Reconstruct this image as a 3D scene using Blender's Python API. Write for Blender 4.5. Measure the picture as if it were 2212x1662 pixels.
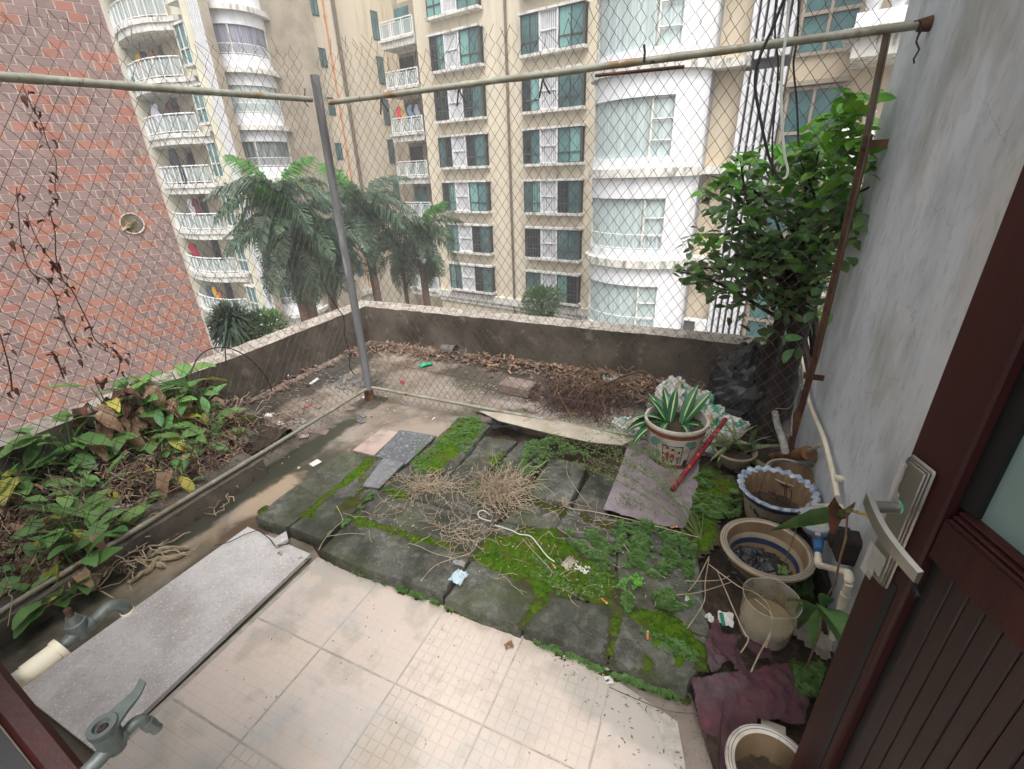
import bpy, math, random
from mathutils import Vector, Matrix, noise
R = random.Random(7)
S = bpy.context.scene
for o in list(bpy.data.objects): bpy.data.objects.remove(o)

# ------------------------------------------------------------------ camera
FPX, CX, CY, H = 1005.54, 1106.0, 831.0, 1.5
_p, _r, _y = (math.radians(a) for a in (24.895, -2.185, 25.047))
FW = Vector((-math.sin(_y)*math.cos(_p), math.cos(_y)*math.cos(_p), -math.sin(_p)))
_r0 = Vector((math.cos(_y), math.sin(_y), 0)); _u0 = _r0.cross(FW)
RT = _r0*math.cos(_r) + _u0*math.sin(_r); UP = -_r0*math.sin(_r) + _u0*math.cos(_r)
CAM = Vector((0, 0, H))
cam = bpy.data.cameras.new('camera'); camo = bpy.data.objects.new('camera', cam)
S.collection.objects.link(camo); S.camera = camo
cam.sensor_width = 36; cam.lens = 36*FPX/2212; cam.clip_start = .02; cam.clip_end = 600
mw = Matrix((( RT.x, UP.x, -FW.x, 0), (RT.y, UP.y, -FW.y, 0), (RT.z, UP.z, -FW.z, H), (0, 0, 0, 1)))
camo.matrix_world = mw
# ------------------------------------------------------------------ world, sun, exposure
SUN_EL, SUN_AZ = math.radians(62), math.radians(148)      # azimuth of the sun seen from above, from +y clockwise
W = bpy.data.worlds.new('World'); S.world = W; W.use_nodes = True
nt = W.node_tree; nt.nodes.clear()
sky = nt.nodes.new('ShaderNodeTexSky'); sky.sky_type = 'NISHITA'; sky.sun_disc = False
sky.sun_elevation = SUN_EL; sky.sun_rotation = SUN_AZ; sky.air_density = 1.0; sky.dust_density = 6; sky.ozone_density = 1
hs = nt.nodes.new('ShaderNodeHueSaturation'); hs.inputs['Saturation'].default_value = .16; hs.inputs['Value'].default_value = 1.0
bg = nt.nodes.new('ShaderNodeBackground'); bg.inputs['Strength'].default_value = .15
wo = nt.nodes.new('ShaderNodeOutputWorld')
nt.links.new(sky.outputs[0], hs.inputs['Color']); nt.links.new(hs.outputs[0], bg.inputs[0]); nt.links.new(bg.outputs[0], wo.inputs[0])
sl = bpy.data.lights.new('sun', 'SUN'); sl.energy = 1.0; sl.angle = math.radians(40); sl.color = (1, .97, .93)
so = bpy.data.objects.new('sun', sl); S.collection.objects.link(so)
sd = Vector((math.sin(SUN_AZ)*math.cos(SUN_EL), math.cos(SUN_AZ)*math.cos(SUN_EL), math.sin(SUN_EL)))
so.rotation_euler = (-sd).to_track_quat('-Z', 'Y').to_euler()
S.view_settings.view_transform = 'Standard'; S.view_settings.look = 'None'
S.view_settings.exposure = 1.02; S.view_settings.gamma = 1; S.view_settings.use_curve_mapping = False
S.render.engine = 'CYCLES'
HAZE = .0032
S.cycles.volume_bounces = 0; S.cycles.max_bounces = 6; S.cycles.diffuse_bounces = 3; S.cycles.glossy_bounces = 2; S.cycles.transmission_bounces = 4
S.cycles.transparent_max_bounces = 8

# ------------------------------------------------------------------ helpers: measuring points of the place
def ray(a, b):
    return (FW*FPX + RT*(a-CX) - UP*(b-CY)).normalized()
def G(a, b, z=0.):
    d = ray(a, b); return CAM + d*((z-H)/d.z)
def PX(a, b, x):
    d = ray(a, b); return CAM + d*(x/d.x)
def PY(a, b, y):
    d = ray(a, b); return CAM + d*(y/d.y)
def px(q):
    q = Vector(q)-CAM; z = q.dot(FW)
    return (CX+FPX*q.dot(RT)/z, CY-FPX*q.dot(UP)/z, z)
OFF = {1: (0, 0), 2: (800, 0), 3: (1600, 0), 4: (2380, 0), 5: (0, 600), 6: (800, 600), 7: (1600, 600), 8: (2380, 600),
       11: (0, 1200), 12: (800, 1200), 13: (1600, 1200), 14: (2380, 1200), 15: (0, 1784), 16: (800, 1784), 17: (1600, 1784), 18: (2380, 1784)}
def K(i, x, y):
    return ((OFF[i][0]+x/2.4444)*.67439, (OFF[i][1]+y/2.4444)*.67439)
def GK(i, x, y, z=0.):
    return G(*K(i, x, y), z)
def rnd(a, b): return R.uniform(a, b)
def cr(v): return v/12.92 if v <= .04045 else ((v+.055)/1.055)**2.4
def rgb(r, g, b): return (cr(r/255), cr(g/255), cr(b/255), 1)

# ------------------------------------------------------------------ helpers: objects
def tag(o, label=None, cat=None, group=None, kind=None):
    if label: o['label'] = label
    if cat: o['category'] = cat
    if group: o['group'] = group
    if kind: o['kind'] = kind
    return o
def empty(name, loc, label, cat, group=None, rz=0):
    o = bpy.data.objects.new(name, None); S.collection.objects.link(o); o.location = loc
    o.rotation_euler.z = rz; o.empty_display_size = .05
    return tag(o, label, cat, group)
class MB:
    def __init__(s): s.v = []; s.f = []; s.m = []
    def add(s, vs, fs, mi=0):
        n = len(s.v); s.v += [tuple(v) for v in vs]
        s.f += [tuple(i+n for i in f) for f in fs]; s.m += [mi]*len(fs)
    def box(s, c, d, rz=0, mi=0, bev=0, M=None):
        hx, hy, hz = d[0]/2, d[1]/2, d[2]/2; vs = []
        if bev:
            b = bev
            for z, k in ((-hz, b), (-hz+b, 0), (hz-b, 0), (hz, b)):
                for x, y in ((-hx+k, -hy+b), (-hx+b, -hy+k), (hx-b, -hy+k), (hx-k, -hy+b), (hx-k, hy-b), (hx-b, hy-k), (-hx+b, hy-k), (-hx+k, hy-b)):
                    vs.append(Vector((x, y, z)))
            fs = [tuple(range(7, -1, -1)), tuple(range(24, 32))]
            for r_ in range(3):
                for i in range(8): fs.append((r_*8+i, r_*8+(i+1) % 8, r_*8+8+(i+1) % 8, r_*8+8+i))
        else:
            vs = [Vector((x, y, z)) for z in (-hz, hz) for x, y in ((-hx, -hy), (hx, -hy), (hx, hy), (-hx, hy))]
            fs = [(3, 2, 1, 0), (4, 5, 6, 7), (0, 1, 5, 4), (1, 2, 6, 5), (2, 3, 7, 6), (3, 0, 4, 7)]
        if M is not None: vs = [M @ v for v in vs]
        else:
            ca, sa = math.cos(rz), math.sin(rz)
            vs = [Vector((c[0]+v.x*ca-v.y*sa, c[1]+v.x*sa+v.y*ca, c[2]+v.z)) for v in vs]
        s.add(vs, fs, mi)
    def prism(s, pts, lo, hi, mi=0):
        n = len(pts); vs = [Vector((p[0], p[1], lo)) for p in pts]+[Vector((p[0], p[1], hi)) for p in pts]
        fs = [tuple(range(n-1, -1, -1)), tuple(range(n, 2*n))]+[(i, (i+1) % n, n+(i+1) % n, n+i) for i in range(n)]
        s.add(vs, fs, mi)
    def tube(s, pts, r, n=6, mi=0, cap=True):
        pts = [Vector(p) for p in pts]; N = len(pts)
        rs = r if isinstance(r, (list, tuple)) else [r]*N
        vs = []; up = Vector((0, 0, 1)); a = None
        for i, p in enumerate(pts):
            t = (pts[min(i+1, N-1)]-pts[max(i-1, 0)])
            if t.length < 1e-9: t = Vector((0, 0, 1))
            t.normalize()
            if a is None:
                a = t.cross(up)
                if a.length < .05: a = t.cross(Vector((1, 0, 0)))
            else: a = a - t*a.dot(t)
            a.normalize(); b = t.cross(a)
            for k in range(n):
                q = 2*math.pi*k/n; vs.append(p+(a*math.cos(q)+b*math.sin(q))*rs[i])
        fs = [(i*n+k, i*n+(k+1) % n, (i+1)*n+(k+1) % n, (i+1)*n+k) for i in range(N-1) for k in range(n)]
        if cap: fs += [tuple(range(n-1, -1, -1)), tuple(range((N-1)*n, N*n))]
        s.add(vs, fs, mi)
    def lathe(s, prof, c=(0, 0, 0), n=40, mi=0, f=None, M=None, mis=None):
        vs = []
        for j, (r, z) in enumerate(prof):
            for k in range(n):
                a = 2*math.pi*k/n; rr, zz = (r, z) if f is None else f(j, a, r, z)
                v = Vector((rr*math.cos(a), rr*math.sin(a), zz))
                v = (M @ v) if M is not None else v+Vector(c)
                vs.append(v)
        L = len(prof); fs = []; mm = []
        base = len(s.v)
        for j in range(L-1):
            q = [(j*n+k, j*n+(k+1) % n, (j+1)*n+(k+1) % n, (j+1)*n+k) for k in range(n)]
            fs += q; mm += [mis[j] if mis else mi]*n
        s.v += [tuple(v) for v in vs]; s.f += [tuple(i+base for i in q) for q in fs]; s.m += mm
    def grid(s, P, nu, nv, mi=0):     # P(i,j)->Vector or None
        idx = {}; vs = []
        for i in range(nu+1):
            for j in range(nv+1):
                q = P(i, j)
                if q is not None: idx[(i, j)] = len(vs); vs.append(q)
        fs = []
        for i in range(nu):
            for j in range(nv):
                k = [(i, j), (i+1, j), (i+1, j+1), (i, j+1)]
                if all(q in idx for q in k): fs.append(tuple(idx[q] for q in k))
        s.add(vs, fs, mi)
    def build(s, name, mats, parent=None, smooth=True, loc=None, kind=None, local=False):
        me = bpy.data.meshes.new(name)
        vs = s.v
        o = bpy.data.objects.new(name, me); S.collection.objects.link(o)
        if parent is not None:
            o.parent = parent
            if not local:
                off = world_loc(parent); ca, sa = math.cos(-off[3]), math.sin(-off[3])
                vs = [((v[0]-off[0])*ca-(v[1]-off[1])*sa, (v[0]-off[0])*sa+(v[1]-off[1])*ca, v[2]-off[2]) for v in vs]
        elif loc is not None:
            if not local: vs = [(v[0]-loc[0], v[1]-loc[1], v[2]-loc[2]) for v in vs]
            o.location = loc
        me.from_pydata([tuple(v) for v in vs], [], s.f)
        if not isinstance(mats, (list, tuple)): mats = [mats]
        for m in mats: me.materials.append(m)
        if len(mats) > 1: me.polygons.foreach_set('material_index', [min(i, len(mats)-1) for i in s.m])
        if smooth:
            me.polygons.foreach_set('use_smooth', [True]*len(me.polygons))
            try: me.set_sharp_from_angle(angle=math.radians(38))
            except Exception: pass
        me.update()
        if kind: o['kind'] = kind
        elif name in ('window_frame', 'louver_panel', 'balcony_door', 'balcony_back'): o['kind'] = 'stuff'
        return o
def world_loc(o):
    x = y = z = 0.; rz = 0.; chain = []
    while o is not None: chain.append(o); o = o.parent
    for q in reversed(chain):
        ca, sa = math.cos(rz), math.sin(rz); l = q.location
        x += l[0]*ca-l[1]*sa; y += l[0]*sa+l[1]*ca; z += l[2]; rz += q.rotation_euler.z
    return (x, y, z, rz)
def dup(o, parent=None, **kw):
    c = o.copy(); S.collection.objects.link(c)
    if parent is not None: c.parent = parent
    for k in list(c.keys()):
        if k in ('label', 'category', 'group') and parent is not None: del c[k]
    for ch in o.children: dup(ch, c)
    return c
def mesh_obj(name, me, parent, loc, rot=(0, 0, 0), sc=1):
    o = bpy.data.objects.new(name, me); S.collection.objects.link(o)
    if parent is not None: o.parent = parent
    o.location = loc; o.rotation_euler = rot; o.scale = (sc, sc, sc) if not isinstance(sc, tuple) else sc
    return o

# ------------------------------------------------------------------ materials
def mat(name, c1, c2=None, scale=6, detail=6, rough=.8, bump=.15, bscale=None, rnd_v=0, spec=.35, metal=0, stretch=None,
        over=(), blobs=(), alpha=1, sheen=0, trans=0, mixpos=(.35, .65), local=False, emit=None, bdist=.01, cracks=None, sss=0):
    m = bpy.data.materials.new(name); m.use_nodes = True; nt = m.node_tree; N = nt.nodes; L = nt.links
    b = N['Principled BSDF']
    if c2 is None: c2 = c1
    if local: tc = N.new('ShaderNodeTexCoord'); vec = tc.outputs['Object']
    else: ge = N.new('ShaderNodeNewGeometry'); vec = ge.outputs['Position']
    base = vec
    if stretch:
        mp = N.new('ShaderNodeMapping'); mp.inputs['Scale'].default_value = stretch; L.new(vec, mp.inputs[0]); vec = mp.outputs[0]
    def nz(v, sc, de=6, ro=.6):
        n = N.new('ShaderNodeTexNoise'); n.inputs['Scale'].default_value = sc; n.inputs['Detail'].default_value = de
        n.inputs['Roughness'].default_value = ro; L.new(v, n.inputs['Vector']); return n.outputs[0]
    def rng(v, a, b_, lo=0., hi=1.):
        r = N.new('ShaderNodeMapRange'); r.inputs[1].default_value = a; r.inputs[2].default_value = b_
        r.inputs[3].default_value = lo; r.inputs[4].default_value = hi; L.new(v, r.inputs[0]); return r.outputs[0]
    def mix(f, a, b_):
        x = N.new('ShaderNodeMix'); x.data_type = 'RGBA'
        if isinstance(f, float): x.inputs[0].default_value = f
        else: L.new(f, x.inputs[0])
        for s_, v in ((6, a), (7, b_)):
            if isinstance(v, tuple): x.inputs[s_].default_value = v
            else: L.new(v, x.inputs[s_])
        return x.outputs[2]
    n1 = nz(vec, scale, detail)
    col = mix(rng(n1, *mixpos), c1, c2)
    for ov in over:      # (colour, scale, threshold, softness, strength)
        n2 = nz(vec if len(ov) < 6 else base, ov[1], 5)
        col = mix(rng(n2, ov[2]-ov[3], ov[2]+ov[3], 0, ov[4]), col, ov[0])
    if blobs:            # (x, y, radius, colour, strength[, ry]) stains with a ragged outline on a level surface
        wn = nz(base, 5, 5)
        for bl in blobs:
            sp = N.new('ShaderNodeMapping'); sp.vector_type = 'POINT'
            rx = bl[2]; ry = bl[5] if len(bl) > 5 else bl[2]
            sp.inputs['Location'].default_value = (-bl[0]/rx, -bl[1]/ry, 0); sp.inputs['Scale'].default_value = (1/rx, 1/ry, 0)
            L.new(base, sp.inputs[0])
            ln = N.new('ShaderNodeVectorMath'); ln.operation = 'LENGTH'; L.new(sp.outputs[0], ln.inputs[0])
            ad = N.new('ShaderNodeMath'); ad.operation = 'MULTIPLY_ADD'; ad.inputs[1].default_value = 1.6; L.new(wn, ad.inputs[0]); L.new(ln.outputs['Value'], ad.inputs[2])
            col = mix(rng(ad.outputs[0], 1.55, 1.85, bl[4], 0), col, bl[3])
    if cracks:
        vo = N.new('ShaderNodeTexVoronoi'); vo.feature = 'DISTANCE_TO_EDGE'; vo.inputs['Scale'].default_value = cracks[0]
        wv = N.new('ShaderNodeVectorMath'); wv.operation = 'ADD'
        nn = N.new('ShaderNodeTexNoise'); nn.inputs['Scale'].default_value = cracks[0]*1.5; nn.inputs['Detail'].default_value = 5; L.new(base, nn.inputs['Vector'])
        scv = N.new('ShaderNodeVectorMath'); scv.operation = 'SCALE'; scv.inputs['Scale'].default_value = .5/cracks[0]*1.5
        L.new(nn.outputs['Color'], scv.inputs[0]); L.new(base, wv.inputs[0]); L.new(scv.outputs[0], wv.inputs[1]); L.new(wv.outputs[0], vo.inputs['Vector'])
        cm = rng(vo.outputs['Distance'], 0, cracks[1], cracks[2], 0)
        msk = rng(nz(base, 1.3, 3), .5, .6)
        mu = N.new('ShaderNodeMath'); mu.operation = 'MULTIPLY'; L.new(cm, mu.inputs[0]); L.new(msk, mu.inputs[1])
        col = mix(mu.outputs[0], col, cracks[3])
    if rnd_v:
        oi = N.new('ShaderNodeObjectInfo'); h = N.new('ShaderNodeHueSaturation')
        L.new(rng(oi.outputs['Random'], 0, 1, 1-rnd_v, 1+rnd_v), h.inputs['Value'])
        mh = N.new('ShaderNodeMath'); mh.operation = 'FRACT'; m7 = N.new('ShaderNodeMath'); m7.operation = 'MULTIPLY'; m7.inputs[1].default_value = 7.31
        L.new(oi.outputs['Random'], m7.inputs[0]); L.new(m7.outputs[0], mh.inputs[0])
        L.new(rng(mh.outputs[0], 0, 1, .5-rnd_v*.06, .5+rnd_v*.06), h.inputs['Hue'])
        L.new(col, h.inputs['Color']); col = h.outputs[0]
    L.new(col, b.inputs['Base Color'])
    b.inputs['Roughness'].default_value = rough; b.inputs['Metallic'].default_value = metal
    b.inputs['Specular IOR Level'].default_value = spec
    if alpha < 1: b.inputs['Alpha'].default_value = alpha
    if trans: b.inputs['Transmission Weight'].default_value = trans; b.inputs['IOR'].default_value = 1.05
    if bump:
        bn = nz(vec, bscale or scale*6, 6, .65); bu = N.new('ShaderNodeBump'); bu.inputs['Strength'].default_value = bump
        bu.inputs['Distance'].default_value = bdist; L.new(bn, bu.inputs['Height']); L.new(bu.outputs[0], b.inputs['Normal'])
    if sss:              # thin leaf: a share of the light passes through
        tr = N.new('ShaderNodeBsdfTranslucent'); ms = N.new('ShaderNodeMixShader'); ms.inputs[0].default_value = sss
        L.new(col, tr.inputs[0]); L.new(b.outputs[0], ms.inputs[1]); L.new(tr.outputs[0], ms.inputs[2])
        L.new(ms.outputs[0], N['Material Output'].inputs[0])
    return m
C = rgb
M = {}
M['concrete'] = mat('weathered concrete', C(150,140,129), C(126,114,102), 3, rough=.85, bump=.35, bscale=60,
    over=((C(88,76,60), 2.2, .55, .06, .8), (C(160,150,142), 14, .62, .05, .45), (C(60,62,50), 1.1, .6, .08, .75), (C(70,60,50), 45, .66, .04, .5)),
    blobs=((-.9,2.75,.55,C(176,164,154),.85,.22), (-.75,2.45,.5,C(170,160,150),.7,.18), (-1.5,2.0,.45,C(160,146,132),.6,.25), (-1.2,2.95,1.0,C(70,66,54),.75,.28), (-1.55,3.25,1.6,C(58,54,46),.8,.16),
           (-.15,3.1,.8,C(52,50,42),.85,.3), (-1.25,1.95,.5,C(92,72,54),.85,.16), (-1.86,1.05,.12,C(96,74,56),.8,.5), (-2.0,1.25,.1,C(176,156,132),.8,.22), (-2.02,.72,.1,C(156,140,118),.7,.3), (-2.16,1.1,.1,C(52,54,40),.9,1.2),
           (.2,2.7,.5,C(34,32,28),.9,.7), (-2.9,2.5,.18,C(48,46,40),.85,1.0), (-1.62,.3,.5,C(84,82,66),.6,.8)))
M['slab'] = mat('dark mossy concrete', C(80,80,75), C(104,103,97), 9, rough=.9, bump=.6, bscale=70, rnd_v=.12, bdist=.006,
    over=((C(134,131,124), 34, .56, .04, .6), (C(56,56,51), 12, .56, .05, .6), (C(118,116,108), 130, .56, .04, .6), (C(74,80,46), 5, .55, .08, .5), (C(44,48,36), 3, .52, .1, .7), (C(62,78,30), 2.1, .6, .06, .55), (C(130,126,118), 90, .7, .03, .5)))
M['moss'] = mat('bright moss', C(60,100,16), C(90,118,30), 22, rough=.95, bump=.9, bscale=170, spec=.1, over=((C(92,92,42), 12, .55, .06, .6), (C(44,58,20), 60, .55, .06, .6), (C(84,72,48), 18, .62, .03, .6)))
M['mosshalo'] = mat('thin brown green moss', C(70,74,44), C(84,86,54), 20, rough=.95, bump=.8, bscale=150, spec=.1, over=((C(70,66,50), 14, .54, .05, .7),))
M['mossdark'] = mat('dark olive moss', C(60,68,28), C(84,86,42), 16, rough=.95, bump=.9, bscale=150, spec=.1, over=((C(60,52,34), 9, .57, .08, .7),))
M['weed'] = mat('small green weed leaf', C(78,112,56), C(108,142,80), 30, rough=.6, bump=0, spec=.3, sss=.25, rnd_v=0)
M['weed2'] = mat('dusty green weed leaf', C(92,112,66), C(126,140,88), 30, rough=.7, bump=0, spec=.2, sss=.25)
M['straw'] = mat('dry straw', C(186,170,146), C(148,130,108), 30, rough=.85, bump=0)
M['twig'] = mat('dry brown twig', C(136,112,88), C(98,76,60), 20, rough=.85, bump=0)
M['root'] = mat('dead brown roots', C(108,88,82), C(80,64,60), 20, rough=.9, bump=0)
M['litter'] = mat('dead leaf', C(136,112,98), C(98,78,66), 26, rough=.8, bump=0, over=((C(176,146,122), 37, .6, .05, .8), (C(74,52,42), 31, .6, .05, .7)))
M['drytan'] = mat('dry tan leaf', C(176,150,122), C(134,104,80), 20, rough=.75, bump=.1, sss=.15)
M['drybrown'] = mat('dead brown leaf', C(116,74,56), C(76,46,36), 20, rough=.75, bump=.1, sss=.1)
M['leafgreen'] = mat('broad green leaf', C(124,164,92), C(92,138,78), 8, rough=.42, bump=.12, bscale=60, spec=.4, sss=.3, rnd_v=.25)
M['leafyel'] = mat('yellowing leaf', C(206,192,84), C(136,158,72), 9, rough=.42, bump=.1, spec=.45, sss=.25, rnd_v=.15, over=((C(176,96,40), 12, .6, .05, .9),))
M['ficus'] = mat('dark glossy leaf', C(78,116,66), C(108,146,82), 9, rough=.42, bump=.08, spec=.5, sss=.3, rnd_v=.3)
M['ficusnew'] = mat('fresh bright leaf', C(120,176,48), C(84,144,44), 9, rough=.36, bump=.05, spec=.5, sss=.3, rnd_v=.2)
M['palm'] = mat('palm frond', C(44,68,48), C(92,116,90), 2.5, rough=.42, bump=0, spec=.5, sss=.12, over=((C(122,118,70), 1.3, .66, .05, .6),))
M['palmnew'] = mat('fresh palm frond', C(84,140,52), C(60,112,50), 2.5, rough=.45, bump=0, sss=.15)
M['palmtrunk'] = mat('ringed palm trunk', C(142,118,100), C(112,92,78), 3, stretch=(1, 1, 8), rough=.85, bump=.5, bscale=12, bdist=.05)
M['bark'] = mat('dark bark', C(58,48,42), C(36,30,26), 14, rough=.9, bump=.5)
M['soil'] = mat('damp soil', C(74,62,50), C(46,38,31), 12, rough=.95, bump=.8, over=((C(96,80,62), 30, .6, .06, .6),))
M['parapet'] = mat('stained cement render', C(112,104,94), C(80,74,66), 2.6, rough=.9, bump=.35, bscale=40,
    over=((C(48,44,38), 2.4, .56, .1, .75), (C(140,132,120), 9, .64, .05, .5), (C(40,40,36), 26, .64, .05, .5)), cracks=(7, .012, .6, C(44,40,36)))
M['cap'] = mat('pale parapet cap', C(176,168,158), C(138,130,120), 9, rough=.88, bump=.5, bscale=60, over=((C(88,80,72), 17, .6, .05, .75), (C(70,70,56), 5, .66, .05, .6)))
M['greywall'] = mat('grey cement render wall', C(202,209,216), C(184,191,198), 2.2, rough=.9, bump=.28, bscale=26, stretch=(1, 1, .55),
    over=((C(202,207,212), 4, .54, .06, .7), (C(150,156,162), 3.0, .58, .07, .45), (C(152,156,156), 11, .57, .05, .3), (C(178,168,146), 1.2, .6, .08, .5), (C(132,136,124), 2.3, .6, .06, .5), (C(140,144,146), 26, .6, .04, .3), (C(200,204,208), 14, .58, .05, .3)), cracks=(3.5, .006, .55, C(92,94,96)))
M['slabstone'] = mat('grey stone sheet', C(208,204,202), C(194,190,187), 9, rough=.7, bump=.12, bscale=120,
    over=((C(186,181,178), 22, .56, .08, .4), (C(208,206,204), 90, .57, .03, .5), (C(164,155,150), 3, .54, .08, .7), (C(224,224,222), 150, .6, .02, .8), (C(150,143,139), 110, .62, .02, .5)))
M['tile'] = mat('cream ceramic tile', C(212,197,184), C(202,190,180), 3, rough=.5, bump=.05, bscale=40, rnd_v=.025, spec=.4,
    over=((C(180,179,176), 1.6, .55, .05, .8), (C(220,196,170), 1.7, .62, .1, .5), (C(168,156,142), 90, .66, .03, .5), (C(168,158,146), 6.5, .57, .05, .5), (C(194,178,158), 3.3, .6, .05, .4)),
    blobs=((-.0,.93,.3,C(170,164,154),.7,.12), (-1.3,.98,.2,C(178,172,164),.6,.06), (-.62,.42,.05,C(140,124,108),.5), (-.05,.2,.25,C(206,198,186),.6)))
M['grout'] = mat('dirty tile joint', C(190,182,172), C(160,152,142), 30, rough=.95, bump=.3)
M['galv'] = mat('old galvanised pipe', C(158,156,140), C(132,132,118), 9, rough=.55, metal=.25, bump=.15, bscale=60,
    over=((C(146,108,66), 9, .6, .06, .75), (C(190,190,178), 14, .6, .05, .5), (C(88,62,42), 22, .66, .03, .8)))
M['postgrey'] = mat('weathered grey post', C(128,130,132), C(98,98,98), 8, stretch=(1, 1, .12), rough=.75, bump=.4, bscale=50,
    over=((C(176,178,180), 16, .6, .04, .6), (C(74,70,68), 12, .58, .05, .7)))
M['rust'] = mat('rusty steel', C(100,68,50), C(74,50,40), 12, rough=.85, bump=.4, over=((C(136,98,68), 7, .62, .06, .6), (C(56,40,34), 20, .6, .05, .7)))
M['rustgrey'] = mat('tarnished steel angle', C(110,104,92), C(92,82,68), 7, rough=.6, metal=.3, bump=.2, over=((C(116,78,52), 4, .55, .08, .8),))
M['wire'] = mat('rusted fence wire', C(100,90,84), C(76,64,58), 5, rough=.6, metal=.3, bump=0, over=((C(104,66,48), 2.5, .55, .08, .7),))
M['darkwire'] = mat('dark tie wire', C(54,44,38), rough=.7, bump=0)
M['black'] = mat('black rubber cable', C(52,56,54), C(40,42,42), rough=.5, bump=0)
M['whitecable'] = mat('white cable', C(206,210,200), rough=.5, bump=0)
M['blackplastic'] = mat('black plastic', C(22,22,24), C(40,42,46), 12, rough=.35, bump=.3, spec=.6)
M['pvc'] = mat('cream plastic pipe', C(224,216,196), C(206,198,176), 8, rough=.4, bump=.03, over=((C(160,148,120), 14, .66, .04, .5),))
M['mahog'] = mat('mahogany door wood', C(60,24,21), C(42,18,17), 7, stretch=(1, 1, .08), rough=.5, bump=.12, bscale=60, spec=.25, over=((C(92,56,44), 9, .66, .05, .4),))
M['mahogdark'] = mat('dark stained door boards', C(48,28,24), C(34,21,19), 7, stretch=(1, 1, .08), rough=.5, bump=.12, bscale=60, spec=.35, over=((C(86,72,66), 40, .72, .02, .5),))
M['gasket'] = mat('black door seal', C(16,14,16), rough=.5, bump=0)
M['frost'] = mat('frosted green glass', C(118,140,134), C(104,126,122), 2, rough=.35, bump=.02, spec=.5, over=((C(140,152,146), 5, .62, .05, .4),))
M['steel'] = mat('brushed nickel', C(156,152,144), C(132,129,122), 8, rough=.34, metal=.8, bump=.05, stretch=(1, 1, .1))
M['film'] = mat('torn clear film', C(206,206,200), C(180,178,170), 20, rough=.25, bump=.4, alpha=.45, spec=.7)
M['tap'] = mat('grey tarnished tap metal', C(112,118,114), C(88,94,92), 18, rough=.5, metal=.45, bump=.15, over=((C(140,140,134), 24, .6, .05, .5), (C(76,96,88), 10, .62, .05, .6)))
M['ceram'] = mat('cream glazed clay', C(172,160,138), C(140,126,104), 7, rough=.35, bump=.08, over=((C(150,132,104), 9, .6, .06, .6), (C(110,104,90), 16, .66, .05, .5)))
M['ceramin'] = mat('tan clay inside', C(140,118,90), C(112,92,68), 6, rough=.7, bump=.1, over=((C(110,88,64), 7, .6, .06, .6),))
M['bluegl'] = mat('dark blue glaze', C(38,50,78), C(58,70,98), 12, rough=.3, bump=0, spec=.5)
M['rimblue'] = mat('mottled blue white glaze', C(190,198,206), C(100,120,150), 26, rough=.3, bump=.05, over=((C(58,72,104), 40, .6, .05, .7),))
M['potwhite'] = mat('white glazed pot', C(204,196,184), C(180,170,156), 6, rough=.35, bump=.04, over=((C(140,124,104), 8, .57, .06, .6), (C(110,98,84), 22, .6, .04, .4)))
M['paint_teal'] = mat('teal painted glaze', C(86,128,118), C(110,150,136), 30, rough=.35, bump=0)
M['paint_rust'] = mat('rust painted glaze', C(146,88,60), C(110,62,44), 30, rough=.4, bump=0)
M['paint_red'] = mat('red painted glaze', C(150,56,46), rough=.4, bump=0)
M['paint_dark'] = mat('dark painted glaze', C(44,40,42), rough=.4, bump=0)
M['paint_skin'] = mat('pale painted glaze', C(206,170,140), rough=.4, bump=0)
M['paint_brown'] = mat('brown glazed pot foot', C(110,84,64), C(80,62,50), 20, rough=.5, bump=.1)
M['redpaint'] = mat('worn red paint', C(150,42,52), C(120,34,42), 14, rough=.6, bump=.25, local=False, over=((C(210,110,70), 16, .6, .03, .9), (C(190,170,150), 34, .62, .03, .9)))
M['purple'] = mat('greyish purple plastic sheet', C(156,144,148), C(132,120,124), 6, rough=.35, bump=.35, bscale=16, spec=.5, over=((C(160,150,152), 9, .6, .06, .5),))
M['maroon'] = mat('torn maroon cloth', C(84,52,58), C(66,44,50), 8, rough=.75, bump=.5, bscale=50, over=((C(100,88,92), 5, .58, .07, .6), (C(120,54,66), 12, .62, .05, .5)))
M['bottle'] = mat('cloudy clear plastic', C(206,200,184), C(186,172,144), 8, rough=.2, bump=.35, bscale=22, alpha=.48, spec=.6, over=((C(160,128,76), 5, .6, .07, .6),))
M['meterblue'] = mat('blue painted meter body', C(52,104,150), C(44,84,124), 14, rough=.5, bump=.1, over=((C(110,80,64), 20, .62, .05, .7),))
M['greyplastic'] = mat('grey plastic', C(150,154,158), rough=.5, bump=.05)
M['dial'] = mat('meter dial glass', C(120,136,124), C(150,150,120), 60, rough=.15, bump=0, spec=.6)
M['wooddark'] = mat('black weathered timber', C(48,40,36), C(30,26,24), 14, rough=.85, bump=.6)
M['redplastic'] = mat('red plastic bowl', C(190,60,64), rough=.4, bump=.05)
M['cardbrown'] = mat('brown bamboo tube', C(146,104,70), C(110,76,52), 9, rough=.7, bump=.1)
M['board'] = mat('pale weathered board', C(184,176,160), C(160,150,134), 9, rough=.8, bump=.15, over=((C(118,108,94), 12, .6, .05, .6),))
M['bagwhite'] = mat('white printed plastic bag', C(214,212,206), C(190,190,184), 16, rough=.4, bump=.7, bscale=34, spec=.5, over=((C(40,150,116), 11, .57, .02, .95), (C(196,150,90), 12, .63, .02, .8), (C(150,156,160), 26, .6, .04, .6)))
M['green'] = mat('green plastic strip', C(46,170,130), rough=.4, bump=.1)
M['paper'] = mat('white paper scrap', C(224,222,214), C(206,204,196), 30, rough=.8, bump=.2)
M['bluepack'] = mat('pale blue packet', C(178,204,214), C(200,214,218), 30, rough=.35, bump=.25, spec=.5)
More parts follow.
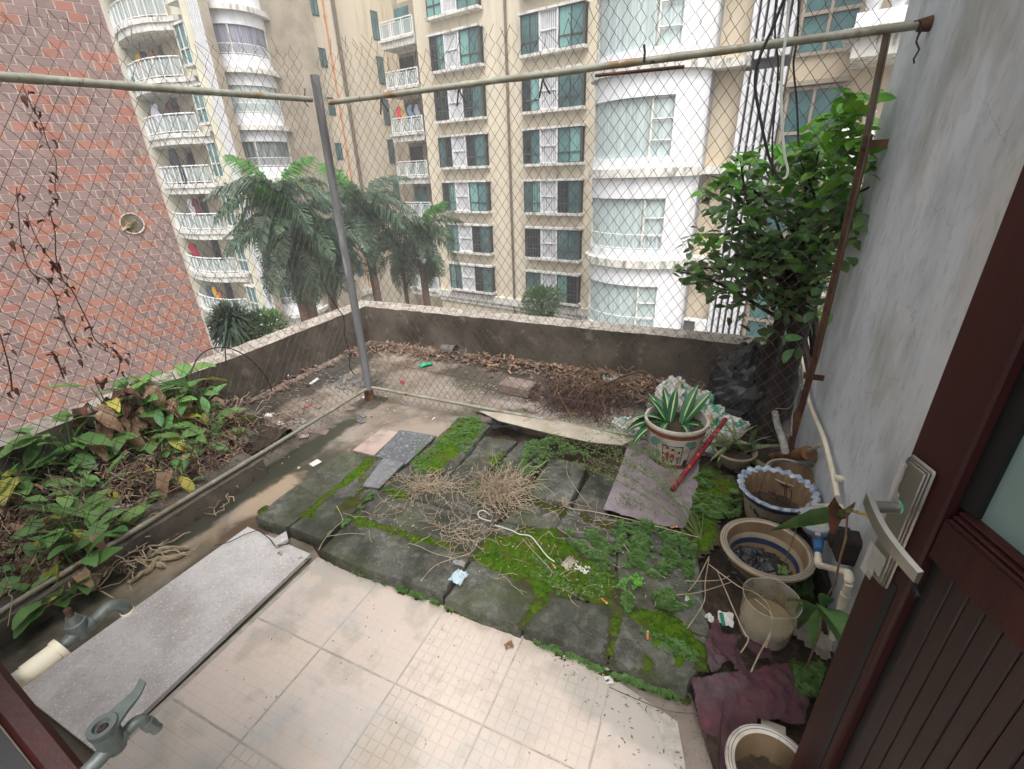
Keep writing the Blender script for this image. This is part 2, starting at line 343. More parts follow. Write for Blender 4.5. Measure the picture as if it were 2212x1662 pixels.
M['glove'] = mat('dirty cream glove cloth', C(186,174,136), C(150,138,112), 26, rough=.95, bump=.4, over=((C(112,104,84), 22, .6, .05, .6),))
M['butt'] = mat('cigarette filter', C(206,140,76), C(190,120,60), 60, rough=.8, bump=0)
M['shard'] = mat('broken tile shard', C(150,136,124), C(124,108,98), 8, rough=.7, bump=.1, rnd_v=.25)
M['pinktile'] = mat('pink tile piece', C(184,164,154), C(170,148,140), 9, rough=.6, bump=.05, over=((C(110,110,104), 9, .62, .06, .5),))
M['greytile'] = mat('speckled grey tile piece', C(106,108,110), C(86,88,92), 22, rough=.55, bump=.1, over=((C(170,174,178), 60, .6, .04, .7),))
M['greytile2'] = mat('smooth mid grey tile', C(128,128,130), C(108,110,112), 9, rough=.55, bump=.1, over=((C(150,150,150), 40, .57, .04, .5),))
M['aloe'] = mat('aloe leaf', C(104,128,84), C(130,138,96), 18, rough=.5, bump=.1, over=((C(150,116,80), 12, .64, .06, .7),))
M['stripegreen'] = mat('dark strap leaf', C(34,84,50), C(50,100,58), 6, rough=.35, bump=.05, spec=.5)
M['stripewhite'] = mat('pale stripe of leaf', C(190,200,150), C(150,180,120), 12, rough=.4, bump=0)
M['cup'] = mat('grey translucent cup', C(110,104,100), C(130,124,120), 9, rough=.4, bump=.1, alpha=.8)
# far buildings
M['beige'] = mat('beige rendered facade', C(222,210,188), C(214,202,178), .6, rough=.9, bump=.03, bscale=20, stretch=(1, 1, .14), over=((C(190,178,158), .9, .56, .06, .4), (C(176,166,148), 2.6, .6, .04, .35)))
M['cream'] = mat('cream pillar render', C(226,222,200), C(214,208,186), 1, rough=.85, bump=.02)
M['creambrick'] = mat('cream small tile facade', C(214,200,176), C(208,192,166), 1, rough=.85, bump=.1, bscale=10)
M['whitewall'] = mat('white rendered bay', C(238,238,240), C(230,230,234), .8, rough=.85, bump=.02, stretch=(1, 1, .14), over=((C(206,206,202), 2.2, .57, .05, .5),))
M['ledge'] = mat('white ledge with mould', C(226,224,216), C(206,202,194), 3, rough=.85, bump=.1, stretch=(1, 1, .3), over=((C(120,116,104), 5, .58, .05, .7), (C(84,84,74), 11, .64, .04, .7)))
M['slatwhite'] = mat('white louvre slat', C(226,226,228), C(206,206,208), 4, rough=.7, bump=0)
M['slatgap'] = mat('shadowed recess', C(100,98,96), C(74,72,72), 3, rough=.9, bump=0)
M['glass'] = mat('teal window glass', C(96,136,134), C(64,98,100), .7, rough=.15, bump=0, spec=.5)
M['glassdark'] = mat('dark window glass', C(44,58,58), C(24,32,34), 1.0, rough=.15, bump=0, spec=.5)
M['glasscurt'] = mat('teal curtain behind glass', C(136,182,174), C(104,150,146), 3, stretch=(5, 5, .15), rough=.25, bump=0, spec=.5)
M['curtain'] = mat('pale pleated curtain', C(204,216,212), C(168,182,182), 3, stretch=(6, 6, .15), rough=.3, bump=0, spec=.5, over=((C(140,156,156), 4, .6, .05, .5),))
M['curtaingrey'] = mat('grey mauve curtain', C(166,164,178), C(110,108,124), 3, stretch=(6, 6, .15), rough=.3, bump=0, spec=.5)
M['curtaindark'] = mat('dark bay glazing', C(150,160,158), C(66,68,66), 2, stretch=(4, 4, .12), rough=.25, bump=0, spec=.6)
M['darkframe'] = mat('dark window frame', C(84,84,78), rough=.5, bump=0)
M['taupeframe'] = mat('taupe window frame', C(170,156,140), rough=.5, bump=0)
M['whitemetal'] = mat('white painted railing', C(224,226,224), rough=.5, bump=0)
M['recess'] = mat('balcony inside wall', C(176,164,146), C(150,138,122), 1, rough=.9, bump=0)
M['darkroom'] = mat('dark doorway glass', C(40,42,44), C(66,66,64), 2, rough=.3, bump=0)
M['railglass'] = mat('balcony panel glass', C(176,188,186), C(198,206,204), 2, rough=.2, bump=0, spec=.6, alpha=.45)
M['mauvebrick'] = mat('mauve grey wall tile', C(146,123,118), C(133,112,107), 3, rough=.7, bump=.1, bscale=30, rnd_v=.09, over=((C(168,136,122), 20, .6, .05, .4),))
M['redbrick'] = mat('terracotta wall tile', C(166,118,104), C(152,106,93), 3, rough=.7, bump=.1, bscale=30, rnd_v=.09, over=((C(186,134,110), 20, .6, .05, .4),))
M['mortar'] = mat('pale mortar', C(206,192,182), C(190,176,166), 10, rough=.9, bump=.1)
M['orange'] = mat('orange pipe', C(222,150,96), rough=.5, bump=0)
M['drain'] = mat('brown drain pipe', C(126,112,94), C(104,92,78), 2, rough=.6, bump=0)
M['acwhite'] = mat('white air conditioner case', C(222,222,218), rough=.5, bump=0)
M['courtyard'] = mat('courtyard paving', C(120,116,108), C(100,96,88), .5, rough=.9, bump=.1)
M['brownwall'] = mat('brown lower wall', C(134,106,84), C(112,88,70), 1, rough=.9, bump=.1)
M['flower'] = mat('red flower', C(220,60,50), rough=.5, bump=0)

# ================================================================== the setting: street level
g = MB(); g.box((0, 40, -12.6), (190, 190, .2)); tag(g.build('ground', M['courtyard'], smooth=False), kind='structure')
g = MB(); g.prism([(-26, 21), (8, 16.5), (8, 6), (-22, 8)], -12.4, -6.9); tag(g.build('podium_roof', M['courtyard'], smooth=False), kind='structure')

# ================================================================== facade frames
class Fac:
    def __init__(s, p, az):
        a = math.radians(az); s.p = Vector((p[0], p[1], 0)); s.e = Vector((math.cos(a), math.sin(a), 0)); s.n = Vector((s.e.y, -s.e.x, 0)); s.az = a
    def P(s, u, z, d=0): return s.p + s.e*u + s.n*d + Vector((0, 0, z))
    def box(s, mb, u0, u1, z0, z1, d0, d1, mi=0):
        c = s.P((u0+u1)/2, (z0+z1)/2, (d0+d1)/2); mb.box(c, (u1-u0, abs(d1-d0), z1-z0), rz=s.az, mi=mi)
    def arc(s, mb, pts, z0, z1, t=.12, mi=0):        # wall following plan points (u,d), thickness t inwards
        n = len(pts); o = []; i_ = []
        for k, (u, d) in enumerate(pts):
            a = Vector(pts[max(k-1, 0)]); b = Vector(pts[min(k+1, n-1)]); tt = (b-a).normalized(); nn = Vector((tt.y, -tt.x))
            o.append(s.P(u, 0, d)); i_.append(s.P(u+nn.x*t, 0, d+nn.y*t))
        vs = [v+Vector((0, 0, z)) for z in (z0, z1) for v in o+i_]
        N = 2*n; fs = []
        for k in range(n-1):
            fs += [(k, k+1, N+k+1, N+k), (n+k+1, n+k, N+n+k, N+n+k+1), (k+1, k, n+k, n+k+1), (N+k, N+k+1, N+n+k+1, N+n+k)]
        fs += [(0, N, N+n, n), (n-1, 2*n-1, N+2*n-1, N+n-1)]
        mb.add(vs, fs, mi)
def railing(F, name, u0, u1, z0, z1, d, parent, panes=3, diamonds=False, mbm='whitemetal'):
    m = MB(); F.box(m, u0, u1, z1-.07, z1, d-.04, d+.04); F.box(m, u0, u1, z0+.04, z0+.1, d-.03, d+.03)
    w = (u1-u0)/panes
    for k in range(panes+1): F.box(m, u0+k*w-.04, u0+k*w+.04, z0, z1-.07, d-.035, d+.035)
    for k in range(panes):
        a, b = u0+k*w+.16, u0+(k+1)*w-.16
        F.box(m, a, a+.04, z0+.1, z1-.2, d-.02, d+.02); F.box(m, b-.04, b, z0+.1, z1-.2, d-.02, d+.02)
        F.box(m, a, b, z1-.22, z1-.18, d-.02, d+.02)
        if diamonds:
            c = (a+b)/2; zc = (z0+z1)/2-.05
            m.tube([F.P(c-.16, zc, d), F.P(c, zc+.3, d), F.P(c+.16, zc, d), F.P(c, zc-.3, d), F.P(c-.16, zc, d)], .025, 4)
    r = m.build(name, M[mbm], parent)
    g2 = MB(); F.box(g2, u0+.02, u1-.02, z0+.1, z1-.2, d-.01, d+.006); g2.build('panel', M['railglass'], r)
    return r

# ---------------- main apartment building
MF = Fac((-16, 32), -9.7); WF = Fac((-28.7, 33.2), 80.3); FF = Fac((-40.3, 24.0), -9.7)
apt = empty('apartment_building', (-16, 32, -12.5), 'tall beige apartment building with green bay windows and rounded white bays across the courtyard', 'building')
m = MB(); D0 = -.5
MF.box(m, -6.1, 15.5, -12.5, 22, -8, D0)                                   # main front
a = WF.P(0, 0); 
MF.box(m, -13.6, -6.1, -12.5, 22, -9, -6.5)                                # back wall of the recess
MF.box(m, -6.2, -5.6, -12.5, 22, -6.5, D0-.01)
m.build('wall', M['beige'], apt, smooth=False)
m = MB(); WF.box(m, -9.6, 0, -12.5, 22, -6, 0); m.build('wall', M['beige'], apt, smooth=False)   # wing facing right
m = MB(); WF.box(m, 0.01, 5.4, -12.5, 22, -7, -.7); WF.box(m, 5.4, 9.5, -12.5, 22, -7, -1.3); m.build('wall', M['beige'], apt, smooth=False)
m = MB(); MF.box(m, -6.3, 15.6, -8.15, -7.62, D0, D0+.28); MF.box(m, -6.3, 15.6, -8.5, -8.2, D0, D0+.16)
WF.box(m, -6.0, -.2, -8.2, -7.8, 0, .25); m.build('cornice', M['ledge'], apt)
m = MB()
for u in (1.42, ): m.tube([MF.P(u, -12, D0+.12), MF.P(u, 22, D0+.12)], .09, 8)
m.tube([WF.P(-.05, -12, .2), WF.P(-.05, 22, .2)], .13, 8)
m.build('drain_pipe', M['drain'], apt)
m = MB()
for u in (-2.25, 5.05): m.tube([MF.P(u, -7.4, D0+.06), MF.P(u, 22, D0+.06)], .035, 6)
m.build('thin_pipe', M['ledge'], apt)
m = MB(); m.tube([WF.P(-.84, -7.5, .07), WF.P(-.84, 22, .07)], .06, 6)
for z in (3.2, 5.7, 8.8, 11.8): m.box(WF.P(-.84, z, .07), (.18, .12, .2), rz=WF.az)
m.build('gas_pipe', M['orange'], apt)

GLS = ('glass', 'glass', 'glasscurt', 'glassdark')
def bay_window(u0, u1, z0, fr, seed):
    rr = random.Random(seed); z1 = z0+1.95; w = u1-u0; a = u0+w*.31; b = u0+w*.62
    m = MB(); MF.box(m, u0-.12, u1+.12, z0-.16, z0, D0, .1); MF.box(m, u0-.12, u1+.12, z1, z1+.13, D0, .1)
    win = m.build('bay_window', M['ledge'], apt)
    for (p, q) in ((u0+.03, (u0+a)/2), ((u0+a)/2, a-.03), (b+.03, (b+u1)/2), ((b+u1)/2, u1-.03)):
        m = MB(); MF.box(m, p, q, z0+.02, z1-.02, -.1, -.06); m.build('pane', M[rr.choice(GLS)], win, smooth=False)
    for p in (u1-.06, u0+.03):
        m = MB(); MF.box(m, p, p+.03, z0+.02, z1-.02, D0, -.101); m.build('pane', M['glassdark'], win, smooth=False)
    m = MB()
    for (p, q) in ((u0, a), (b, u1)):
        for x in (p, (p+q)/2-.03, q-.06): MF.box(m, x, x+.06, z0, z1, -.07, 0)
        MF.box(m, p+.06, q-.06, z0+.55, z0+.62, -.07, -.01); MF.box(m, p+.06, q-.06, z0, z0+.05, -.07, -.01); MF.box(m, p+.06, q-.06, z1-.05, z1, -.07, -.01)
        if rr.random() < .6:
            for k in range(1, 6):
                x = p+(q-p)*k/6; MF.box(m, x-.012, x+.012, z0+.05, z1-.05, .015, .04)
            for z in (.4, .9, 1.4): MF.box(m, p+.02, q-.02, z0+z-.012, z0+z+.012, .04, .06)
    for d in (D0+.02, -.13): MF.box(m, u1-.005, u1+.02, z0+.003, z1-.003, d, d+.06)
    m.build('window_frame', M['darkframe'], win, smooth=False)
    m = MB(); MF.box(m, a+.02, b-.02, z0, z1, -.35, -.3); m.build('louver_back', M['slatgap'], win, smooth=False)
    m = MB()
    for x in (a, b-.1): MF.box(m, x, x+.1, z0, z1, -.25, .04)
    for z in (z0, z0+.97, z1-.06): MF.box(m, a+.1, b-.1, z, z+.07, -.2, .03)
    n = 9
    for k in range(n):
        x = a+.14+(b-a-.28)*k/(n-1); MF.box(m, x-.035, x+.035, z0+.07, z1-.06, -.14, -.02)
    m.build('louver_panel', M['slatwhite'], win, smooth=False)
for k in range(-3, 4):
    bay_window(-4.6, -.42, 1.74+3*k, k, k+10); bay_window(2.74, 6.93, 1.72+3*k, k, k+40)
def small_window(F, u0, u1, z0, z1, d=0):
    m = MB(); F.box(m, u0, u1, z0, z1, d-.02, d+.02); w = m.build('window', M['glass'], apt, smooth=False)
    m = MB()
    for x in (u0, (u0+u1)/2-.03, u1-.06): F.box(m, x, x+.06, z0, z1, d+.01, d+.05)
    F.box(m, u0, u1, z0, z0+.06, d+.012, d+.054); F.box(m, u0, u1, z1-.06, z1, d+.012, d+.054); m.build('window_frame', M['darkframe'], w, smooth=False)
for k in range(-4, 4): small_window(WF, -1.93, -1.28, 5.64+3.05*k, 6.8+3.05*k)
for k in range(-3, 4): small_window(WF, 4.2, 4.9, 5.3+3.03*k, 7.2+3.03*k, -.7)
# balconies of the recess
BF = Fac((-22.4, 33.7), -9.7)
for k in range(-4, 3):
    zs = 4.1+3.03*k
    m = MB(); BF.box(m, -3.25, .1, zs-.42, zs, -1.6, 0); BF.box(m, -3.4, .1, zs, zs+.16, -1.6, .12); sl_ = m.build('balcony', M['ledge'], apt)
    m = MB(); BF.box(m, -3.25, .1, zs+.17, zs+2.6, -1.75, -1.62); m.build('balcony_back', M['recess'], sl_, smooth=False)
    m = MB(); BF.box(m, -3.1, -1.7, zs+.2, zs+2.3, -1.6, -1.55); BF.box(m, -1.1, -.1, zs+.2, zs+2.3, -1.6, -1.55); m.build('balcony_door', M['darkroom' if k % 2 else 'glass'], sl_, smooth=False)
    railing(BF, 'railing', -3.2, .05, zs+.16, zs+1.25, -.05, sl_, 3, k in (0, 1))

# rounded white bays of the wing
ucen, rr_ = -8.0, 2.0
arcp = lambda r: [(ucen+r*math.cos(t), max(0, r*math.sin(t))) for t in [math.pi*(1-i/20) for i in range(21)]]
for k in range(-5, 4):
    zl = 4.25+3.06*k
    m = MB(); WF.arc(m, arcp(rr_), zl+.28, zl+.95); WF.arc(m, arcp(rr_), zl-.62, zl); b_ = m.build('round_bay', M['whitewall'], apt)
    m = MB(); WF.arc(m, arcp(rr_+.32), zl, zl+.28, .5); m.build('ledge', M['ledge'], b_)
    m = MB(); WF.arc(m, arcp(rr_-.12), zl+.95, zl+2.44, .05); m.build('pane', M[('curtain', 'curtaingrey', 'curtaindark')[(k) % 3]], b_)
    m = MB()
    for i in (0, 6, 14, 20):
        u, d = arcp(rr_-.04)[i]; m.tube([WF.P(u, zl+.95, d), WF.P(u, zl+2.44, d)], .05, 5)
    m.build('window_frame', M['ledge'], b_)
    m = MB()
    pr = arcp(rr_-.02)[3:18]
    for zz in (1.02, 1.5): m.tube([WF.P(u, zl+zz, d) for u, d in pr], .022, 4)
    for i in range(0, 56):
        q = i/4; a0 = pr[int(q)]; a1 = pr[min(int(q)+1, 14)]; f_ = q-int(q)
        u = a0[0]*(1-f_)+a1[0]*f_; d = a0[1]*(1-f_)+a1[1]*f_; m.tube([WF.P(u, zl+1.02, d), WF.P(u, zl+1.5, d)], .015, 3, cap=False)
    m.build('railing', M['whitemetal'], b_)
# front of the wing with balconies
m = MB(); FF.box(m, -6, 11.4, -12.5, 22, -8, -2.2); m.build('wall', M['recess'], apt, smooth=False)
m = MB(); FF.box(m, .1, .75, -12.5, 22, -2.2, .1); m.build('pillar', M['cream'], apt, smooth=False)
m = MB(); FF.box(m, 7.4, 8.9, -12.5, 22, -2.2, -.9); FF.box(m, 10.2, 10.35, -12.5, 22, -2.2, -.1)
m.build('wall', M['cream'], apt, smooth=False)
m = MB(); FF.box(m, 10.36, 11.7, -12.5, 22, -.9, -.46); m.build('louver_back', M['recess'], apt, smooth=False)
m = MB()
for k in range(6): FF.box(m, 10.42+k*.2, 10.53+k*.2, -12.5, 22, -.45, -.39)
m.build('louver_panel', M['slatwhite'], apt, smooth=False)
bp = [(.7, -.3), (1.4, .1), (2.6, .45), (4.0, .6), (5.4, .55), (6.6, .2), (7.6, -.5), (8.6, -.8)]
for k in range(-5, 4):
    zs = 4.25+3.05*k
    m = MB(); FF.arc(m, [(u, d+.1) for u, d in bp], zs-.16, zs+.1, 2.2); FF.arc(m, bp, zs-.55, zs-.16, 2.1); sl_ = m.build('balcony', M['ledge'], apt)
    m = MB(); FF.box(m, 1.2, 3.0, zs+.1, zs+2.2, -2.2, -2.12); FF.box(m, 4.3, 6.6, zs+.1, zs+2.3, -2.2, -2.12); m.build('balcony_door', M['darkroom'], sl_, smooth=False)
    m = MB()
    for zz, r in ((.22, .03), (1.2, .045)): m.tube([FF.P(u, zs+zz, d-.05) for u, d in bp[:7]], r, 5)
    for q in range(0, 13):
        i = q/2; a0 = bp[int(i)]; a1 = bp[min(int(i)+1, 7)]; f_ = i-int(i); u = a0[0]*(1-f_)+a1[0]*f_; d = a0[1]*(1-f_)+a1[1]*f_-.05
        m.tube([FF.P(u, zs+.1, d), FF.P(u, zs+1.2, d)], .035, 4)
        if q < 12:
            for e in (.09, -.09):
                m.tube([FF.P(u+.3+e*2, zs+.25, d), FF.P(u+.3+e*2, zs+1.1, d)], .015, 3)
    m.build('railing', M['whitemetal'], sl_)
    m = MB(); FF.arc(m, [(u, d-.07) for u, d in bp[:7]], zs+.28, zs+1.08, .02); m.build('panel', M['railglass'], sl_)
    m = MB(); FF.box(m, 8.95, 10.15, zs+.5, zs+2.4, -.9, -.1); wn_ = m.build('window', M['glass'], apt, smooth=False)
    m = MB(); FF.box(m, 8.9, 10.2, zs+.35, zs+.5, -1, 0); FF.box(m, 8.9, 10.2, zs+2.4, zs+2.52, -1, 0)
    for x in (8.93, 9.5, 10.1): FF.box(m, x, x+.07, zs+.5, zs+2.4, -.1, -.05)
    FF.box(m, 8.95, 10.15, zs+1.2, zs+1.28, -.098, -.052); m.build('window_frame', M['ledge'], wn_, smooth=False)
    m = MB(); FF.box(m, -3.5, -.1, zs-.2, zs+.1, -3, -1.2); FF.box(m, -3.5, -.1, zs+.1, zs+1.1, -1.4, -1.3); m.build('balcony', M['ledge'], apt, smooth=False)
m = MB(); FF.box(m, -5, -.05, -12.5, -7, -1.4, 0.3); m.build('lower_wall', M['brownwall'], apt, smooth=False)

# laundry and things on the balconies
def garment(F, u, z, d, w, h, c, label, name='hanging_shirt'):
    mm = mat('cloth of '+label, c, tuple(x*.8 for x in c[:3])+(1,), 6, rough=.9, bump=.1)
    b_ = MB()
    def P(i, j):
        t = j/6; ww = w*(.5+.5*min(1, t*3)) * (1 if t > .25 else 1.15)
        return F.P(u+(i/6-.5)*ww+.03*math.sin(j*1.7), z-h*t, d+.06*math.sin(i*2.1+j))
    b_.grid(P, 6, 6); b_.grid(lambda i, j: P(i, j)+F.n*.05, 6, 6)
    return tag(b_.build(name, mm, loc=tuple(F.P(u, z, d))), label, 'clothing', 'laundry hung on the balconies')
for F_, u, z, d, w, h, c, l in (
    (FF, 2.9, 9.2, -.3, .9, 1.5, C(210,160,60), 'yellow shirt hung in a high balcony beside dark clothes'),
    (FF, 3.7, 9.2, -.3, .8, 1.3, C(70,84,90), 'slate coloured shirt hung between the yellow and ochre shirts high up'),
    (FF, 4.8, 9.2, -.3, .8, 1.2, C(150,116,60), 'ochre shirt hung right of the slate shirt on a high balcony'),
    (FF, 2.6, 7.9, .5, .9, .8, C(200,214,206), 'pale green towel thrown over a white balcony rail'),
    (FF, 3.2, 6.3, -.2, 1.3, 1.7, C(220,216,228), 'large white sheet hung on the balcony above a red cloth'),
    (FF, 2.5, 5.6, 0, .8, 1.0, C(150,50,50), 'dark red cloth hung low beside the large white sheet'),
    (FF, 4.9, 6.3, -.4, 1.0, 1.2, C(110,80,90), 'plum coloured garment hung right of the large white sheet'),
    (FF, 5.2, 3.5, .4, 1.3, 2.2, C(44,46,52), 'long black cloth hung over the right of a planted balcony'),
    (FF, 4.2, .3, -.2, .9, 1.3, C(226,226,226), 'white shirt hung between two dark garments'),
    (FF, 4.9, .3, -.2, .9, 1.2, C(126,52,52), 'maroon garment hung right of the white shirt'),
    (FF, 2.3, -2.9, -.2, 1.2, 1.0, C(186,34,60), 'crimson rounded cloth hung at left of a leafy balcony'),
    (FF, 3.6, -6.0, .1, .9, 1.3, C(70,90,110), 'blue grey shirt hung on the lowest balcony'),
    (FF, 4.5, -6.0, .1, .7, 1.0, C(226,176,40), 'bright yellow shirt hung on the lowest balcony'),
    (FF, 5.1, -6.3, .1, .8, 1.1, C(190,96,50), 'rust orange shirt hung right of the yellow shirt on the lowest balcony'),
    (BF, -2.5, 6.1, -.3, .5, 1.0, C(214,70,80), 'red shirt hung on the narrow middle balcony'),
    (BF, -2.0, 6.1, -.3, .5, 1.0, C(196,170,110), 'tan shirt hung beside the red shirt'),
    (BF, -1.3, 6.1, -.3, .5, .95, C(120,140,160), 'steel blue shirt hung on the narrow middle balcony'),
    (BF, -.6, 6.1, -.3, .5, .95, C(150,156,166), 'pale grey shirt rightmost on the narrow middle balcony')):
    garment(F_, u, z, d, w, h, c, l)

# ---------------- nearer white block on the right
RF = Fac((-5.16, 19.53), -9.7)
blk = empty('bay_fronted_block', (-5.16, 19.53, -12.5), 'nearer block with curved white bays, cream tiled wall and white louvres', 'building')
cur = []
for i in range(25):
    t = i/24; u = .05+3.8*t; cur.append((u, .95*math.sin(math.pi*min(1, t*1.0+.0))**.6 * (1-.25*t) if t < .9 else .95*math.sin(math.pi*t)**.6*.78))
cur[0] = (.05, 0); cur[-1] = (3.85, 0)
cur = [(1.95-1.95*math.cos(math.pi*i/32), 1.55*math.sin(math.pi*i/32)**.9) for i in range(33)]
def cut(u0, u1, off=0): return [(u, max(0, d+off)) for u, d in cur if u0 <= u <= u1]
m = MB(); RF.box(m, .02, 3.9, -12.5, 14, -8, -.6); m.build('wall', M['whitewall'], blk, smooth=False)
m = MB(); RF.box(m, 3.9, 12, -12.5, 14, -8, -.5); m.build('wall', M['creambrick'], blk, smooth=False)
for k in range(-3, 4):
    zl = 4.12+3.05*k
    m = MB()
    RF.arc(m, cur, zl+.28, zl+.62); RF.arc(m, cur, zl-.68, zl); RF.arc(m, cut(3.15, 3.9), zl+.62, zl+2.37)
    b_ = m.build('curved_bay', M['whitewall'], blk)
    m = MB(); RF.arc(m, [(u*1.06-.12, d+.16) for u, d in cur], zl, zl+.28, .45); RF.box(m, 3.7, 4.95, zl+.02, zl+.26, -.5, .12); m.build('ledge', M['ledge'], b_)
    kind = 'curtaindark' if k == 1 else 'curtain'
    m = MB(); RF.arc(m, cut(.1, 2.55, -.14), zl+.62, zl+2.37, .04); m.build('pane', M[kind], b_)
    m = MB(); RF.arc(m, cut(2.4, 3.25, -.15), zl+.62, zl+2.37, .04); m.build('pane', M['curtain'], b_)
    m = MB()
    for u, d in (cut(0, .3, -.08)[-1], cut(.2, 2.55, -.08)[-1], cut(.2, 3.25, -.08)[-1]):
        m.tube([RF.P(u, zl+.62, d), RF.P(u, zl+2.37, d)], .045, 4)
    cc = cut(2.4, 3.25, -.08)
    for zz in (1.1, 1.72, 2.34): m.tube([RF.P(u, zl+zz, d) for u, d in cc], .03, 4)
    m.build('window_frame', M['ledge'], b_)
    if k in (-3, -2):
        m = MB(); cc = cut(.1, 3.25, -.04)
        for zz in (.68, 1.16): m.tube([RF.P(u, zl+zz, d) for u, d in cc], .015, 4)
        for u_ in range(24):
            u = .15+3.0*u_/23; d = 1.55*math.sin(math.acos(1-u/1.95))**.9-.04; m.tube([RF.P(u, zl+.68, d), RF.P(u, zl+1.16, d)], .01, 3)
        m.build('railing', M['whitemetal'], b_)
for (z0, z1) in ((-12, -.2), (-.15, 4.0), (4.3, 14)):
    for k in range(6):
        m = MB(); u = 4.85+k*.21; RF.box(m, u, u+.12, z0, z1, -.32, -.12); m.build('slat', M['slatwhite'], blk, smooth=False)
    for z in (z0+.5, (z0+z1)/2, z1-.4):
        m = MB(); RF.box(m, 4.85, 6.0, z, z+.06, -.42, -.34); m.build('slat_rail', M['slatwhite'], blk, smooth=False)
m = MB(); RF.box(m, 4.8, 6.05, -12, 14, -.499, -.46); m.build('louver_back', M['slatgap'], blk, smooth=False)
for k in range(-3, 4):
    z0 = 1.25+3.05*k; z1 = z0+2.15
    m = MB(); RF.box(m, 6.2, 7.55, z0, z1, -.55, -.49); w_ = m.build('window', M['glass'], blk, smooth=False)
    m = MB()
    for x in (6.12, 6.83, 7.55): RF.box(m, x, x+.08, z0, z1, -.5, -.36)
    for z in (z0-.08, z0+.9, z1-.06): RF.box(m, 6.2, 7.55, z, z+.09, -.499, -.38)
    RF.box(m, 6.1, 7.7, z1+.06, z1+.18, -.5, -.22)
    m.build('window_frame', M['taupeframe'], w_, smooth=False)
for k in range(-2, 3):
    zb = 3.75+3.05*k
    m = MB(); RF.box(m, 7.65, 12, zb, zb+.42, -.5, 1.6); RF.box(m, 7.4, 12, zb+.42, zb+.62, -.5, 1.8); b_ = m.build('balcony', M['ledge'], blk)
    m = MB(); RF.box(m, 7.6, 12, zb+.62, zb+.95, 1.2, 1.6); m.build('railing', M['whitewall'], b_)
    m = MB()
    for u in (7.9, 8.4, 8.9):
        m.lathe([(.1, 0), (.16, .1), (.2, .35), (.1, .55), (.08, .75), (.12, .9)], c=RF.P(u, zb+.95, 1.4), n=12)
    m.build('baluster', M['slatwhite'], b_)
# air conditioner
ac = empty('air_conditioner', tuple(RF.P(4.4, -4.62, -.1)), 'white air conditioner unit on a ledge beside the lowest curved white bay', 'air conditioner')
m = MB(); m.box(RF.P(4.4, -4.36, -.1), (.84, .34, .56), rz=RF.az, bev=.02); m.build('case', M['acwhite'], ac)
m = MB(); m.box(RF.P(4.22, -4.36, .075), (.42, .02, .44), rz=RF.az)
for k in range(7): m.box(RF.P(4.22, -4.55+k*.065, .092), (.4, .012, .02), rz=RF.az)
m.build('grille', M['slatgap'], ac)
m = MB(); m.box(RF.P(4.4, -4.71, -.1), (1.0, .6, .08), rz=RF.az); m.build('bracket', M['ledge'], ac)

# ---------------- brick-tiled building on the left
a_ = math.radians(149.4); BRF = Fac((8.5*math.cos(a_), 8.5*math.sin(a_)), 66.3)
brk = empty('brick_tiled_building', (BRF.p.x, BRF.p.y, -12.5), 'neighbouring building with a wall of mauve and terracotta tiles in white joints', 'building')
m = MB(); BRF.box(m, -9, .05, -12.5, 9, -4, 0); m.build('wall', M['mortar'], brk, smooth=False)
m = MB(); BRF.box(m, .0502, .075, -12.5, 9, -4, -.002); m.build('corner_edge', M['mortar'], brk, smooth=False)
bw, bh = .176, .0955; cand = []; rb = random.Random(3)
hole = (-.93, .72, .125)
hq = ray(*K(5, 1035, 285)); t_ = ((BRF.p-CAM).dot(BRF.n))/hq.dot(BRF.n); hp = CAM+hq*t_
hole = ((hp-BRF.p).dot(BRF.e), hp.z, .13)
for r in range(-50, 62):
    z = r*bh
    for c in range(-1 if r % 2 else 0, 28):
        u1 = .05-c*bw-(.5*bw if r % 2 else 0); u0 = u1-bw+.011; u1 = min(u1, .05)
        if r % 2 and c == 0: pass
        cu = (u0+u1)/2; P = BRF.P(cu, z+bh/2)
        if math.hypot(cu-hole[0], z+bh/2-hole[1]) < hole[2]-.03: continue
        x_, y_, dd = px(P)
        red = ((c % 3 == (1 if r % 2 else 0)) != (rb.random() < .22)) and rb.random() < (.9 if z < 1.2 else .6)
        vis = -40 < x_ < 500 and -30 < y_ < 1000
        cand.append((dd if vis else 99, u0, u1, z, red, vis))
    
cand.sort(key=lambda q: q[0])
m0 = MB(); m0.box((0, 0, 0), (bw-.011, .02, bh-.010)); protos = []
me_red = None
bmesh_ = {}
for red in (0, 1):
    o = bpy.data.meshes.new('brick'); o.from_pydata(m0.v, [], m0.f); o.materials.append(M['redbrick' if red else 'mauvebrick']); bmesh_[red] = o
rest = {0: MB(), 1: MB()}; n_ = 0
for dd, u0, u1, z, red, vis in cand:
    full = abs((u1-u0)-(bw-.011)) < 1e-6
    if n_ < 296 and vis and full:
        P = BRF.P((u0+u1)/2, z+bh/2-.005, -.006+rb.uniform(-.001, .001))
        mesh_obj('brick', bmesh_[red], brk, P-Vector((BRF.p.x, BRF.p.y, -12.5)), (0, 0, BRF.az)); n_ += 1
    else: BRF.box(rest[red], u0, u1, z, z+bh-.010, -.004, .004+rb.uniform(-.001, .001))
for red in (0, 1): rest[red].build('brick_courses', M['redbrick' if red else 'mauvebrick'], brk, smooth=False, kind='stuff')
Mh = Matrix.Translation(BRF.P(hole[0], hole[1], .0)) @ Matrix((( BRF.e.x, 0, BRF.n.x, 0), (BRF.e.y, 0, BRF.n.y, 0), (0, 1, 0, 0), (0, 0, 0, 1)))
m = MB(); m.lathe([(.136, .004), (.136, .022), (.125, .022), (.12, .013)], n=32, M=Mh)
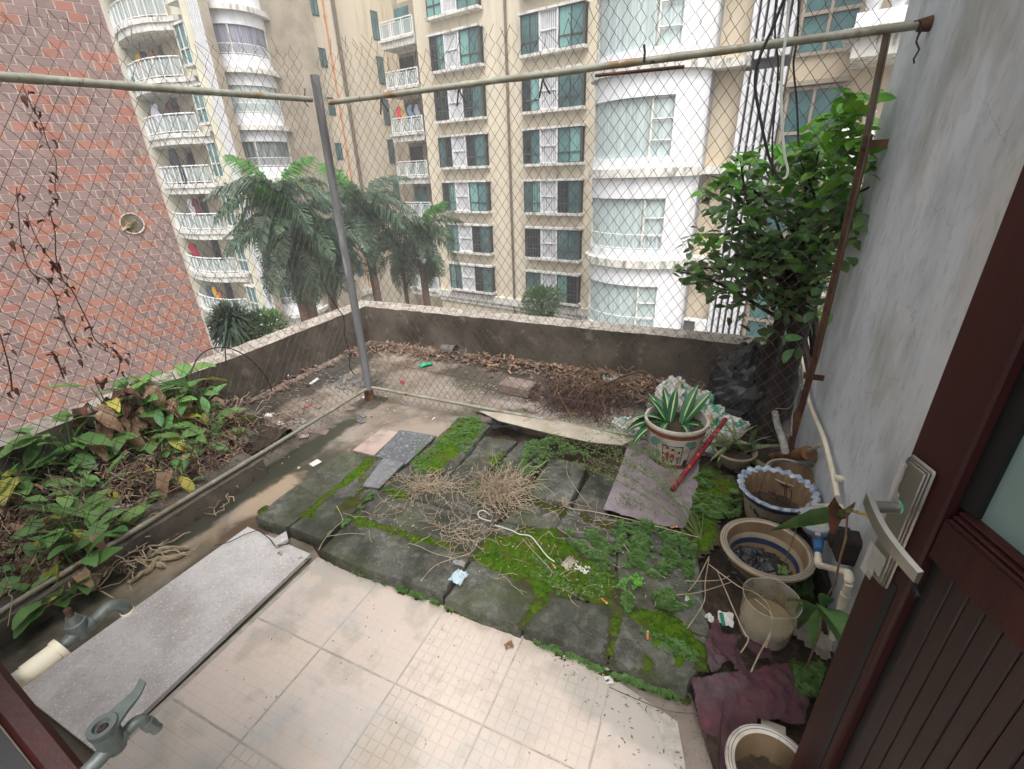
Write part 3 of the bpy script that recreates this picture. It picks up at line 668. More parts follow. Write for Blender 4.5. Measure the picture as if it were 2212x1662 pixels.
vh = m.build('vent_hole', M['mortar'], brk)
m = MB(); m.lathe([(.122, .0135), (.06, .0133), (.001, .013)], n=32, M=Mh); m.build('vent_back', mat('grey vent lining', C(126,120,106), C(90,84,72), 9, rough=.9, bump=.2), vh)
m = MB(); Mf = Mh @ Matrix.Translation((-.045, -.02, .03)); m.lathe([(.001, .02), (.03, .02), (.034, 0)], n=16, M=Mf)
for k in range(4):
    a = k*math.pi/2+.5; m.box((0, 0, 0), (.1, .035, .006), M=Mf @ Matrix.Rotation(a, 4, 'Z') @ Matrix.Translation((.05, 0, -.004)) @ Matrix.Rotation(.5, 4, 'X'))
m.build('fan_blade', mat('dirty cream fan', C(168,146,104), C(110,92,64), 16, rough=.6), vh)


# ================================================================== terrace: floor and walls
g = MB()
g.prism([(-3.12, -1.2), (1.4, -1.2), (1.4, 3.4), (-3.12, 3.4)], -.2, 0)
tag(g.build('terrace_floor', M['concrete'], smooth=False), kind='structure')
def rough_wall(name, a, b, n, w, z0, z1, mside, mtop, label):
    a = Vector((*a, 0)); b = Vector((*b, 0)); t = (b-a); L = t.length; t.normalize(); q = Vector((-t.y, t.x, 0))*w
    N = int(L/.04); vs = []; fs = []; mi = []
    mb = MB()
    def nz(p, s, k): return noise.noise(Vector(p)*s)*k
    for face in range(3):
        def P(i, j):
            u = i/N
            if face == 0: x = a+t*L*u; z = z0+(z1-z0)*j/6; off = nz((x.x, x.y, z), 3, .006)*(1 if j < 6 else 0)
            elif face == 1: x = a+t*L*u+q*(j/6); z = z1
            else: x = a+t*L*u+q; z = z0-8*(j/6)+(z1-z0)*(1-j/6); return Vector((x.x, x.y, z1-(z1-z0+8)*(j/6)))
            if face == 0 and j == 6 or face == 1 and j == 0:
                e = nz((x.x*1., x.y*1., 4), 9, .009)+nz((x.x, x.y, 9), 30, .004); return Vector((x.x, x.y, z+e))
            if face == 1: z += nz((x.x, x.y, 1), 12, .005)
            return Vector((x.x, x.y, z))
        mb.grid(P, N, 6, 1 if face == 1 else 0)
    return mb
mb = rough_wall('parapet', (1.4, 3.4), (-3.13, 3.4), 0, -.2, 0, .345, 0, 0, 0)
MATS = [M['parapet'], M['cap']]
o = mb.build('parapet_wall', MATS); tag(o, 'low stained concrete parapet with a pale chipped cap along the far terrace edge', 'wall')
mb = rough_wall('parapet', (-3.13, 3.6), (-3.13, -1.2), 0, -.2, 0, .34, 0, 0, 0)
o = mb.build('parapet_wall', MATS); tag(o, 'low stained concrete parapet wall running back along the brick-tiled building behind the leafy plants', 'wall')

m = MB()
m.grid(lambda i, j: Vector((.5+.006*noise.noise(Vector((0, i*.2, j*.2))), .2+2.5*i/50, -.1+4.6*j/80)), 50, 80)
m.grid(lambda i, j: Vector((.5+.24*i, 2.7, -.1+4.6*j)), 1, 1)
tag(m.build('side_wall', M['greywall']), 'tall grey cement rendered wall at the right with long pale streaks', 'wall')
# own house behind the camera
hs_ = empty('house', (0, -.2, 0), 'house wall and dark red wooden sill at the lower left corner of the view', 'building')
m = MB()
m.box((-2.6, -.17, 1.4), (3.9, .2, 2.8)); m.box((.93, -.17, 1.4), (.55, .2, 2.8)); m.box((-.2, -.17, 2.7), (6, .2, .5))
m.build('wall', M['whitewall'], hs_, smooth=False)
m = MB(); m.box((-1.3, .02, .2), (1.9, .16, .42)); m.build('plinth', M['cap'], hs_, smooth=False)
A = CAM+ray(-100, 1370)*.98; B = CAM+ray(234, 1787)*.90
ax = (B-A).normalized()
m = MB()
nn = Vector((0, 0, 1)).cross(ax).normalized(); up_ = ax.cross(nn)
Mx = Matrix(((ax.x, nn.x, up_.x, (A.x+B.x)/2), (ax.y, nn.y, up_.y, (A.y+B.y)/2), (ax.z, nn.z, up_.z, (A.z+B.z)/2), (0, 0, 0, 1)))
m.box((0, 0, 0), ((B-A).length+.3, .03, .03), M=Mx @ Matrix.Translation((0, 0, 0)), bev=.006)
m.build('sill', M['mahog'], hs_)
m = MB(); m.box((0, 0, 0), ((B-A).length+.3, .3, .03), M=Mx @ Matrix.Translation((0, -.167, 0))); m.build('sill_board', M['gasket'], hs_)

# ---------------- tiled strip: every tile a part
m = MB(); m.prism([(-1.43, -.6), (.17, -.6), (.13, .7), (.06, .93), (-.2, 1.0), (-1.43, 1.012)], .001, .0086)
tf = tag(m.build('tiled_floor', M['grout'], smooth=False), kind='structure')
tp = .317
def tile_mesh(dep=.0016):
    mb = MB(); n = 10; h = (tp-.005); c = h/n; gap = .0012
    # cushioned squares separated by shallow grooves, one slab below
    mb.box((0, 0, -.001), (h, h, .008))
    mb.grid(lambda i, j: Vector((-h/2+.003+(h-.006)*i/n, -h/2+.003+(h-.006)*j/n, .0035)), n, n)
    for i in range(n):
        for j in range(n):
            x = -h/2+(i+.5)*c; y = -h/2+(j+.5)*c
            a = c/2-gap*(.8 if dep < .001 else .7); b_ = a-.0009
            vs = [Vector((x+sx*q, y+sy*q, z)) for q, z in ((a, .0036), (b_, .0036+dep)) for sx, sy in ((-1, -1), (1, -1), (1, 1), (-1, 1))]
            mb.add(vs, [(4, 5, 6, 7), (0, 1, 5, 4), (1, 2, 6, 5), (2, 3, 7, 6), (3, 0, 4, 7)], 0)
    me = bpy.data.meshes.new('tile'); me.from_pydata(mb.v, [], mb.f); me.materials.append(M['tile']); return me
tme = tile_mesh(); tmf = tile_mesh(.0005)
for i in range(5):
    for j in range(5):
        x = -1.413+tp*(i+.5); y = 1.012-tp*(j+.5)
        if x > .16: continue
        sx = 1; 
        if i == 4: x = -.145+.15; sx = .94
        if i == 4 and j == 0:
            mb = MB(); mb.prism([(-.142, .7), (.135, .7), (.12, .78), (.05, .82), (.0, .9), (-.08, .945), (-.142, .955)], .003, .011)
            mb.build('tile', M['tile'], tf, smooth=False); continue
        mesh_obj('tile', tme if i >= 2 or (i == 1 and j == 2) else tmf, tf, (x, y, .006+rnd(-.0006, .0006)), (rnd(-.003, .003), rnd(-.003, .003), rnd(-.003, .003)), (sx, 1, 1))

# grey stone sheet
q = [G(*p, .03) for p in ((30, 1500), (528, 1133), (690, 1200), (218, 1650))]
q[0] = Vector((-1.885, .19, 0)); q[1] = Vector((-1.86, 1.015, 0)); q[2] = Vector((-1.452, 1.0, 0)); q[3] = Vector((-1.43, .19, 0))
m = MB(); m.prism([q[0], q[3], q[2], q[1]], .012, .03)
tag(m.build('stone_sheet', M['slabstone'], smooth=False, loc=tuple(q[0])), 'large smooth pale grey stone sheet lying beside the cream tiles', 'stone slab')

# ---------------- dark concrete slabs
TOP = .07
def slab(pts, label, z=TOP, th=.065, m_='slab', seed=0, name='concrete_slab', n=12, wob=.0035, cat='slab'):
    q = [Vector((p.x, p.y, 0)) for p in pts]; FL, BL, BR, FR = q
    c = (FL+BL+BR+FR)/4
    def P2(i, j, zz, ins=0, e=1):
        u, v = i/n, j/n; p = FL*(1-u)*(1-v)+FR*u*(1-v)+BR*u*v+BL*(1-u)*v
        d = Vector((noise.noise(p*7+Vector((seed, 0, 0))), noise.noise(p*7+Vector((0, seed, 5))), 0))*.012 + Vector((noise.noise(p*30), noise.noise(p*30+Vector((9, 9, 9))), 0))*.005
        p = p+d; p = p+(c-p).normalized()*ins
        hgt = noise.noise(p*9+Vector((seed*3, 1, 1)))*wob + noise.noise(p*40)*.0012
        edge = i in (0, n) or j in (0, n)
        return Vector((p.x, p.y, zz+(hgt if zz > z-.03 else 0)-(.003+.006*abs(noise.noise(p*22)) if edge and e else 0)))
    mb = MB(); mb.grid(lambda i, j: P2(i, j, z), n, n)
    ring = [(i, 0) for i in range(n)]+[(n, j) for j in range(n)]+[(i, n) for i in range(n, 0, -1)]+[(0, j) for j in range(n, 0, -1)]
    vs = []; L = len(ring)
    for lv, (zz, ins) in enumerate(((z, 0), (z-.014, -.006), (z-th, -.002))):
        vs += [P2(i, j, zz, ins, lv == 0) for i, j in ring]
    fs = [(r_*L+(k+1) % L, r_*L+k, (r_+1)*L+k, (r_+1)*L+(k+1) % L) for r_ in range(2) for k in range(L)]
    mb.add([Vector(v) for v in vs], [tuple(reversed(f)) for f in fs])
    return tag(mb.build(name, M[m_], loc=(c.x, c.y, z-th)), label, cat, 'mossy concrete slabs laid on the terrace' if cat == 'slab' else None)
def q4(a, z=TOP): return [GK(*p, z) for p in a]
SL = [
 ([(12,40,1110),(12,740,588),(12,965,640),(12,292,1192)], 'leftmost long dark slab, nearly bare, a tiny moss spot at its near corner'),
 ([(12,308,1192),(12,988,645),(12,1220,698),(12,562,1285)], 'long dark slab with a diagonal moss strip on its left edge, second from left'),
 ([(12,550,1372),(12,785,1128),(12,1740,1405),(16,1495,290)], 'long dark slab along the tile edge with a pale blue packet at its right end'),
 ([(12,795,1108),(12,1005,900),(12,1930,1160),(12,1752,1390)], 'second long dark slab from the tiles, strewn with dry grass and a short moss streak'),
 ([(12,1015,882),(12,1228,722),(12,2030,915),(12,1942,1135)], 'dark slab hidden beneath the dry grass clump, third from the tiles'),
 ([(16,1535,322),(12,1765,1425),(17,335,285),(17,168,545)], 'dark slab by the tiles right of the pale blue packet, moss behind'),
 ([(17,195,558),(17,350,300),(17,905,395),(17,832,762)], 'roundish dark slab by the tiles with a cigarette butt at its far right corner'),
 ([(17,862,778),(17,935,405),(17,1650,640),(17,1475,1042)], 'rightmost slab by the tiles, brownish and cracked beside the maroon cloth'),
 ([(13,-190,1408),(13,0,1155),(13,905,1345),(17,905,378)], 'slab buried under the large patch of bright moss'),
 ([(13,925,1800),(13,925,1352),(13,1560,1430),(13,1640,2060)], 'slab covered in small green weeds in front of the pots'),
 ([(13,20,1140),(13,200,985),(13,490,1040),(13,420,1232)], 'small dark slab in front of the lifted slab beside the dry grass'),
 ([(13,440,1238),(13,510,1048),(13,1010,1130),(13,1010,1322)], 'small dark slab right in front of the purple sheet'),
 ([(13,1030,1330),(13,1030,1145),(13,1520,1265),(13,1560,1412)], 'slab at the near right corner of the purple sheet, edged with weeds'),
 ([(12,1240,712),(12,1640,325),(12,1885,395),(12,1560,778)], 'slab almost wholly covered in bright moss and tiny weeds, left end of the far row'),
 ([(12,1578,788),(12,1850,475),(12,2085,518),(12,1745,845)], 'slab with a moss spot between the mossiest slab and the black gap'),
 ([(13,-10,700),(13,158,505),(13,400,545),(13,150,800)], 'dark bare slab under the pale board'),
 ([(13,205,940),(13,400,658),(13,690,705),(13,545,1025)], 'square dark slab between the dry grass clump and the deep black gap'),
 ([(13,568,1030),(13,722,745),(13,955,742),(13,815,1085)], 'sunken dark slab at the left edge of the purple sheet'),
]
for k, (a, l) in enumerate(SL): slab(q4(a), l, seed=k*1.7, z=TOP-(.022 if k == 17 else 0)-(.012 if k == 15 else 0)+(.008 if k == 16 else 0))
# soil between and under the slabs
m = MB(); m.prism([GK(12,380,1180), GK(16,560,20), GK(17,1500,1075), GK(18,560,1100), (.5, 1.0), (.5, 2.2), GK(13,1500,500), GK(12,1700,380), GK(12,1240,690)][::1], .001, .012)
tag(m.build('soil_bed', M['soil'], smooth=False), kind='structure')
m = MB()
q = [GK(17,1490,1010,.02), GK(17,1600,860,.02), GK(17,1640,560,.03), (.5, 1.35, .03), (.5, .55, .03), (.25, .6, .03), (.16, .85, .03)]
m.prism([Vector(v) for v in q], .008, .038); tag(m.build('earth', M['soil'], smooth=False), kind='structure')
def flat(name, pts, z, th, mm, label, cat, tilt=0, wob=0):
    q = [GK(*p, z) for p in pts]; m = MB(); m.prism([Vector((v.x, v.y, 0)) for v in q], z-th, z)
    return tag(m.build(name, M[mm], smooth=False, loc=(q[0].x, q[0].y, z)), label, cat)
flat('tile_piece', [(12,805,592),(12,1035,425),(12,1162,452),(12,972,632)], .02, .012, 'pinktile', 'stained pink tile lying at the far end of the long slabs', 'tile')
flat('tile_piece', [(12,985,640),(12,1175,432),(12,1460,480),(12,1225,700)], .03, .012, 'greytile', 'speckled dark grey tile left of the mossiest slab', 'tile')
flat('tile_piece', [(12,882,872),(12,1045,655),(12,1208,692),(12,1012,888)], .086, .008, 'greytile2', 'smooth grey tile overlapping two slabs in front of the speckled tile', 'tile')
flat('tile_piece', [(12,180,1290),(12,285,1225),(12,300,1290),(12,200,1340)], .05, .015, 'slabstone', 'small pale stone chip on the corner of the big stone sheet', 'stone')

# ---------------- moss: raised cushions on the slabs
def inpoly(x, y, P):
    c = False; n = len(P); j = n-1
    for i in range(n):
        if (P[i][1] > y) != (P[j][1] > y) and x < (P[j][0]-P[i][0])*(y-P[i][1])/(P[j][1]-P[i][1])+P[i][0]: c = not c
        j = i
    return c
def pdist(x, y, P):
    d = 9; n = len(P)
    for i in range(n):
        a = P[i]; b = P[(i+1) % n]; vx, vy = b[0]-a[0], b[1]-a[1]; L = vx*vx+vy*vy+1e-12
        t = max(0, min(1, ((x-a[0])*vx+(y-a[1])*vy)/L)); d = min(d, math.hypot(a[0]+t*vx-x, a[1]+t*vy-y))
    return d if inpoly(x, y, P) else -d
def moss(polys, z, mm='moss', st=.007, h=.012, edge=.03, name='moss', base=None, grow=0):
    if mm == 'moss': moss(polys, z-.0015, 'mosshalo', st, h*.45, edge, name, grow=.016)
    mb = MB()
    for poly in polys:
        P = [(v.x, v.y) for v in (GK(*p, z) for p in poly)]
        x0 = min(p[0] for p in P)-.02; x1 = max(p[0] for p in P)+.02; y0 = min(p[1] for p in P)-.02; y1 = max(p[1] for p in P)+.02
        nx = max(2, int((x1-x0)/st)); ny = max(2, int((y1-y0)/st))
        def F(i, j):
            x = x0+(x1-x0)*i/nx; y = y0+(y1-y0)*j/ny
            d = pdist(x, y, P)+grow+(.012 if grow else .028)*noise.noise(Vector((x*18, y*18, 3)))+(.026 if grow else .014)*noise.noise(Vector((x*60, y*60, 1 if not grow else 5)))
            if d < -.008: return None
            hh = h*min(1, max(0, d)/edge)**.6*(.55+.45*noise.noise(Vector((x*40, y*40, 7))))+.003*noise.noise(Vector((x*160, y*160, 2)))
            return Vector((x+rnd(-.002, .002), y+rnd(-.002, .002), z-.004+max(0, hh)))
        mb.grid(F, nx, ny)
    return tag(mb.build(name, M[mm]), kind='stuff')
moss([[(12,905,655),(12,968,648),(12,950,740),(12,780,850),(12,640,930),(12,545,1040),(12,500,1115),(12,420,1105),(12,560,960),(12,730,815)],
      [(12,80,1085),(12,120,1040),(12,180,1045),(12,150,1075)],
      [(12,795,1105),(12,880,1100),(12,1010,1165),(12,1140,1190),(12,1150,1255),(12,980,1205),(12,830,1180)],
      [(12,1190,1225),(12,1350,1262),(12,1560,1330),(12,1620,1400),(12,1380,1325),(12,1215,1295)],
      [(12,1020,885),(12,1150,895),(12,1265,955),(12,1200,985),(12,1090,940)],
      [(12,1290,680),(12,1420,560),(12,1640,360),(12,1760,330),(12,1830,420),(12,1600,650),(12,1480,770),(12,1330,740)],
      [(12,1860,640),(12,1990,610),(12,1930,700),(12,1870,700)]], TOP+.002)
moss([[(13,-230,1420),(13,-60,1280),(13,200,1200),(13,420,1210),(13,640,1400),(13,900,1560),(17,900,380),(17,560,285),(17,400,300),(17,200,520),(17,172,535),(17,240,380),(17,310,290),(17,200,200),(17,20,130),(17,-160,70)],
      [(17,900,390),(17,955,400),(17,935,560),(17,870,770),(17,835,765),(17,880,560)],
      [(17,930,420),(17,1120,400),(17,1400,440),(17,1620,700),(17,1580,850),(17,1480,820),(17,1350,730),(17,1250,640),(17,1210,770),(17,1150,560)],
      [(17,1350,740),(17,1440,780),(17,1430,880),(17,1370,860)],
      [(17,1120,740),(17,1190,790),(17,1200,900),(17,1140,880)],
      [(13,1480,1130),(13,1700,1160),(13,1700,1300),(13,1550,1400)],
      [(13,1500,800),(13,1800,800),(13,1880,960),(13,1700,1130),(13,1500,1100)]], TOP+.002, h=.015)
moss([[(13,180,960),(13,300,990),(13,520,1040),(13,760,1120),(13,1000,1200),(13,900,1260),(13,600,1110),(13,380,1080)],
      [(13,1480,1140),(13,1640,1180),(13,1560,1300),(13,1400,1260)],
      [(12,850,760),(12,1000,800),(12,900,1000),(12,700,1090),(12,620,1090),(12,820,900)],
      [(11,1780,420),(11,1900,430),(11,1960,500),(11,1880,550),(11,1790,520)]], TOP+.001, 'mossdark', h=.008)
moss([[(16,600,10),(16,900,120),(16,1180,230),(16,1480,345),(16,1480,375),(16,1180,265),(16,850,125),(16,620,30)],
      [(16,1530,350),(16,2090,565),(16,2090,600),(16,1540,400)], [(17,260,640),(17,820,860),(17,1480,1100),(17,1440,1130),(17,800,900),(17,280,680)]], .014, 'mossdark', h=.012, st=.006)

# ---------------- weeds
def leafquad(mb, p, d, l, w, up=.5, mi=0):
    d = Vector(d).normalized(); s_ = d.cross(Vector((0, 0, 1)))
    if s_.length < .01: s_ = Vector((1, 0, 0))
    s_.normalize(); s_ = (s_+Vector((0, 0, rnd(-.4, .4)))).normalized()*w/2
    q = p+d*l*.5
    mb.add([p, q+s_, p+d*l, q-s_], [(0, 1, 2, 3)], mi)
def weeds(polys, z, n, h=.03, mm='weed', ls=(.004, .009), name='creeping_weed', clump=.5):
    mb = MB()
    for poly, n_ in zip(polys, n):
        P = [(v.x, v.y) for v in (GK(*p, z) for p in poly)]
        x0 = min(p[0] for p in P); x1 = max(p[0] for p in P); y0 = min(p[1] for p in P); y1 = max(p[1] for p in P)
        k = 0; t = 0
        while k < n_ and t < n_*12:
            t += 1; x, y = rnd(x0, x1), rnd(y0, y1)
            if not inpoly(x, y, P): continue
            f = noise.noise(Vector((x*16, y*16, 5)))+.5*noise.noise(Vector((x*45, y*45, 8)))
            if f < -.12*clump-.02+.0: continue
            hh = rnd(.1, 1)*h*(.4+min(1, max(0, f)*1.8)); k += 1
            c = Vector((x, y, z+hh)); a = rnd(0, 6.28); l = rnd(*ls)
            for w_ in range(3):
                aa = a+w_*2.1+rnd(-.3, .3); leafquad(mb, c, (math.cos(aa), math.sin(aa), rnd(-.1, .5)), l, l*.8)
    return tag(mb.build(name, M[mm], smooth=False), kind='stuff')
weeds([[(13,500,1230),(13,700,1230),(13,1100,1240),(13,1540,1310),(13,1500,1700),(17,1400,60),(17,1250,200),(17,1100,120),(17,860,60),(13,800,1500),(13,600,1380)],
       [(13,1510,960),(13,1640,960),(13,1890,1000),(13,1880,1130),(13,1700,1140),(13,1520,1090)],
       [(13,1550,790),(13,1640,780),(13,1700,850),(13,1640,910),(13,1560,890)],
       [(17,1190,290),(17,1500,310),(17,1510,400),(17,1330,435),(17,1220,390)],
       [(17,960,310),(17,1040,310),(17,1050,400),(17,1000,470),(17,950,400)],
       [(13,900,1140),(13,1300,1210),(13,1500,1280),(13,1300,1300),(13,950,1240)],
       [(18,400,830),(18,640,860),(18,540,1170),(18,400,1090)], [(18,380,60),(18,540,60),(18,540,330),(18,400,300)],
       [(13,200,540),(13,400,480),(13,700,540),(13,690,650),(13,400,640),(13,290,800),(13,190,900),(13,140,760)],
       [(12,1960,640),(12,2190,640),(12,2190,860),(12,1850,1080),(12,1700,900)]],
      TOP+.004, [6500, 1700, 600, 1200, 450, 1100, 1300, 600, 1700, 350], .03)
weeds([[(12,1600,350),(12,1780,310),(12,1850,430),(12,1700,620),(12,1480,480)], [(12,1260,690),(12,1480,770),(12,1300,780)],
       [(12,600,1260),(12,800,1090),(12,960,930),(12,980,950),(12,820,1120),(12,650,1280)],
       [(17,200,0),(17,900,80),(17,900,380),(17,300,290)], [(12,1300,500),(12,1560,520),(12,1500,700),(12,1290,700)],
       [(17,1050,560),(17,1560,700),(17,1560,850),(17,1200,700)]], TOP+.006, [900, 90, 150, 260, 260, 150], .012, ls=(.005, .009))
weeds([[(16,800,90),(16,1500,360),(16,2090,600),(16,2090,620),(16,1450,385),(16,800,130)], [(17,260,660),(17,820,880),(17,1450,1130),(17,1400,1150),(17,800,920),(17,300,700)],
       [(12,230,1400),(12,560,1480),(12,560,1500),(12,230,1440)]], .02, [260, 420, 30], .02, ls=(.005, .01))

# ================================================================== fence
FX, FY = -2.2, 2.3
fence = empty('chain_link_fence', (FX, FY, 0), 'rusty chain link fence on a weathered grey corner post with bamboo-like pipe rails', 'fence')
def limb(name, pts, r, mm, parent, n=12, wob=0): m = MB(); m.tube(pts, r, n); return m.build(name, M[mm], parent)
b0 = G(800, 868); t0 = PX(680, 163, b0.x)
m = MB(); N_ = 24
pts = []
for i in range(N_+1):
    t = i/N_; p = b0.lerp(Vector((b0.x+.01, b0.y+.02, t0.z)), t); p += Vector((.006*math.sin(t*5), .004*math.sin(t*7+1), 0)); pts.append(p)
m.tube(pts, [.0265-.003*i/N_+.0012*noise.noise(Vector((i*.9, 0, 0))) for i in range(N_+1)], 14)
post = m.build('post', M['postgrey'], fence)
m = MB(); m.tube([(b0.x, b0.y, -.01), (b0.x, b0.y, .015), (b0.x, b0.y, .1)], [.055, .036, .031], 14); m.build('post_foot', M['rust'], post)
m = MB(); m.grid(lambda i, j: Vector((b0.x-.1+.02*i, b0.y-.1+.02*j, max(.0015, .03*(1-math.hypot(i-5, j-5)/5.5)+.006*noise.noise(Vector((i, j, 0)))))), 10, 10); m.build('mortar_foot', M['parapet'], post)
def pipe(name, a, b, r, mm, nodes=(), sag=0):
    a = Vector(a); b = Vector(b); N = 60; pts = []; rs = []
    for i in range(N+1):
        t = i/N; pts.append(a.lerp(b, t)+Vector((0, 0, -sag*4*t*(1-t)+.002*noise.noise(Vector((t*9, r, 0))))))
        rs.append(r+.0006*noise.noise(Vector((t*30, 3, r)))+sum(.0018 for q in nodes if abs(q-t) < .009))
    m = MB(); m.tube(pts, rs, 12); return m.build(name, M[mm], fence)
tl = 1.83
pipe('top_rail', (FX, -.7, 1.75), (FX, 2.26, PX(665, 214, FX).z), .0145, 'galv', (.42, .58, .69, .79), .0)
tr0 = PY(712, 222, FY); tr1 = PY(2000, 52, FY)
pipe('top_rail', (tr0.x, FY, tr0.z), (.5, FY, tr1.z), .0142, 'galv', (.19, .33, .44, .5, .62, .7, .83), 0)
m = MB(); m.tube([(.465, FY, tr1.z-.002), (.5, FY, tr1.z)], [.018, .023], 10); m.build('wall_flange', M['rust'], fence)
bl0 = G(255, 1170, .12); 
pipe('bottom_rail', (FX, -.7, .12), (FX, 2.27, .12), .011, 'galv', (.5, .66, .8, .9), 0)
pipe('bottom_rail', (FX+.03, FY, .125), (-.16, FY, .12), .0105, 'galv', (.2, .37, .6, .8), 0)
# right post of steel angle with two clamps
m = MB(); pr = PY(1915, 75, FY); pr2 = PY(1705, 962, FY)
ps = [(pr.x, FY, pr.z), (.402, FY, 1.5), (.415, FY, .7), (.408, FY, .3), (.40, FY, 0)]
def angle_bar(m, ps, w=.021):
    for a, b in zip(ps[:-1], ps[1:]):
        a = Vector(a); b = Vector(b); d = (b-a); L = d.length; d.normalize(); x = Vector((1, 0, 0)); x = (x-d*x.dot(d)).normalized(); y = d.cross(x); c = (a+b)/2
        Mx = Matrix(((x.x, y.x, d.x, c.x), (x.y, y.y, d.y, c.y), (x.z, y.z, d.z, c.z), (0, 0, 0, 1)))
        m.box((0, 0, 0), (w, .005, L+.004), M=Mx); m.box((0, 0, 0), (.005, w, L+.003), M=Mx @ Matrix.Translation((w/2-.003, w/2, 0)))
angle_bar(m, ps[:3]); up = m.build('steel_post', M['rustgrey'], fence, smooth=False)
m = MB(); angle_bar(m, [(.404, FY-.004, 1.56), (.416, FY-.004, .7), (.408, FY-.004, .3), (.40, FY-.004, 0)], .024); m.build('steel_post', M['rust'], fence, smooth=False)
for p in ((1868, 312), (1750, 812)):
    q = PY(*p, FY); m = MB(); m.box((.43, FY-.012, q.z), (.078, .005, .026)); m.box((.393, FY-.002, q.z), (.005, .022, .026)); m.build('clamp', M['rust'], fence)
# chain link: interlocked zigzag wires in two panels
def mesh_panel(name, P, u0, u1, cw, ch, ztop, seed):
    mb = MB(); rr = random.Random(seed); n = int((u1-u0)/cw)
    for k in range(n+1):
        uc = u0+cw*k; zt = ztop(uc)+rr.uniform(-.03, .03); nz_ = int((zt-.03)/(ch/2)); pts = []
        lean = rr.uniform(-.02, .02)
        for j in range(nz_+1):
            z = .035+j*ch/2; side = 1 if (j+k) % 2 else -1
            u = uc+side*cw/2*.98; over = max(0, z-1.86)
            pts.append(P(u+lean*over*3+.02*noise.noise(Vector((u*3, z*3, seed))), z-.25*over*abs(noise.noise(Vector((u*2, 0, seed)))), .0012*side+.028*noise.noise(Vector((u*1.6, z*1.6, seed+4)))*min(1, z*2)-over*.35*noise.noise(Vector((u*1.3, 1, seed)))))
        pts[-1] = pts[-1]+Vector((rr.uniform(-.012, .012), rr.uniform(-.03, .01), rr.uniform(0, .02)))
        mb.tube(pts, .00122, 4, cap=False)
    return tag(mb.build(name, M['wire'], fence), kind='stuff')
def lerpf(tab):
    def f(x):
        if x <= tab[0][0]: return tab[0][1]
        for (a, b), (c, d) in zip(tab[:-1], tab[1:]):
            if x <= c: return b+(d-b)*(x-a)/(c-a)
        return tab[-1][1]
    return f
tabL = sorted([(PX(*K(*p), FX-.02).y, PX(*K(*p), FX-.02).z) for p in ((1, 150, 20), (1, 440, 50), (1, 650, 100), (1, 850, 180), (1, 1120, 235), (1, 1480, 280), (1, 1760, 250), (2, 120, 300), (2, 500, 345))])
tabR = [(PY(*K(*p), FY+.02).x, PY(*K(*p), FY+.02).z) for p in ((2, 520, 340), (2, 680, 330), (2, 870, 300), (2, 1000, 330), (2, 1300, 385), (2, 1500, 330), (2, 1850, 185), (3, 100, 240), (3, 260, 270), (3, 480, 160), (3, 620, 60), (3, 800, -60))]+[(-.3, 2.6), (.4, 2.7)]
tabR = sorted(tabR)
mesh_panel('wire_mesh', lambda u, z, d: Vector((FX-.03+d, u, z)), -.75, FY-.03, .0265, .070, lerpf(tabL), 3)
mesh_panel('wire_mesh', lambda u, z, d: Vector((u, FY+.03+d, z)), FX+.02, .385, .0265, .070, lerpf(tabR), 8)
# tie wires and straining wires
for p, f in (((2, 1025, 790), 1), ((2, 1630, 715), 1), ((3, 330, 640), 1)):
    q = PY(*K(*p), FY-.03); m = MB()
    m.tube([q+Vector((0, .03, .03)), q+Vector((.004, -.004, .0)), q+Vector((-.004, 0, -.03)), q+Vector((-.012, 0, -.062))], .004, 5)
    m.tube([q+Vector((0, .03, .03)), q+Vector((.012, -.004, -.004)), q+Vector((.026, 0, -.03)), q+Vector((.04, 0, -.05))], .004, 5); m.build('tie_wire', M['darkwire'], fence)
q = PY(*K(3, 1130, 490), FY-.02); m = MB(); m.tube([q, q+Vector((.002, 0, .03)), q+Vector((-.004, 0, .06))], .005, 5); m.build('tie_wire', M['darkwire'], fence)
m = MB(); a = PY(*K(3, 750, 585), FY-.02); b = PY(*K(3, 1450, 500), FY-.02); m.tube([a+Vector((0, 0, -.004)), b+Vector((0, 0, -.01))], .007, 6); m.build('tie_strip', M['rust'], fence)
m = MB(); pth = [(4, 1385, 165), (4, 1395, 200), (4, 1370, 290), (4, 1355, 330), (4, 1380, 390), (4, 1335, 465), (4, 1340, 500)]
m.tube([PY(*K(*p), FY-.03) for p in pth], .003, 5); m.tube([PY(*K(*p), FY-.03) for p in ((4, 1340, 170), (4, 1380, 160), (4, 1400, 240), (4, 1360, 300))], .0025, 5); m.build('tie_wire', M['darkwire'], fence)
m = MB(); c = Vector((FX-.02, FY-.05, tr0.z+.02))
m.tube([c+Vector((.0, .0, .05)), c+Vector((.02, -.03, .02)), c+Vector((.02, -.04, -.02)), c+Vector((.04, -.04, -.04))], .003, 5); m.build('tie_wire', M['darkwire'], fence)
m = MB(); m.tube([(FX-.02, FY+.04, .32), (-1.2, FY+.045, .28), (.35, FY+.04, .22)], .0018, 4); m.tube([(FX-.04, -.6, .3), (FX-.04, FY, .33)], .0018, 4); m.build('straining_wire', M['wire'], fence)

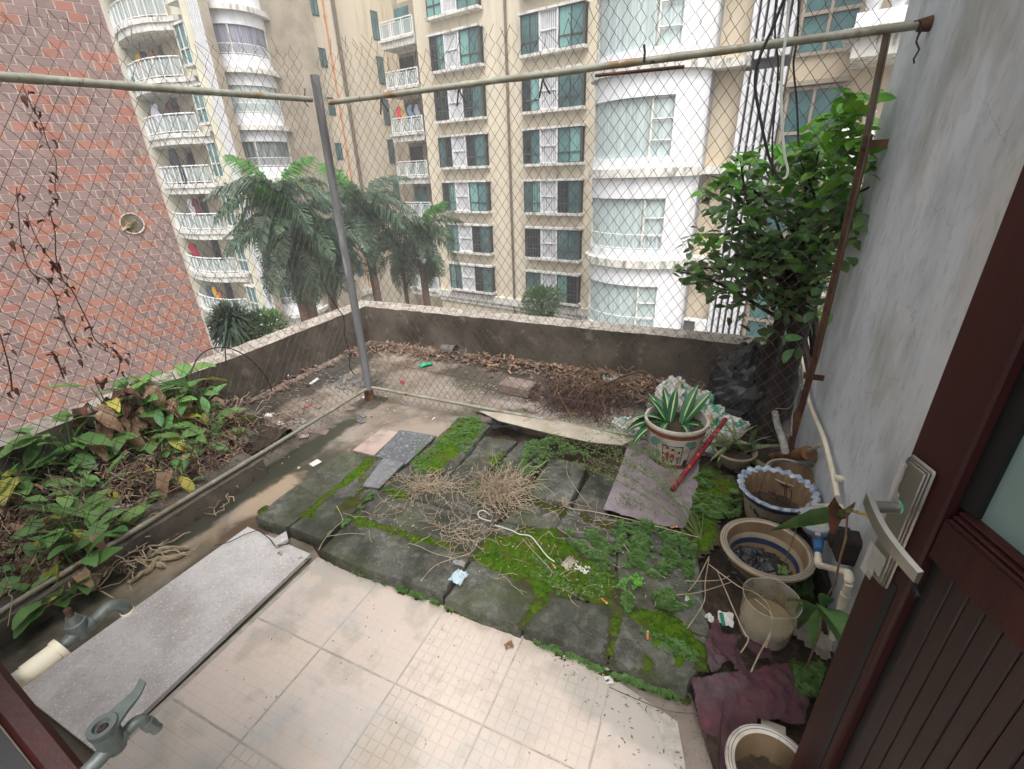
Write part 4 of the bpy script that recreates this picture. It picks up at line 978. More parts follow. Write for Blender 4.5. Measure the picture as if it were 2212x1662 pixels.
# ================================================================== cables at the upper right
def curve_pts(pl, fn, sub=4):
    P = [fn(p) for p in pl]; out = []
    for i in range(len(P)-1):
        p0 = P[max(i-1, 0)]; p1 = P[i]; p2 = P[i+1]; p3 = P[min(i+2, len(P)-1)]
        for k in range(sub):
            t = k/sub; out.append(.5*((2*p1)+(p2-p0)*t+(2*p0-5*p1+4*p2-p3)*t*t+(3*p1-p0-3*p2+p3)*t**3))
    out.append(P[-1]); return out
def cable(pl, y, r, mm, label, sub=5):
    m = MB(); m.tube(curve_pts(pl, lambda p: PY(*K(*p), y), sub), r, 6)
    return tag(m.build('cable', M[mm]), label, 'cable', 'cables hanging at the upper right')
cable([(4,380,-160),(4,240,200),(4,120,480),(4,95,680),(4,140,950),(4,200,1220),(4,270,1380),(4,310,1400)], 2.2, .0058, 'black', 'thick black cable curving down to the end of the pale cable loop')
cable([(4,370,-160),(4,345,200),(4,310,500),(4,300,800),(4,320,1180),(4,350,1330),(4,330,1395),(4,280,1395)], 2.22, .0052, 'whitecable', 'white cable hanging in a hook shape over the shrub')
cable([(4,270,-160),(4,250,250),(4,275,500),(4,255,800),(4,230,1100),(4,235,1380)], 2.4, .004, 'black', 'thin dark cable falling straight left of the pale cable')
cable([(4,440,-160),(4,425,300),(4,395,500),(4,420,800),(4,435,1150)], 2.42, .004, 'black', 'thin dark cable right of the pale cable loop')

# ================================================================== door and handle
DP0 = Vector((.305, .815, 0)); DD = Vector((.342, -.94, 0)).normalized(); DN = Vector((DD.y, -DD.x, 0))     # DN faces the viewer side
if DN.dot(CAM-DP0) < 0: DN = -DN
dz = math.atan2(DD.y, DD.x)
door = empty('door', (DP0.x, DP0.y, 0), 'open dark red wooden door with grooved lower panel and frosted green glass', 'door')
def dbox(m, s0, s1, z0, z1, d0, d1, bev=0):
    c = DP0+DD*(s0+s1)/2+DN*(d0+d1)/2; m.box((c.x, c.y, (z0+z1)/2), (s1-s0, d1-d0, z1-z0), rz=dz, bev=bev)
m = MB(); dbox(m, 0, .088, .02, 2.1, -.04, 0, .004); m.build('stile', M['mahog'], door)
m = MB(); dbox(m, .088, .78, .945, 1.02, -.038, -.004, .004); m.build('rail', M['mahog'], door)
m = MB(); dbox(m, .088, .78, 2.0, 2.1, -.038, -.004); m.build('rail', M['mahog'], door)
m = MB()
for k, (z, d) in enumerate(((1.022, -.001), (1.029, -.004), (1.036, -.009))): dbox(m, .1, .78, z, z+.005, -.03, d, .0015)
m.build('moulding', M['mahog'], door)
m = MB(); dbox(m, .0885, .118, 1.043, 2.0, -.036, -.016); dbox(m, .06, .072, .02, .86, -.001, .0015); m.build('seal', M['gasket'], door)
m = MB(); dbox(m, .0885, .106, .02, .945, -.036, -.018); m.build('seal', M['gasket'], door)
m = MB(); dbox(m, .117, .78, 1.04, 2.0, -.03, -.024); m.build('pane', M['frost'], door)
s = .106; k = 0
while s < .78:
    w = .0265; m = MB(); dbox(m, s+.0004, s+w-.0006, .1, .944, -.034, -.012, .0022); m.build('board', M['mahogdark'], door); s += w; k += 1
m = MB(); dbox(m, .106, .78, .02, .1, -.036, -.006); m.build('rail', M['mahog'], door)
m = MB(); dbox(m, 0, .78, .02, 2.1, -.046, -.0401); m.build('back_board', M['mahog'], door)
# handle
hd = tag(MB().build('handle', M['steel'], door))
def Dm(s, z, d): return DP0+DD*s+DN*d+Vector((0, 0, z))
m = MB()
for w, h, d0, d1 in ((.05, .238, 0, .006), (.046, .232, .006, .009), (.041, .226, .009, .0125)):
    dbox(m, .0335-w/2, .0335+w/2, .958-h/2, .958+h/2, d0, d1, .003)
m.build('back_plate', M['steel'], hd)
m = MB(); m.tube([Dm(.031, .99, .012), Dm(.031, .99, .03), Dm(.031, .99, .052)], [.0105, .0095, .0095], 16); m.build('spindle', M['steel'], hd)
m = MB(); m.tube([Dm(.031, .99, .0125), Dm(.031, .99, .0142)], .0112, 20); m.build('green_ring', M['green'], hd)
def leverP(i, j, top):
    t = i/14; s = .016+.14*t; z = .998-.020*t-.05*t*t*.35
    return Dm(s, z+(j-.5)*.022, .05+.012*math.sin(t*2.6)+(.006 if top else 0))
m = MB()
for i in range(14):
    pass
sec = []
for i in range(15):
    t = i/14; s = .012+.140*t; zc = .993-.012*t-.014*t*t; d = .046+.016*math.sin(t*2.7); hh = .0135-.002*t
    sec.append([Dm(s, zc-hh, d), Dm(s, zc+hh, d), Dm(s, zc+hh*.8, d+.007), Dm(s, zc-hh*.8, d+.007)])
vs = [v for q in sec for v in q]
fs = [(i*4+k, i*4+(k+1) % 4, (i+1)*4+(k+1) % 4, (i+1)*4+k) for i in range(14) for k in range(4)]+[(3, 2, 1, 0), (56, 57, 58, 59)]
m.add(vs, fs); m.build('lever', M['steel'], hd)
for (z0, z1, sd_) in ((.985, 1.065, 1), (.835, .9, 2)):
    m = MB(); m.grid(lambda i, j: Dm(.008+.042*i/6+.004*noise.noise(Vector((i, j, sd_))), z0+(z1-z0)*j/8, .0145+.004*abs(noise.noise(Vector((i*.6, j*.6, sd_))))) if not (sd_ == 1 and i > 2 and j > 8-i*1.4) and not (sd_ == 2 and i > 4 and j < 3) else None, 6, 8); m.build('protective_film', M['film'], hd)
m = MB(); m.tube([Dm(.1, .905, .002), Dm(.112, .905, .016), Dm(.124, .9, .018)], .004, 6); m.build('catch', M['gasket'], door)

# ================================================================== taps by the house wall
def tap(base, label, lever, pvc, YS=.62):
    o = empty('water_tap', base, label, 'tap', 'garden taps on the house wall')
    b = Vector(base); S3 = 1.0
    V = lambda x, y, z: b+Vector((x, y*YS, z))
    m = MB(); m.tube([V(0, -.12, -.01), V(0, -.03, -.006), V(0, 0, 0), V(0, .02, 0)], [.0085, .0085, .011, .011], 12)
    m.lathe([(.001, -.014), (.0105, -.012), (.013, .004), (.0138, .022), (.013, .027), (.001, .027)] if lever else [(.001, -.012), (.0105, -.01), (.012, .006), (.0128, .014), (.0122, .017), (.01, .018), (.008, .024), (.006, .03), (.001, .03)], c=b, n=24)
    m.build('body', M['tap'], o)
    m = MB(); m.tube(curve_pts([(0, .012, -.002), (0, .03, 0), (0, .046, .004), (.001, .06, .002), (.002, .07, -.010), (.002, .072, -.022)] if not lever else [(0, .012, -.002), (.002, .026, .0), (.004, .038, .003), (.006, .048, .0), (.008, .053, -.01)], lambda p: V(*p), 4), .0068 if lever else .0082, 14)
    sp = m.build('spout', M['tap'], o)
    if lever:
        m = MB(); m.tube([V(.0075, .052, -.006), V(.009, .056, -.017)], .0078, 8); m.tube([V(.0092, .0565, -.018), V(.0105, .06, -.027)], .0066, 14); m.build('hose_nozzle', M['tap'], sp)
        m = MB(); sec = []
        for i in range(13):
            t = i/12; y = .004+.078*t; w = .011*(1-t)**1.5*.9+.0045+.0015*t; z = .0285+.018*t*t+.004*math.sin(t*6)*t; th = .0045-.0015*t+(.006 if t < .1 else 0)*0
            sec.append([V(-w, y, z-th), V(w, y, z-th), V(w, y, z), V(-w, y, z)])
        vs = [v for q in sec for v in q]; fs = [(i*4+k, i*4+(k+1) % 4, (i+1)*4+(k+1) % 4, (i+1)*4+k) for i in range(12) for k in range(4)]+[(3, 2, 1, 0), (48, 49, 50, 51)]
        m.add(vs, fs); m.lathe([(.0135, .0245), (.0146, .026), (.0146, .033), (.009, .033), (.008, .0285), (.001, .028)], c=b, n=28); lv = m.build('lever', M['tap'], o)
        m = MB(); m.lathe([(.001, .0315), (.0045, .031), (.0058, .0285)], c=b, n=14); m.build('screw', M['bark'], lv)
    else:
        m = MB(); m.tube([V(0, 0, .03), V(0, 0, .042)], .0045, 10); m.build('spindle', M['rust'], o)
        m = MB(); m.tube([V(.002, .0715, -.019), V(.002, .0722, -.0235)], .009, 14); m.build('nozzle', M['pvc'], sp)
    if pvc:
        m = MB(); m.tube([V(-.003, -.2, -.012), V(-.001, -.072, -.008)], .0115, 18); m.tube([V(-.001, -.085, -.0085), V(0, -.04, -.006)], .0132, 18); m.tube([V(0, -.04, -.006), V(0, -.03, -.005)], .0152, 18); m.build('pipe_socket', M['pvc'], o)
    return o
t1 = CAM+ray(243, 1604)*.84
tap(tuple(t1), 'tarnished tap with a long lever and screw, nearest the camera above the stone sheet', True, False, .6)
t2 = CAM+ray(172, 1362)*.97
tap(tuple(t2), 'grey tap without a handle on a white pipe socket at the left edge', False, True, .75)

# ================================================================== leaves and plants
def leaf_mesh(name, prof, mats, L=1., fold=.25, curl=.3, wave=.0, nl=6, stripe=False):
    """a leaf along +y of length L; prof = half widths along it; folded on its midrib and curling down"""
    vs = []; fs = []; mi = []
    n = len(prof); cols = 5 if stripe else 3
    for i, w in enumerate(prof):
        t = i/(n-1); y = L*(math.sin(t*curl*1.2)/(curl*1.2) if curl else t); z = -L*(1-math.cos(t*curl*1.2))/(max(curl, 1e-3)*1.2)*1.0
        for k in range(cols):
            s_ = (k/(cols-1)*2-1)
            if stripe: s_ = (-1, -.16, 0, .16, 1)[k]
            vs.append((s_*w*L, y, z+abs(s_)*w*L*fold+wave*L*math.sin(t*14+s_*2)*abs(s_)))
    for i in range(n-1):
        for k in range(cols-1):
            fs.append((i*cols+k, i*cols+k+1, (i+1)*cols+k+1, (i+1)*cols+k)); mi.append(1 if stripe and k in (1, 2) else 0)
    me = bpy.data.meshes.new(name); me.from_pydata(vs, [], fs)
    for m in (mats if isinstance(mats, (list, tuple)) else [mats]): me.materials.append(m)
    if stripe: me.polygons.foreach_set('material_index', mi)
    me.polygons.foreach_set('use_smooth', [True]*len(fs)); me.update(); return me
BROAD = (.02, .1, .17, .2, .195, .16, .1, .02); OVAL = (.02, .16, .25, .29, .27, .2, .02); LANCE = (.02, .06, .09, .1, .09, .07, .04, .01)
leafs = {k: [leaf_mesh('leaf', BROAD, M[k], 1, f, c, w) for f, c, w in v] for k, v in
         {'leafgreen': ((.3, .5, .01), (.15, 1.0, .02), (.4, .25, .0), (.1, .7, .03)), 'leafyel': ((.4, .9, .03), (.2, .5, .02)), 'drytan': ((.9, 1.6, .08), (.6, 1.1, .1)), 'drybrown': ((.9, 1.5, .1), (1.2, .8, .08))}.items()}
def orient(p, az, el, roll=0):
    return Matrix.Translation(p) @ Matrix.Rotation(az-math.pi/2, 4, 'Z') @ Matrix.Rotation(el, 4, 'X') @ Matrix.Rotation(roll, 4, 'Y')
def add_mesh_leaf(parent, me, p, az, el, L, roll=0, name='leaf', wmul=1):
    o = bpy.data.objects.new(name, me); S.collection.objects.link(o); o.parent = parent
    w = world_loc(parent); q = Vector(p)-Vector(w[:3])
    o.matrix_basis = orient(q, az, el, roll) @ Matrix.Diagonal((L*wmul, L, L, 1)); return o
def canna(base, h, n, mix, label, spread=.6, Lr=(.12, .2)):
    b = Vector(base); o = empty('broadleaf_plant', b, label, 'plant', 'leafy plants growing behind the fence')
    m = MB(); 
    for k in range(n):
        t = (k+.7)/n; az = k*2.4+rnd(-.5, .5); hz = h*t*rnd(.8, 1.1)
        st = b+Vector((rnd(-.03, .03), rnd(-.03, .03), 0)); tip = b+Vector((math.cos(az)*.05*spread, math.sin(az)*.05*spread, hz))
        kind = R.choices(('leafgreen', 'leafyel', 'drytan', 'drybrown'), mix)[0]
        m.tube([st, (st+tip)/2+Vector((rnd(-.01, .01), rnd(-.01, .01), 0)), tip], [.005, .004, .003], 5)
        L = rnd(*Lr)*(1 if kind != 'drybrown' else .8); el = rnd(.15, .9) if kind == 'leafgreen' else rnd(-.8, .5)
        add_mesh_leaf(o, R.choice(leafs[kind]), tip, az, el, L, rnd(-.5, .5))
    m.build('stem', M['leafgreen'] if mix[0] >= mix[2] else M['twig'], o)
    return o
g = MB()
g.grid(lambda i, j: Vector((-3.13+.80*i/30, -1.1+2.85*j/70, .06+.03*noise.noise(Vector((i*.3, j*.3, 0)))+.02*noise.noise(Vector((i*1.3, j*1.3, 0)))-(.06 if j == 70 else 0))), 30, 70)
tag(g.build('planting_bed', M['soil']), kind='structure')
m = MB(); N_ = 60
m.grid(lambda i, j: Vector((-2.35+.18*[0, 0, 1, 1][j]+.006*noise.noise(Vector((i*.7, j, 0))), -1.1+2.48*i/N_, [0, .1, .1, 0][j]+.006*noise.noise(Vector((i*.9, j, 3))))), N_, 3)
m.box((-2.26, 1.375, .045), (.17, .015, .1))
o = m.build('planter_kerb', M['parapet']); tag(o, 'low mossy concrete kerb under the left fence rail', 'kerb')
for p, sc, l in (((-2.83, 1.7), (.36, .13), 'mossy kerb stone farther from the camera at the end of the planting bed'), ((-2.62, 1.53), (.3, .12), 'mossy kerb stone nearer to the camera at the end of the planting bed')):
    x, y = p; slab([Vector((x-sc[0]/2, y-sc[1]/2, 0)), Vector((x-sc[0]/2, y+sc[1]/2, 0)), Vector((x+sc[0]/2, y+sc[1]/2, 0)), Vector((x+sc[0]/2, y-sc[1]/2, 0))], l, z=.1, th=.1, name='kerb_stone', cat='stone', m_='slab')
moss([[(11,1790,330),(11,1900,290),(12,60,320),(12,20,370),(11,1850,400)], [(11,1770,470),(11,1940,430),(11,1960,470),(11,1830,530)]], .1, 'mossdark', h=.012)
G_, Y_, B_ = (9, .8, .7, .9), (6, 2, 1.2, 1), (1, 1, 3, 3)
spots = [  # crop x, y (base), height, leaves, mix, text
 ((11,60,560),.34,8,G_,'tall green plant with a huge leaf at the far left below the brick tiles'),
 ((11,330,640),.3,7,G_,'green plant with two large hanging leaves near the left edge'),
 ((11,520,420),.42,7,Y_,'yellowing plant at the back of the bed with brown hanging leaves'),
 ((11,250,380),.4,7,B_,'withered brown plant at the back left of the bed'),
 ((11,760,440),.4,6,B_,'withered plant with curled purple brown leaves against the parapet'),
 ((11,900,400),.36,7,G_,'plant with a long pointed leaf over the parapet cap'),
 ((11,700,640),.26,6,G_,'green plant with a glossy leaf bending over the middle of the bed'),
 ((11,880,640),.16,5,G_,'low green plant in the shade at the middle of the bed'),
 ((11,1130,540),.25,7,Y_,'plant with pale yellow rimmed leaves in the middle of the bed'),
 ((11,1060,640),.16,5,G_,'small green plant right of the low shaded one'),
 ((11,1350,640),.22,6,G_,'green plant with a drooping leaf at the right part of the bed'),
 ((11,1430,480),.34,8,G_,'dense green plant with an orange yellow leaf near the end of the bed'),
 ((11,1510,330),.36,8,G_,'tallest green plant at the end of the bed beneath the parapet cap'),
 ((11,1640,400),.36,7,Y_,'plant with thin yellow dry tips at the right end of the bed'),
 ((11,1700,560),.22,6,G_,'rounded bluish green plant at the very end of the bed'),
 ((11,1590,640),.16,5,G_,'plant with a long leaf rimmed in rust at the end of the bed'),
 ((11,1420,900),.16,4,Y_,'lone plant with folded yellow leaves close to the rail'),
 ((11,640,960),.16,6,G_,'low upright green plant amid the leaf litter'),
 ((11,790,960),.14,5,G_,'low green plant with a long flat leaf amid the leaf litter'),
 ((11,200,960),.22,7,Y_,'pale yellow green plant with a broad upright leaf at the left'),
 ((11,60,1060),.18,6,Y_,'yellowish plant with an orange bud at the left edge'),
 ((11,420,880),.16,5,Y_,'orange and yellow leaved plant at the left middle'),
 ((11,560,1150),.14,5,G_,'small green plant under a dry stalk'),
 ((11,640,1330),.2,6,G_,'plant with a tall folded green leaf just behind the end of the rail'),
 ((11,750,1420),.18,6,G_,'plant with round hanging leaves over the rail'),
 ((11,860,1330),.16,4,Y_,'yellow and brown leaved plant right at the rail'),
 ((11,640,1560),.14,4,Y_,'round yellow leaved plant near the left tap'),
 ((15,430,150),.14,6,G_,'green plant with two broad leaves over the lower left rail'),
 ((11,480,1370),.14,4,Y_,'plant with an orange tipped leaf lying low'),
 ((11,120,1380),.12,4,G_,'small round leaved plant low at the left edge'),
 ((15,450,300),.05,2,G_,'small yellow green leaf pair above the tap'),
 ((11,60,300),.42,6,B_,'withered brown plant with a yellow green leaf at the far left top'),
 ((11,620,300),.4,6,Y_,'plant with bright yellow hanging leaves below the brick tiles'),
 ((11,1200,420),.3,5,B_,'dry stalks with pale curled leaves between the green plants'),
]
for (p, h, n, mx, l) in spots:
    q = GK(*p, .06); q.x = max(q.x, -3.08); 
    if q.x < -3.0: q = q+Vector((0, 0, 0))
    q.x += .0; q.z = .05; canna(q, h*rnd(.85, 1.1), n+9, mx, l, 1.0, (.12, .24) if h > .2 else (.09, .17))
# a curling carpet of dead stalks and leaves
def strands(name, mm, region, n, L, r, z, lift=.04, kind='stuff', curl=.6, seed=1, gap=None, sides=3, seg=4, parent=None, flatleaf=0):
    mb = MB(); rr = random.Random(seed)
    for k in range(n):
        c = region(rr)
        if c is None: continue
        a = rr.uniform(0, 6.28); l = rr.uniform(*L); pts = [Vector((c[0], c[1], z+rr.uniform(0, lift)))]
        for s_ in range(seg):
            a += rr.uniform(-curl, curl); pts.append(pts[-1]+Vector((math.cos(a), math.sin(a), 0))*l/seg+Vector((0, 0, rr.uniform(-lift, lift)*.4)))
            pts[-1].z = max(z-.002, pts[-1].z)
        if flatleaf:
            w = rr.uniform(*flatleaf); vs = []
            for i, p in enumerate(pts):
                d = (pts[min(i+1, seg)]-pts[max(i-1, 0)]).normalized(); s2 = d.cross(Vector((0, 0, 1))); s2.normalize(); s2 = (s2+Vector((0, 0, rr.uniform(-.5, .5)))).normalized()
                ww = w*math.sin(math.pi*(i+.25)/(seg+.5)); vs += [p-s2*ww, p+s2*ww+Vector((0, 0, w*.3))]
            mb.add(vs, [(2*i, 2*i+1, 2*i+3, 2*i+2) for i in range(seg)])
        else: mb.tube(pts, r, sides, cap=False)
    o = mb.build(name, M[mm], parent)
    return tag(o, kind=kind) if kind else o
def polyreg(poly, z=0, dens=None):
    P = [(v.x, v.y) for v in (GK(*p, z) for p in poly)]; return polyw(P)
def polyw(P):
    x0 = min(p[0] for p in P); x1 = max(p[0] for p in P); y0 = min(p[1] for p in P); y1 = max(p[1] for p in P)
    def f(rr):
        for _ in range(60):
            x, y = rr.uniform(x0, x1), rr.uniform(y0, y1)
            if inpoly(x, y, P): return (x, y)
    return f
bed = polyw([(-3.1, -.3), (-2.3, -.3), (-2.3, 1.3), (-2.5, 1.6), (-2.95, 1.8), (-3.1, 1.7)])
strands('leaf_litter', 'litter', bed, 1500, (.03, .1), 0, .075, .05, seed=3, flatleaf=(.003, .011), curl=.7)
strands('leaf_litter', 'drytan', bed, 700, (.04, .14), 0, .08, .06, seed=4, flatleaf=(.002, .006), curl=.8)
strands('dry_stalks', 'straw', bed, 330, (.08, .3), .0018, .085, .1, seed=5, curl=.5, seg=5)
strands('dry_stalks', 'root', bed, 260, (.08, .3), .0022, .08, .12, seed=6, curl=.6, seg=5)
strands('leaf_litter', 'litter', polyreg([(11,1250,900),(11,1560,720),(11,2150,250),(12,420,340),(12,300,480),(11,1900,800),(15,900,300),(15,560,300),(11,900,1400)]), 420, (.03, .08), 0, .012, .03, seed=7, flatleaf=(.002, .008))
strands('dry_stalks', 'straw', polyreg([(15,480,200),(11,900,1320),(11,1250,1330),(11,1150,1600),(15,1100,230),(15,700,330)]), 46, (.12, .3), .003, .02, .06, seed=8, curl=.8, seg=7)
strands('dry_stalks', 'straw', polyreg([(11,1550,900),(11,1800,900),(11,1820,1050),(11,1650,1080)]), 24, (.08, .2), .003, .02, .04, seed=9, curl=.9, seg=6)

# dead climbing vines on the left fence panel
def vine(pl, label, r=.0024):
    P = curve_pts(pl, lambda p: PX(*K(*p), FX-.05), 5)
    o = empty('dead_vine', P[-1], label, 'vine', 'dead vines on the left fence panel')
    m = MB(); m.tube(P, [r*(.6+.4*i/len(P)) for i in range(len(P))], 5); m.build('stem', M['drybrown'], o)
    for k in range(2, len(P)-1, 4):
        if R.random() < .75:
            for _ in range(2): add_mesh_leaf(o, R.choice(leafs['drybrown']), P[k]+Vector((rnd(-.02, .02), rnd(-.02, .02), rnd(-.02, .02))), rnd(0, 6), rnd(-1.4, .3), rnd(.02, .042))
    return o
vine([(5,130,0),(5,150,260),(5,170,460),(5,240,660),(5,360,740),(5,440,860),(5,470,1000),(5,590,1250),(5,640,1340)], 'dead vine with dark shrivelled leaves running down left of the round wall opening')
vine([(1,180,680),(1,240,820),(1,320,960),(1,380,1150),(1,440,1270),(1,430,1480),(1,460,1560),(5,390,170),(5,430,350),(5,440,560),(5,500,740),(5,560,800),(5,640,960),(5,700,1080),(5,740,1190),(5,830,1260)], 'long dead vine climbing to the rail across the brick tiles')
vine([(5,0,1150),(5,40,1290),(5,80,1450),(5,95,1600)], 'short dead vine stalk at the left edge of the photo', .003)
vine([(5,200,200),(5,300,430),(5,420,600),(5,480,700)], 'thin dead side shoot crossing between the two long vines', .002)
vine([(5,920,1480),(5,940,1360),(5,915,1290),(5,860,1250)], 'dead shoot with one purple leaf beside the parapet cap', .003)
vine([(5,500,1500),(5,440,1340),(5,400,1290)], 'bare reddish stalk rising out of the bed', .005)

# ================================================================== palms beyond the parapet
frond_m = {}
def frond_mesh(seed, mm, L=2.6, droop=1.0, tuft=1):
    rr = random.Random(seed); mb = MB(); N = 62; pts = []
    for i in range(N+1):
        t = i/N; a = droop*t*1.75; pts.append(Vector((0, L*(t-.18*droop*t*t), L*(.30*t-.62*droop*t*t))))
    mb.tube(pts[::4], [.045*(1-i/12)+.008 for i in range(len(pts[::4]))], 4)
    for i in range(3, N+1):
        t = i/N; p = pts[i]; d = (pts[i]-pts[i-1]).normalized()
        for sgn in (-1, 1):
            for rep in range(1):
                l = (.95*math.sin(math.pi*min(1, t*.93+.09))**.6+.1)*rr.uniform(.8, 1.1)*.75
                out = (Vector((sgn, 0, 0))*rr.uniform(.7, 1)+d*rr.uniform(.5, .9)+Vector((0, 0, rr.uniform(-.3, .5)))).normalized()
                w = .027; q1 = p+out*l*.45; q2 = p+out*l*.7+Vector((0, 0, -l*rr.uniform(.45, .85))); q0 = p
                s_ = d*w
                mb.add([q0-s_*.5, q0+s_*.5, q1+s_, q1-s_, q2], [(0, 1, 2, 3), (3, 2, 4)])
    me = bpy.data.meshes.new('frond'); me.from_pydata([tuple(v) for v in mb.v], [], mb.f); me.materials.append(M[mm]); return me
fm = [frond_mesh(1, 'palm', 2.7, 1.1), frond_mesh(2, 'palm', 2.9, 1.3), frond_mesh(3, 'palm', 2.6, 1.6), frond_mesh(4, 'palm', 2.8, .9), frond_mesh(5, 'palmnew', 2.4, .7)]
def palm(pc, dist, label, n=17, sc=1, lean=(0, 0), new=1, seed=0, tr=.2):
    rr = random.Random(seed); d = ray(*pc); top = CAM+d*(dist/math.hypot(d.x, d.y)); base = Vector((top.x+lean[0], top.y+lean[1], -12.5))
    o = empty('palm_tree', base, label, 'palm tree', 'palms beyond the parapet')
    m = MB(); N = 40
    m.tube([base.lerp(top, i/N) for i in range(N+1)], [tr*(1.15-.25*i/N)*(1+.03*(i % 2)) for i in range(N+1)], 12); m.build('trunk', M['palmtrunk'], o)
    m = MB(); m.tube([top+Vector((0, 0, -.6)), top+Vector((0, 0, .1)), top+Vector((0, 0, .7))], [tr*.95, tr*1.05, tr*.35], 10); m.build('crownshaft', M['palmnew'] if new else M['palm'], o)
    for k in range(n):
        az = k*2.399+rr.uniform(-.2, .2); t = k/n
        f_ = mesh_obj('frond', fm[4] if (k >= n-new) else rr.choice(fm[:4]), o, top-base+Vector((0, 0, .1+.4*t)), (0, 0, 0), sc)
        el = -.95+1.95*t+rr.uniform(-.1, .1)
        f_.matrix_basis = orient(top-base+Vector((0, 0, .1+.4*t)), az, el, rr.uniform(-.3, .3)) @ Matrix.Diagonal((sc, sc, sc, 1))
    return o
palm((783, 470), 24, 'tall palm just right of the fence post with a ringed tan trunk', 26, 1.15, (.3, .2), 1, 1)
palm((905, 520), 26, 'palm right of the others in front of the bay windows', 22, 1.05, (.2, 0), 1, 2)
palm((866, 560), 27, 'thin dark trunked palm between two thicker palms', 11, .8, (.1, .2), 0, 3, .12)
palm((640, 520), 21, 'palm left of the fence post with a leaning reddish trunk', 24, 1.1, (.25, -.1), 2, 4)
palm((696, 545), 24, 'palm hidden directly behind the fence post', 18, 1.05, (.15, .1), 0, 5)
palm((603, 455), 21, 'leftmost big palm in front of the rounded white bay', 26, 1.0, (.3, 0), 2, 6)

# shrubs beyond the parapet
def bush(pc, dist, rad, n, mm, label, ls=(.06, .12), zs=1, name='shrub', lance=False, seed=0):
    rr = random.Random(seed); d = ray(*pc); c = CAM+d*(dist/math.hypot(d.x, d.y)); base = Vector((c.x, c.y, -12.5 if name != 'potted' else c.z-1))
    o = empty(name, base, label, 'shrub'); m = MB(); m.tube([base, c], [.12, .05], 8)
    for k in range(6): 
        a = k*1.05; m.tube([c+Vector((0, 0, -rad*.6)), c+Vector((math.cos(a)*rad*.6, math.sin(a)*rad*.6, rad*.2))], .02, 4)
    m.build('stem', M['bark'], o)
    m = MB()
    for k in range(n):
        v = Vector((rr.gauss(0, 1), rr.gauss(0, 1), rr.gauss(0, 1))).normalized()*rad*(rr.random()**.3)*(1+.25*noise.noise(Vector((k*.01, 3, seed)))); v.z *= zs
        if lance: v = v*.35
        v *= 1+.3*noise.noise(v*2.2/rad)
        dd = (v.normalized()+Vector((rr.uniform(-.6, .6), rr.uniform(-.6, .6), rr.uniform(-.2, .7)))).normalized(); l = rr.uniform(*ls)
        if lance:
            q = c+v; q1 = q+dd*l*.5+Vector((0, 0, l*.1)); q2 = q+dd*l+Vector((0, 0, -l*.25)); s_ = dd.cross(Vector((0, 0, 1))).normalized()*.03; m.add([q-s_, q+s_, q1+s_, q1-s_, q2], [(0, 1, 2, 3), (3, 2, 4)])
        else: leafquad(m, c+v, dd, l, l*.5)
    m.build('foliage', M[mm], o, smooth=False, kind='stuff'); return o
bush((1170, 655), 24, 1.05, 3600, 'ficus', 'round dark green shrub just beyond the parapet below the window columns', (.1, .2), .85, seed=1)
bush((502, 706), 15, .85, 700, 'palm', 'spiky strap leaved shrub beyond the parapet at the end of the brick tiles', (.5, .9), .9, lance=True, seed=2)
bush((565, 705), 15, .7, 900, 'weed', 'light green leafy shrub right of the spiky shrub beyond the parapet', (.12, .22), .55, seed=3)

# ================================================================== tree by the right wall (glossy leaves)
fl = [leaf_mesh('leaf', OVAL, M['ficus'], 1, .18, .4, .0), leaf_mesh('leaf', OVAL, M['ficus'], 1, .3, .8, .02), leaf_mesh('leaf', OVAL, M['ficus'], 1, .05, .2, .0)]
fn = [leaf_mesh('leaf', OVAL, M['ficusnew'], 1, .2, .4, .0), leaf_mesh('leaf', OVAL, M['ficusnew'], 1, .35, .7, .02)]
crown = [(1462,585),(1440,562),(1492,545),(1470,520),(1535,500),(1525,440),(1500,400),(1545,375),(1600,330),(1680,335),(1740,300),(1800,245),(1830,190),(1880,200),(1895,250),(1875,330),(1885,395),(1915,410),(1880,480),(1835,560),(1800,640),(1780,690),(1730,720),(1740,770),(1700,775),(1640,735),(1580,705),(1560,650),(1500,640)]
troot = PY(1735, 900, 3.15); troot.z = 0
tree = empty('tree', troot, 'dense glossy leaved tree growing in the corner by the grey wall', 'tree')
rr = random.Random(21)
hub = PY(1715, 700, 3.1); boughs = [hub]
m = MB(); m.tube(curve_pts([troot, troot.lerp(hub, .5)+Vector((.03, 0, 0)), hub], lambda p: p, 5), .05, 8); m.tube(curve_pts([troot+Vector((.06, -.05, 0)), troot.lerp(hub, .6)+Vector((.1, 0, 0)), PY(1740, 560, 3.0)], lambda p: p, 5), .03, 8); m.build('trunk', M['bark'], tree)
m = MB(); tips = []
for k in range(46):
    for _ in range(50):
        x, y = rr.uniform(1440, 1910), rr.uniform(190, 760)
        if inpoly(x, y, crown): break
    dep = rr.uniform(2.75, 3.6) if x < 1800 else rr.uniform(2.45, 2.9)
    tip = PY(x, y, dep); st = hub.lerp(PY(1720+rr.uniform(-60, 60), rr.uniform(450, 720), 3.1), rr.random())
    P = curve_pts([st, st.lerp(tip, .5)+Vector((rr.uniform(-.08, .08), rr.uniform(-.08, .08), rr.uniform(-.02, .12))), tip], lambda p: p, 5)
    m.tube(P, [.011*(1-i/len(P))+.003 for i in range(len(P))], 5); tips.append(P)
m.build('branch', M['bark'], tree, kind='stuff')
def hull(x, y):
    return inpoly(x, y, crown)
leaves = []; t_ = 0
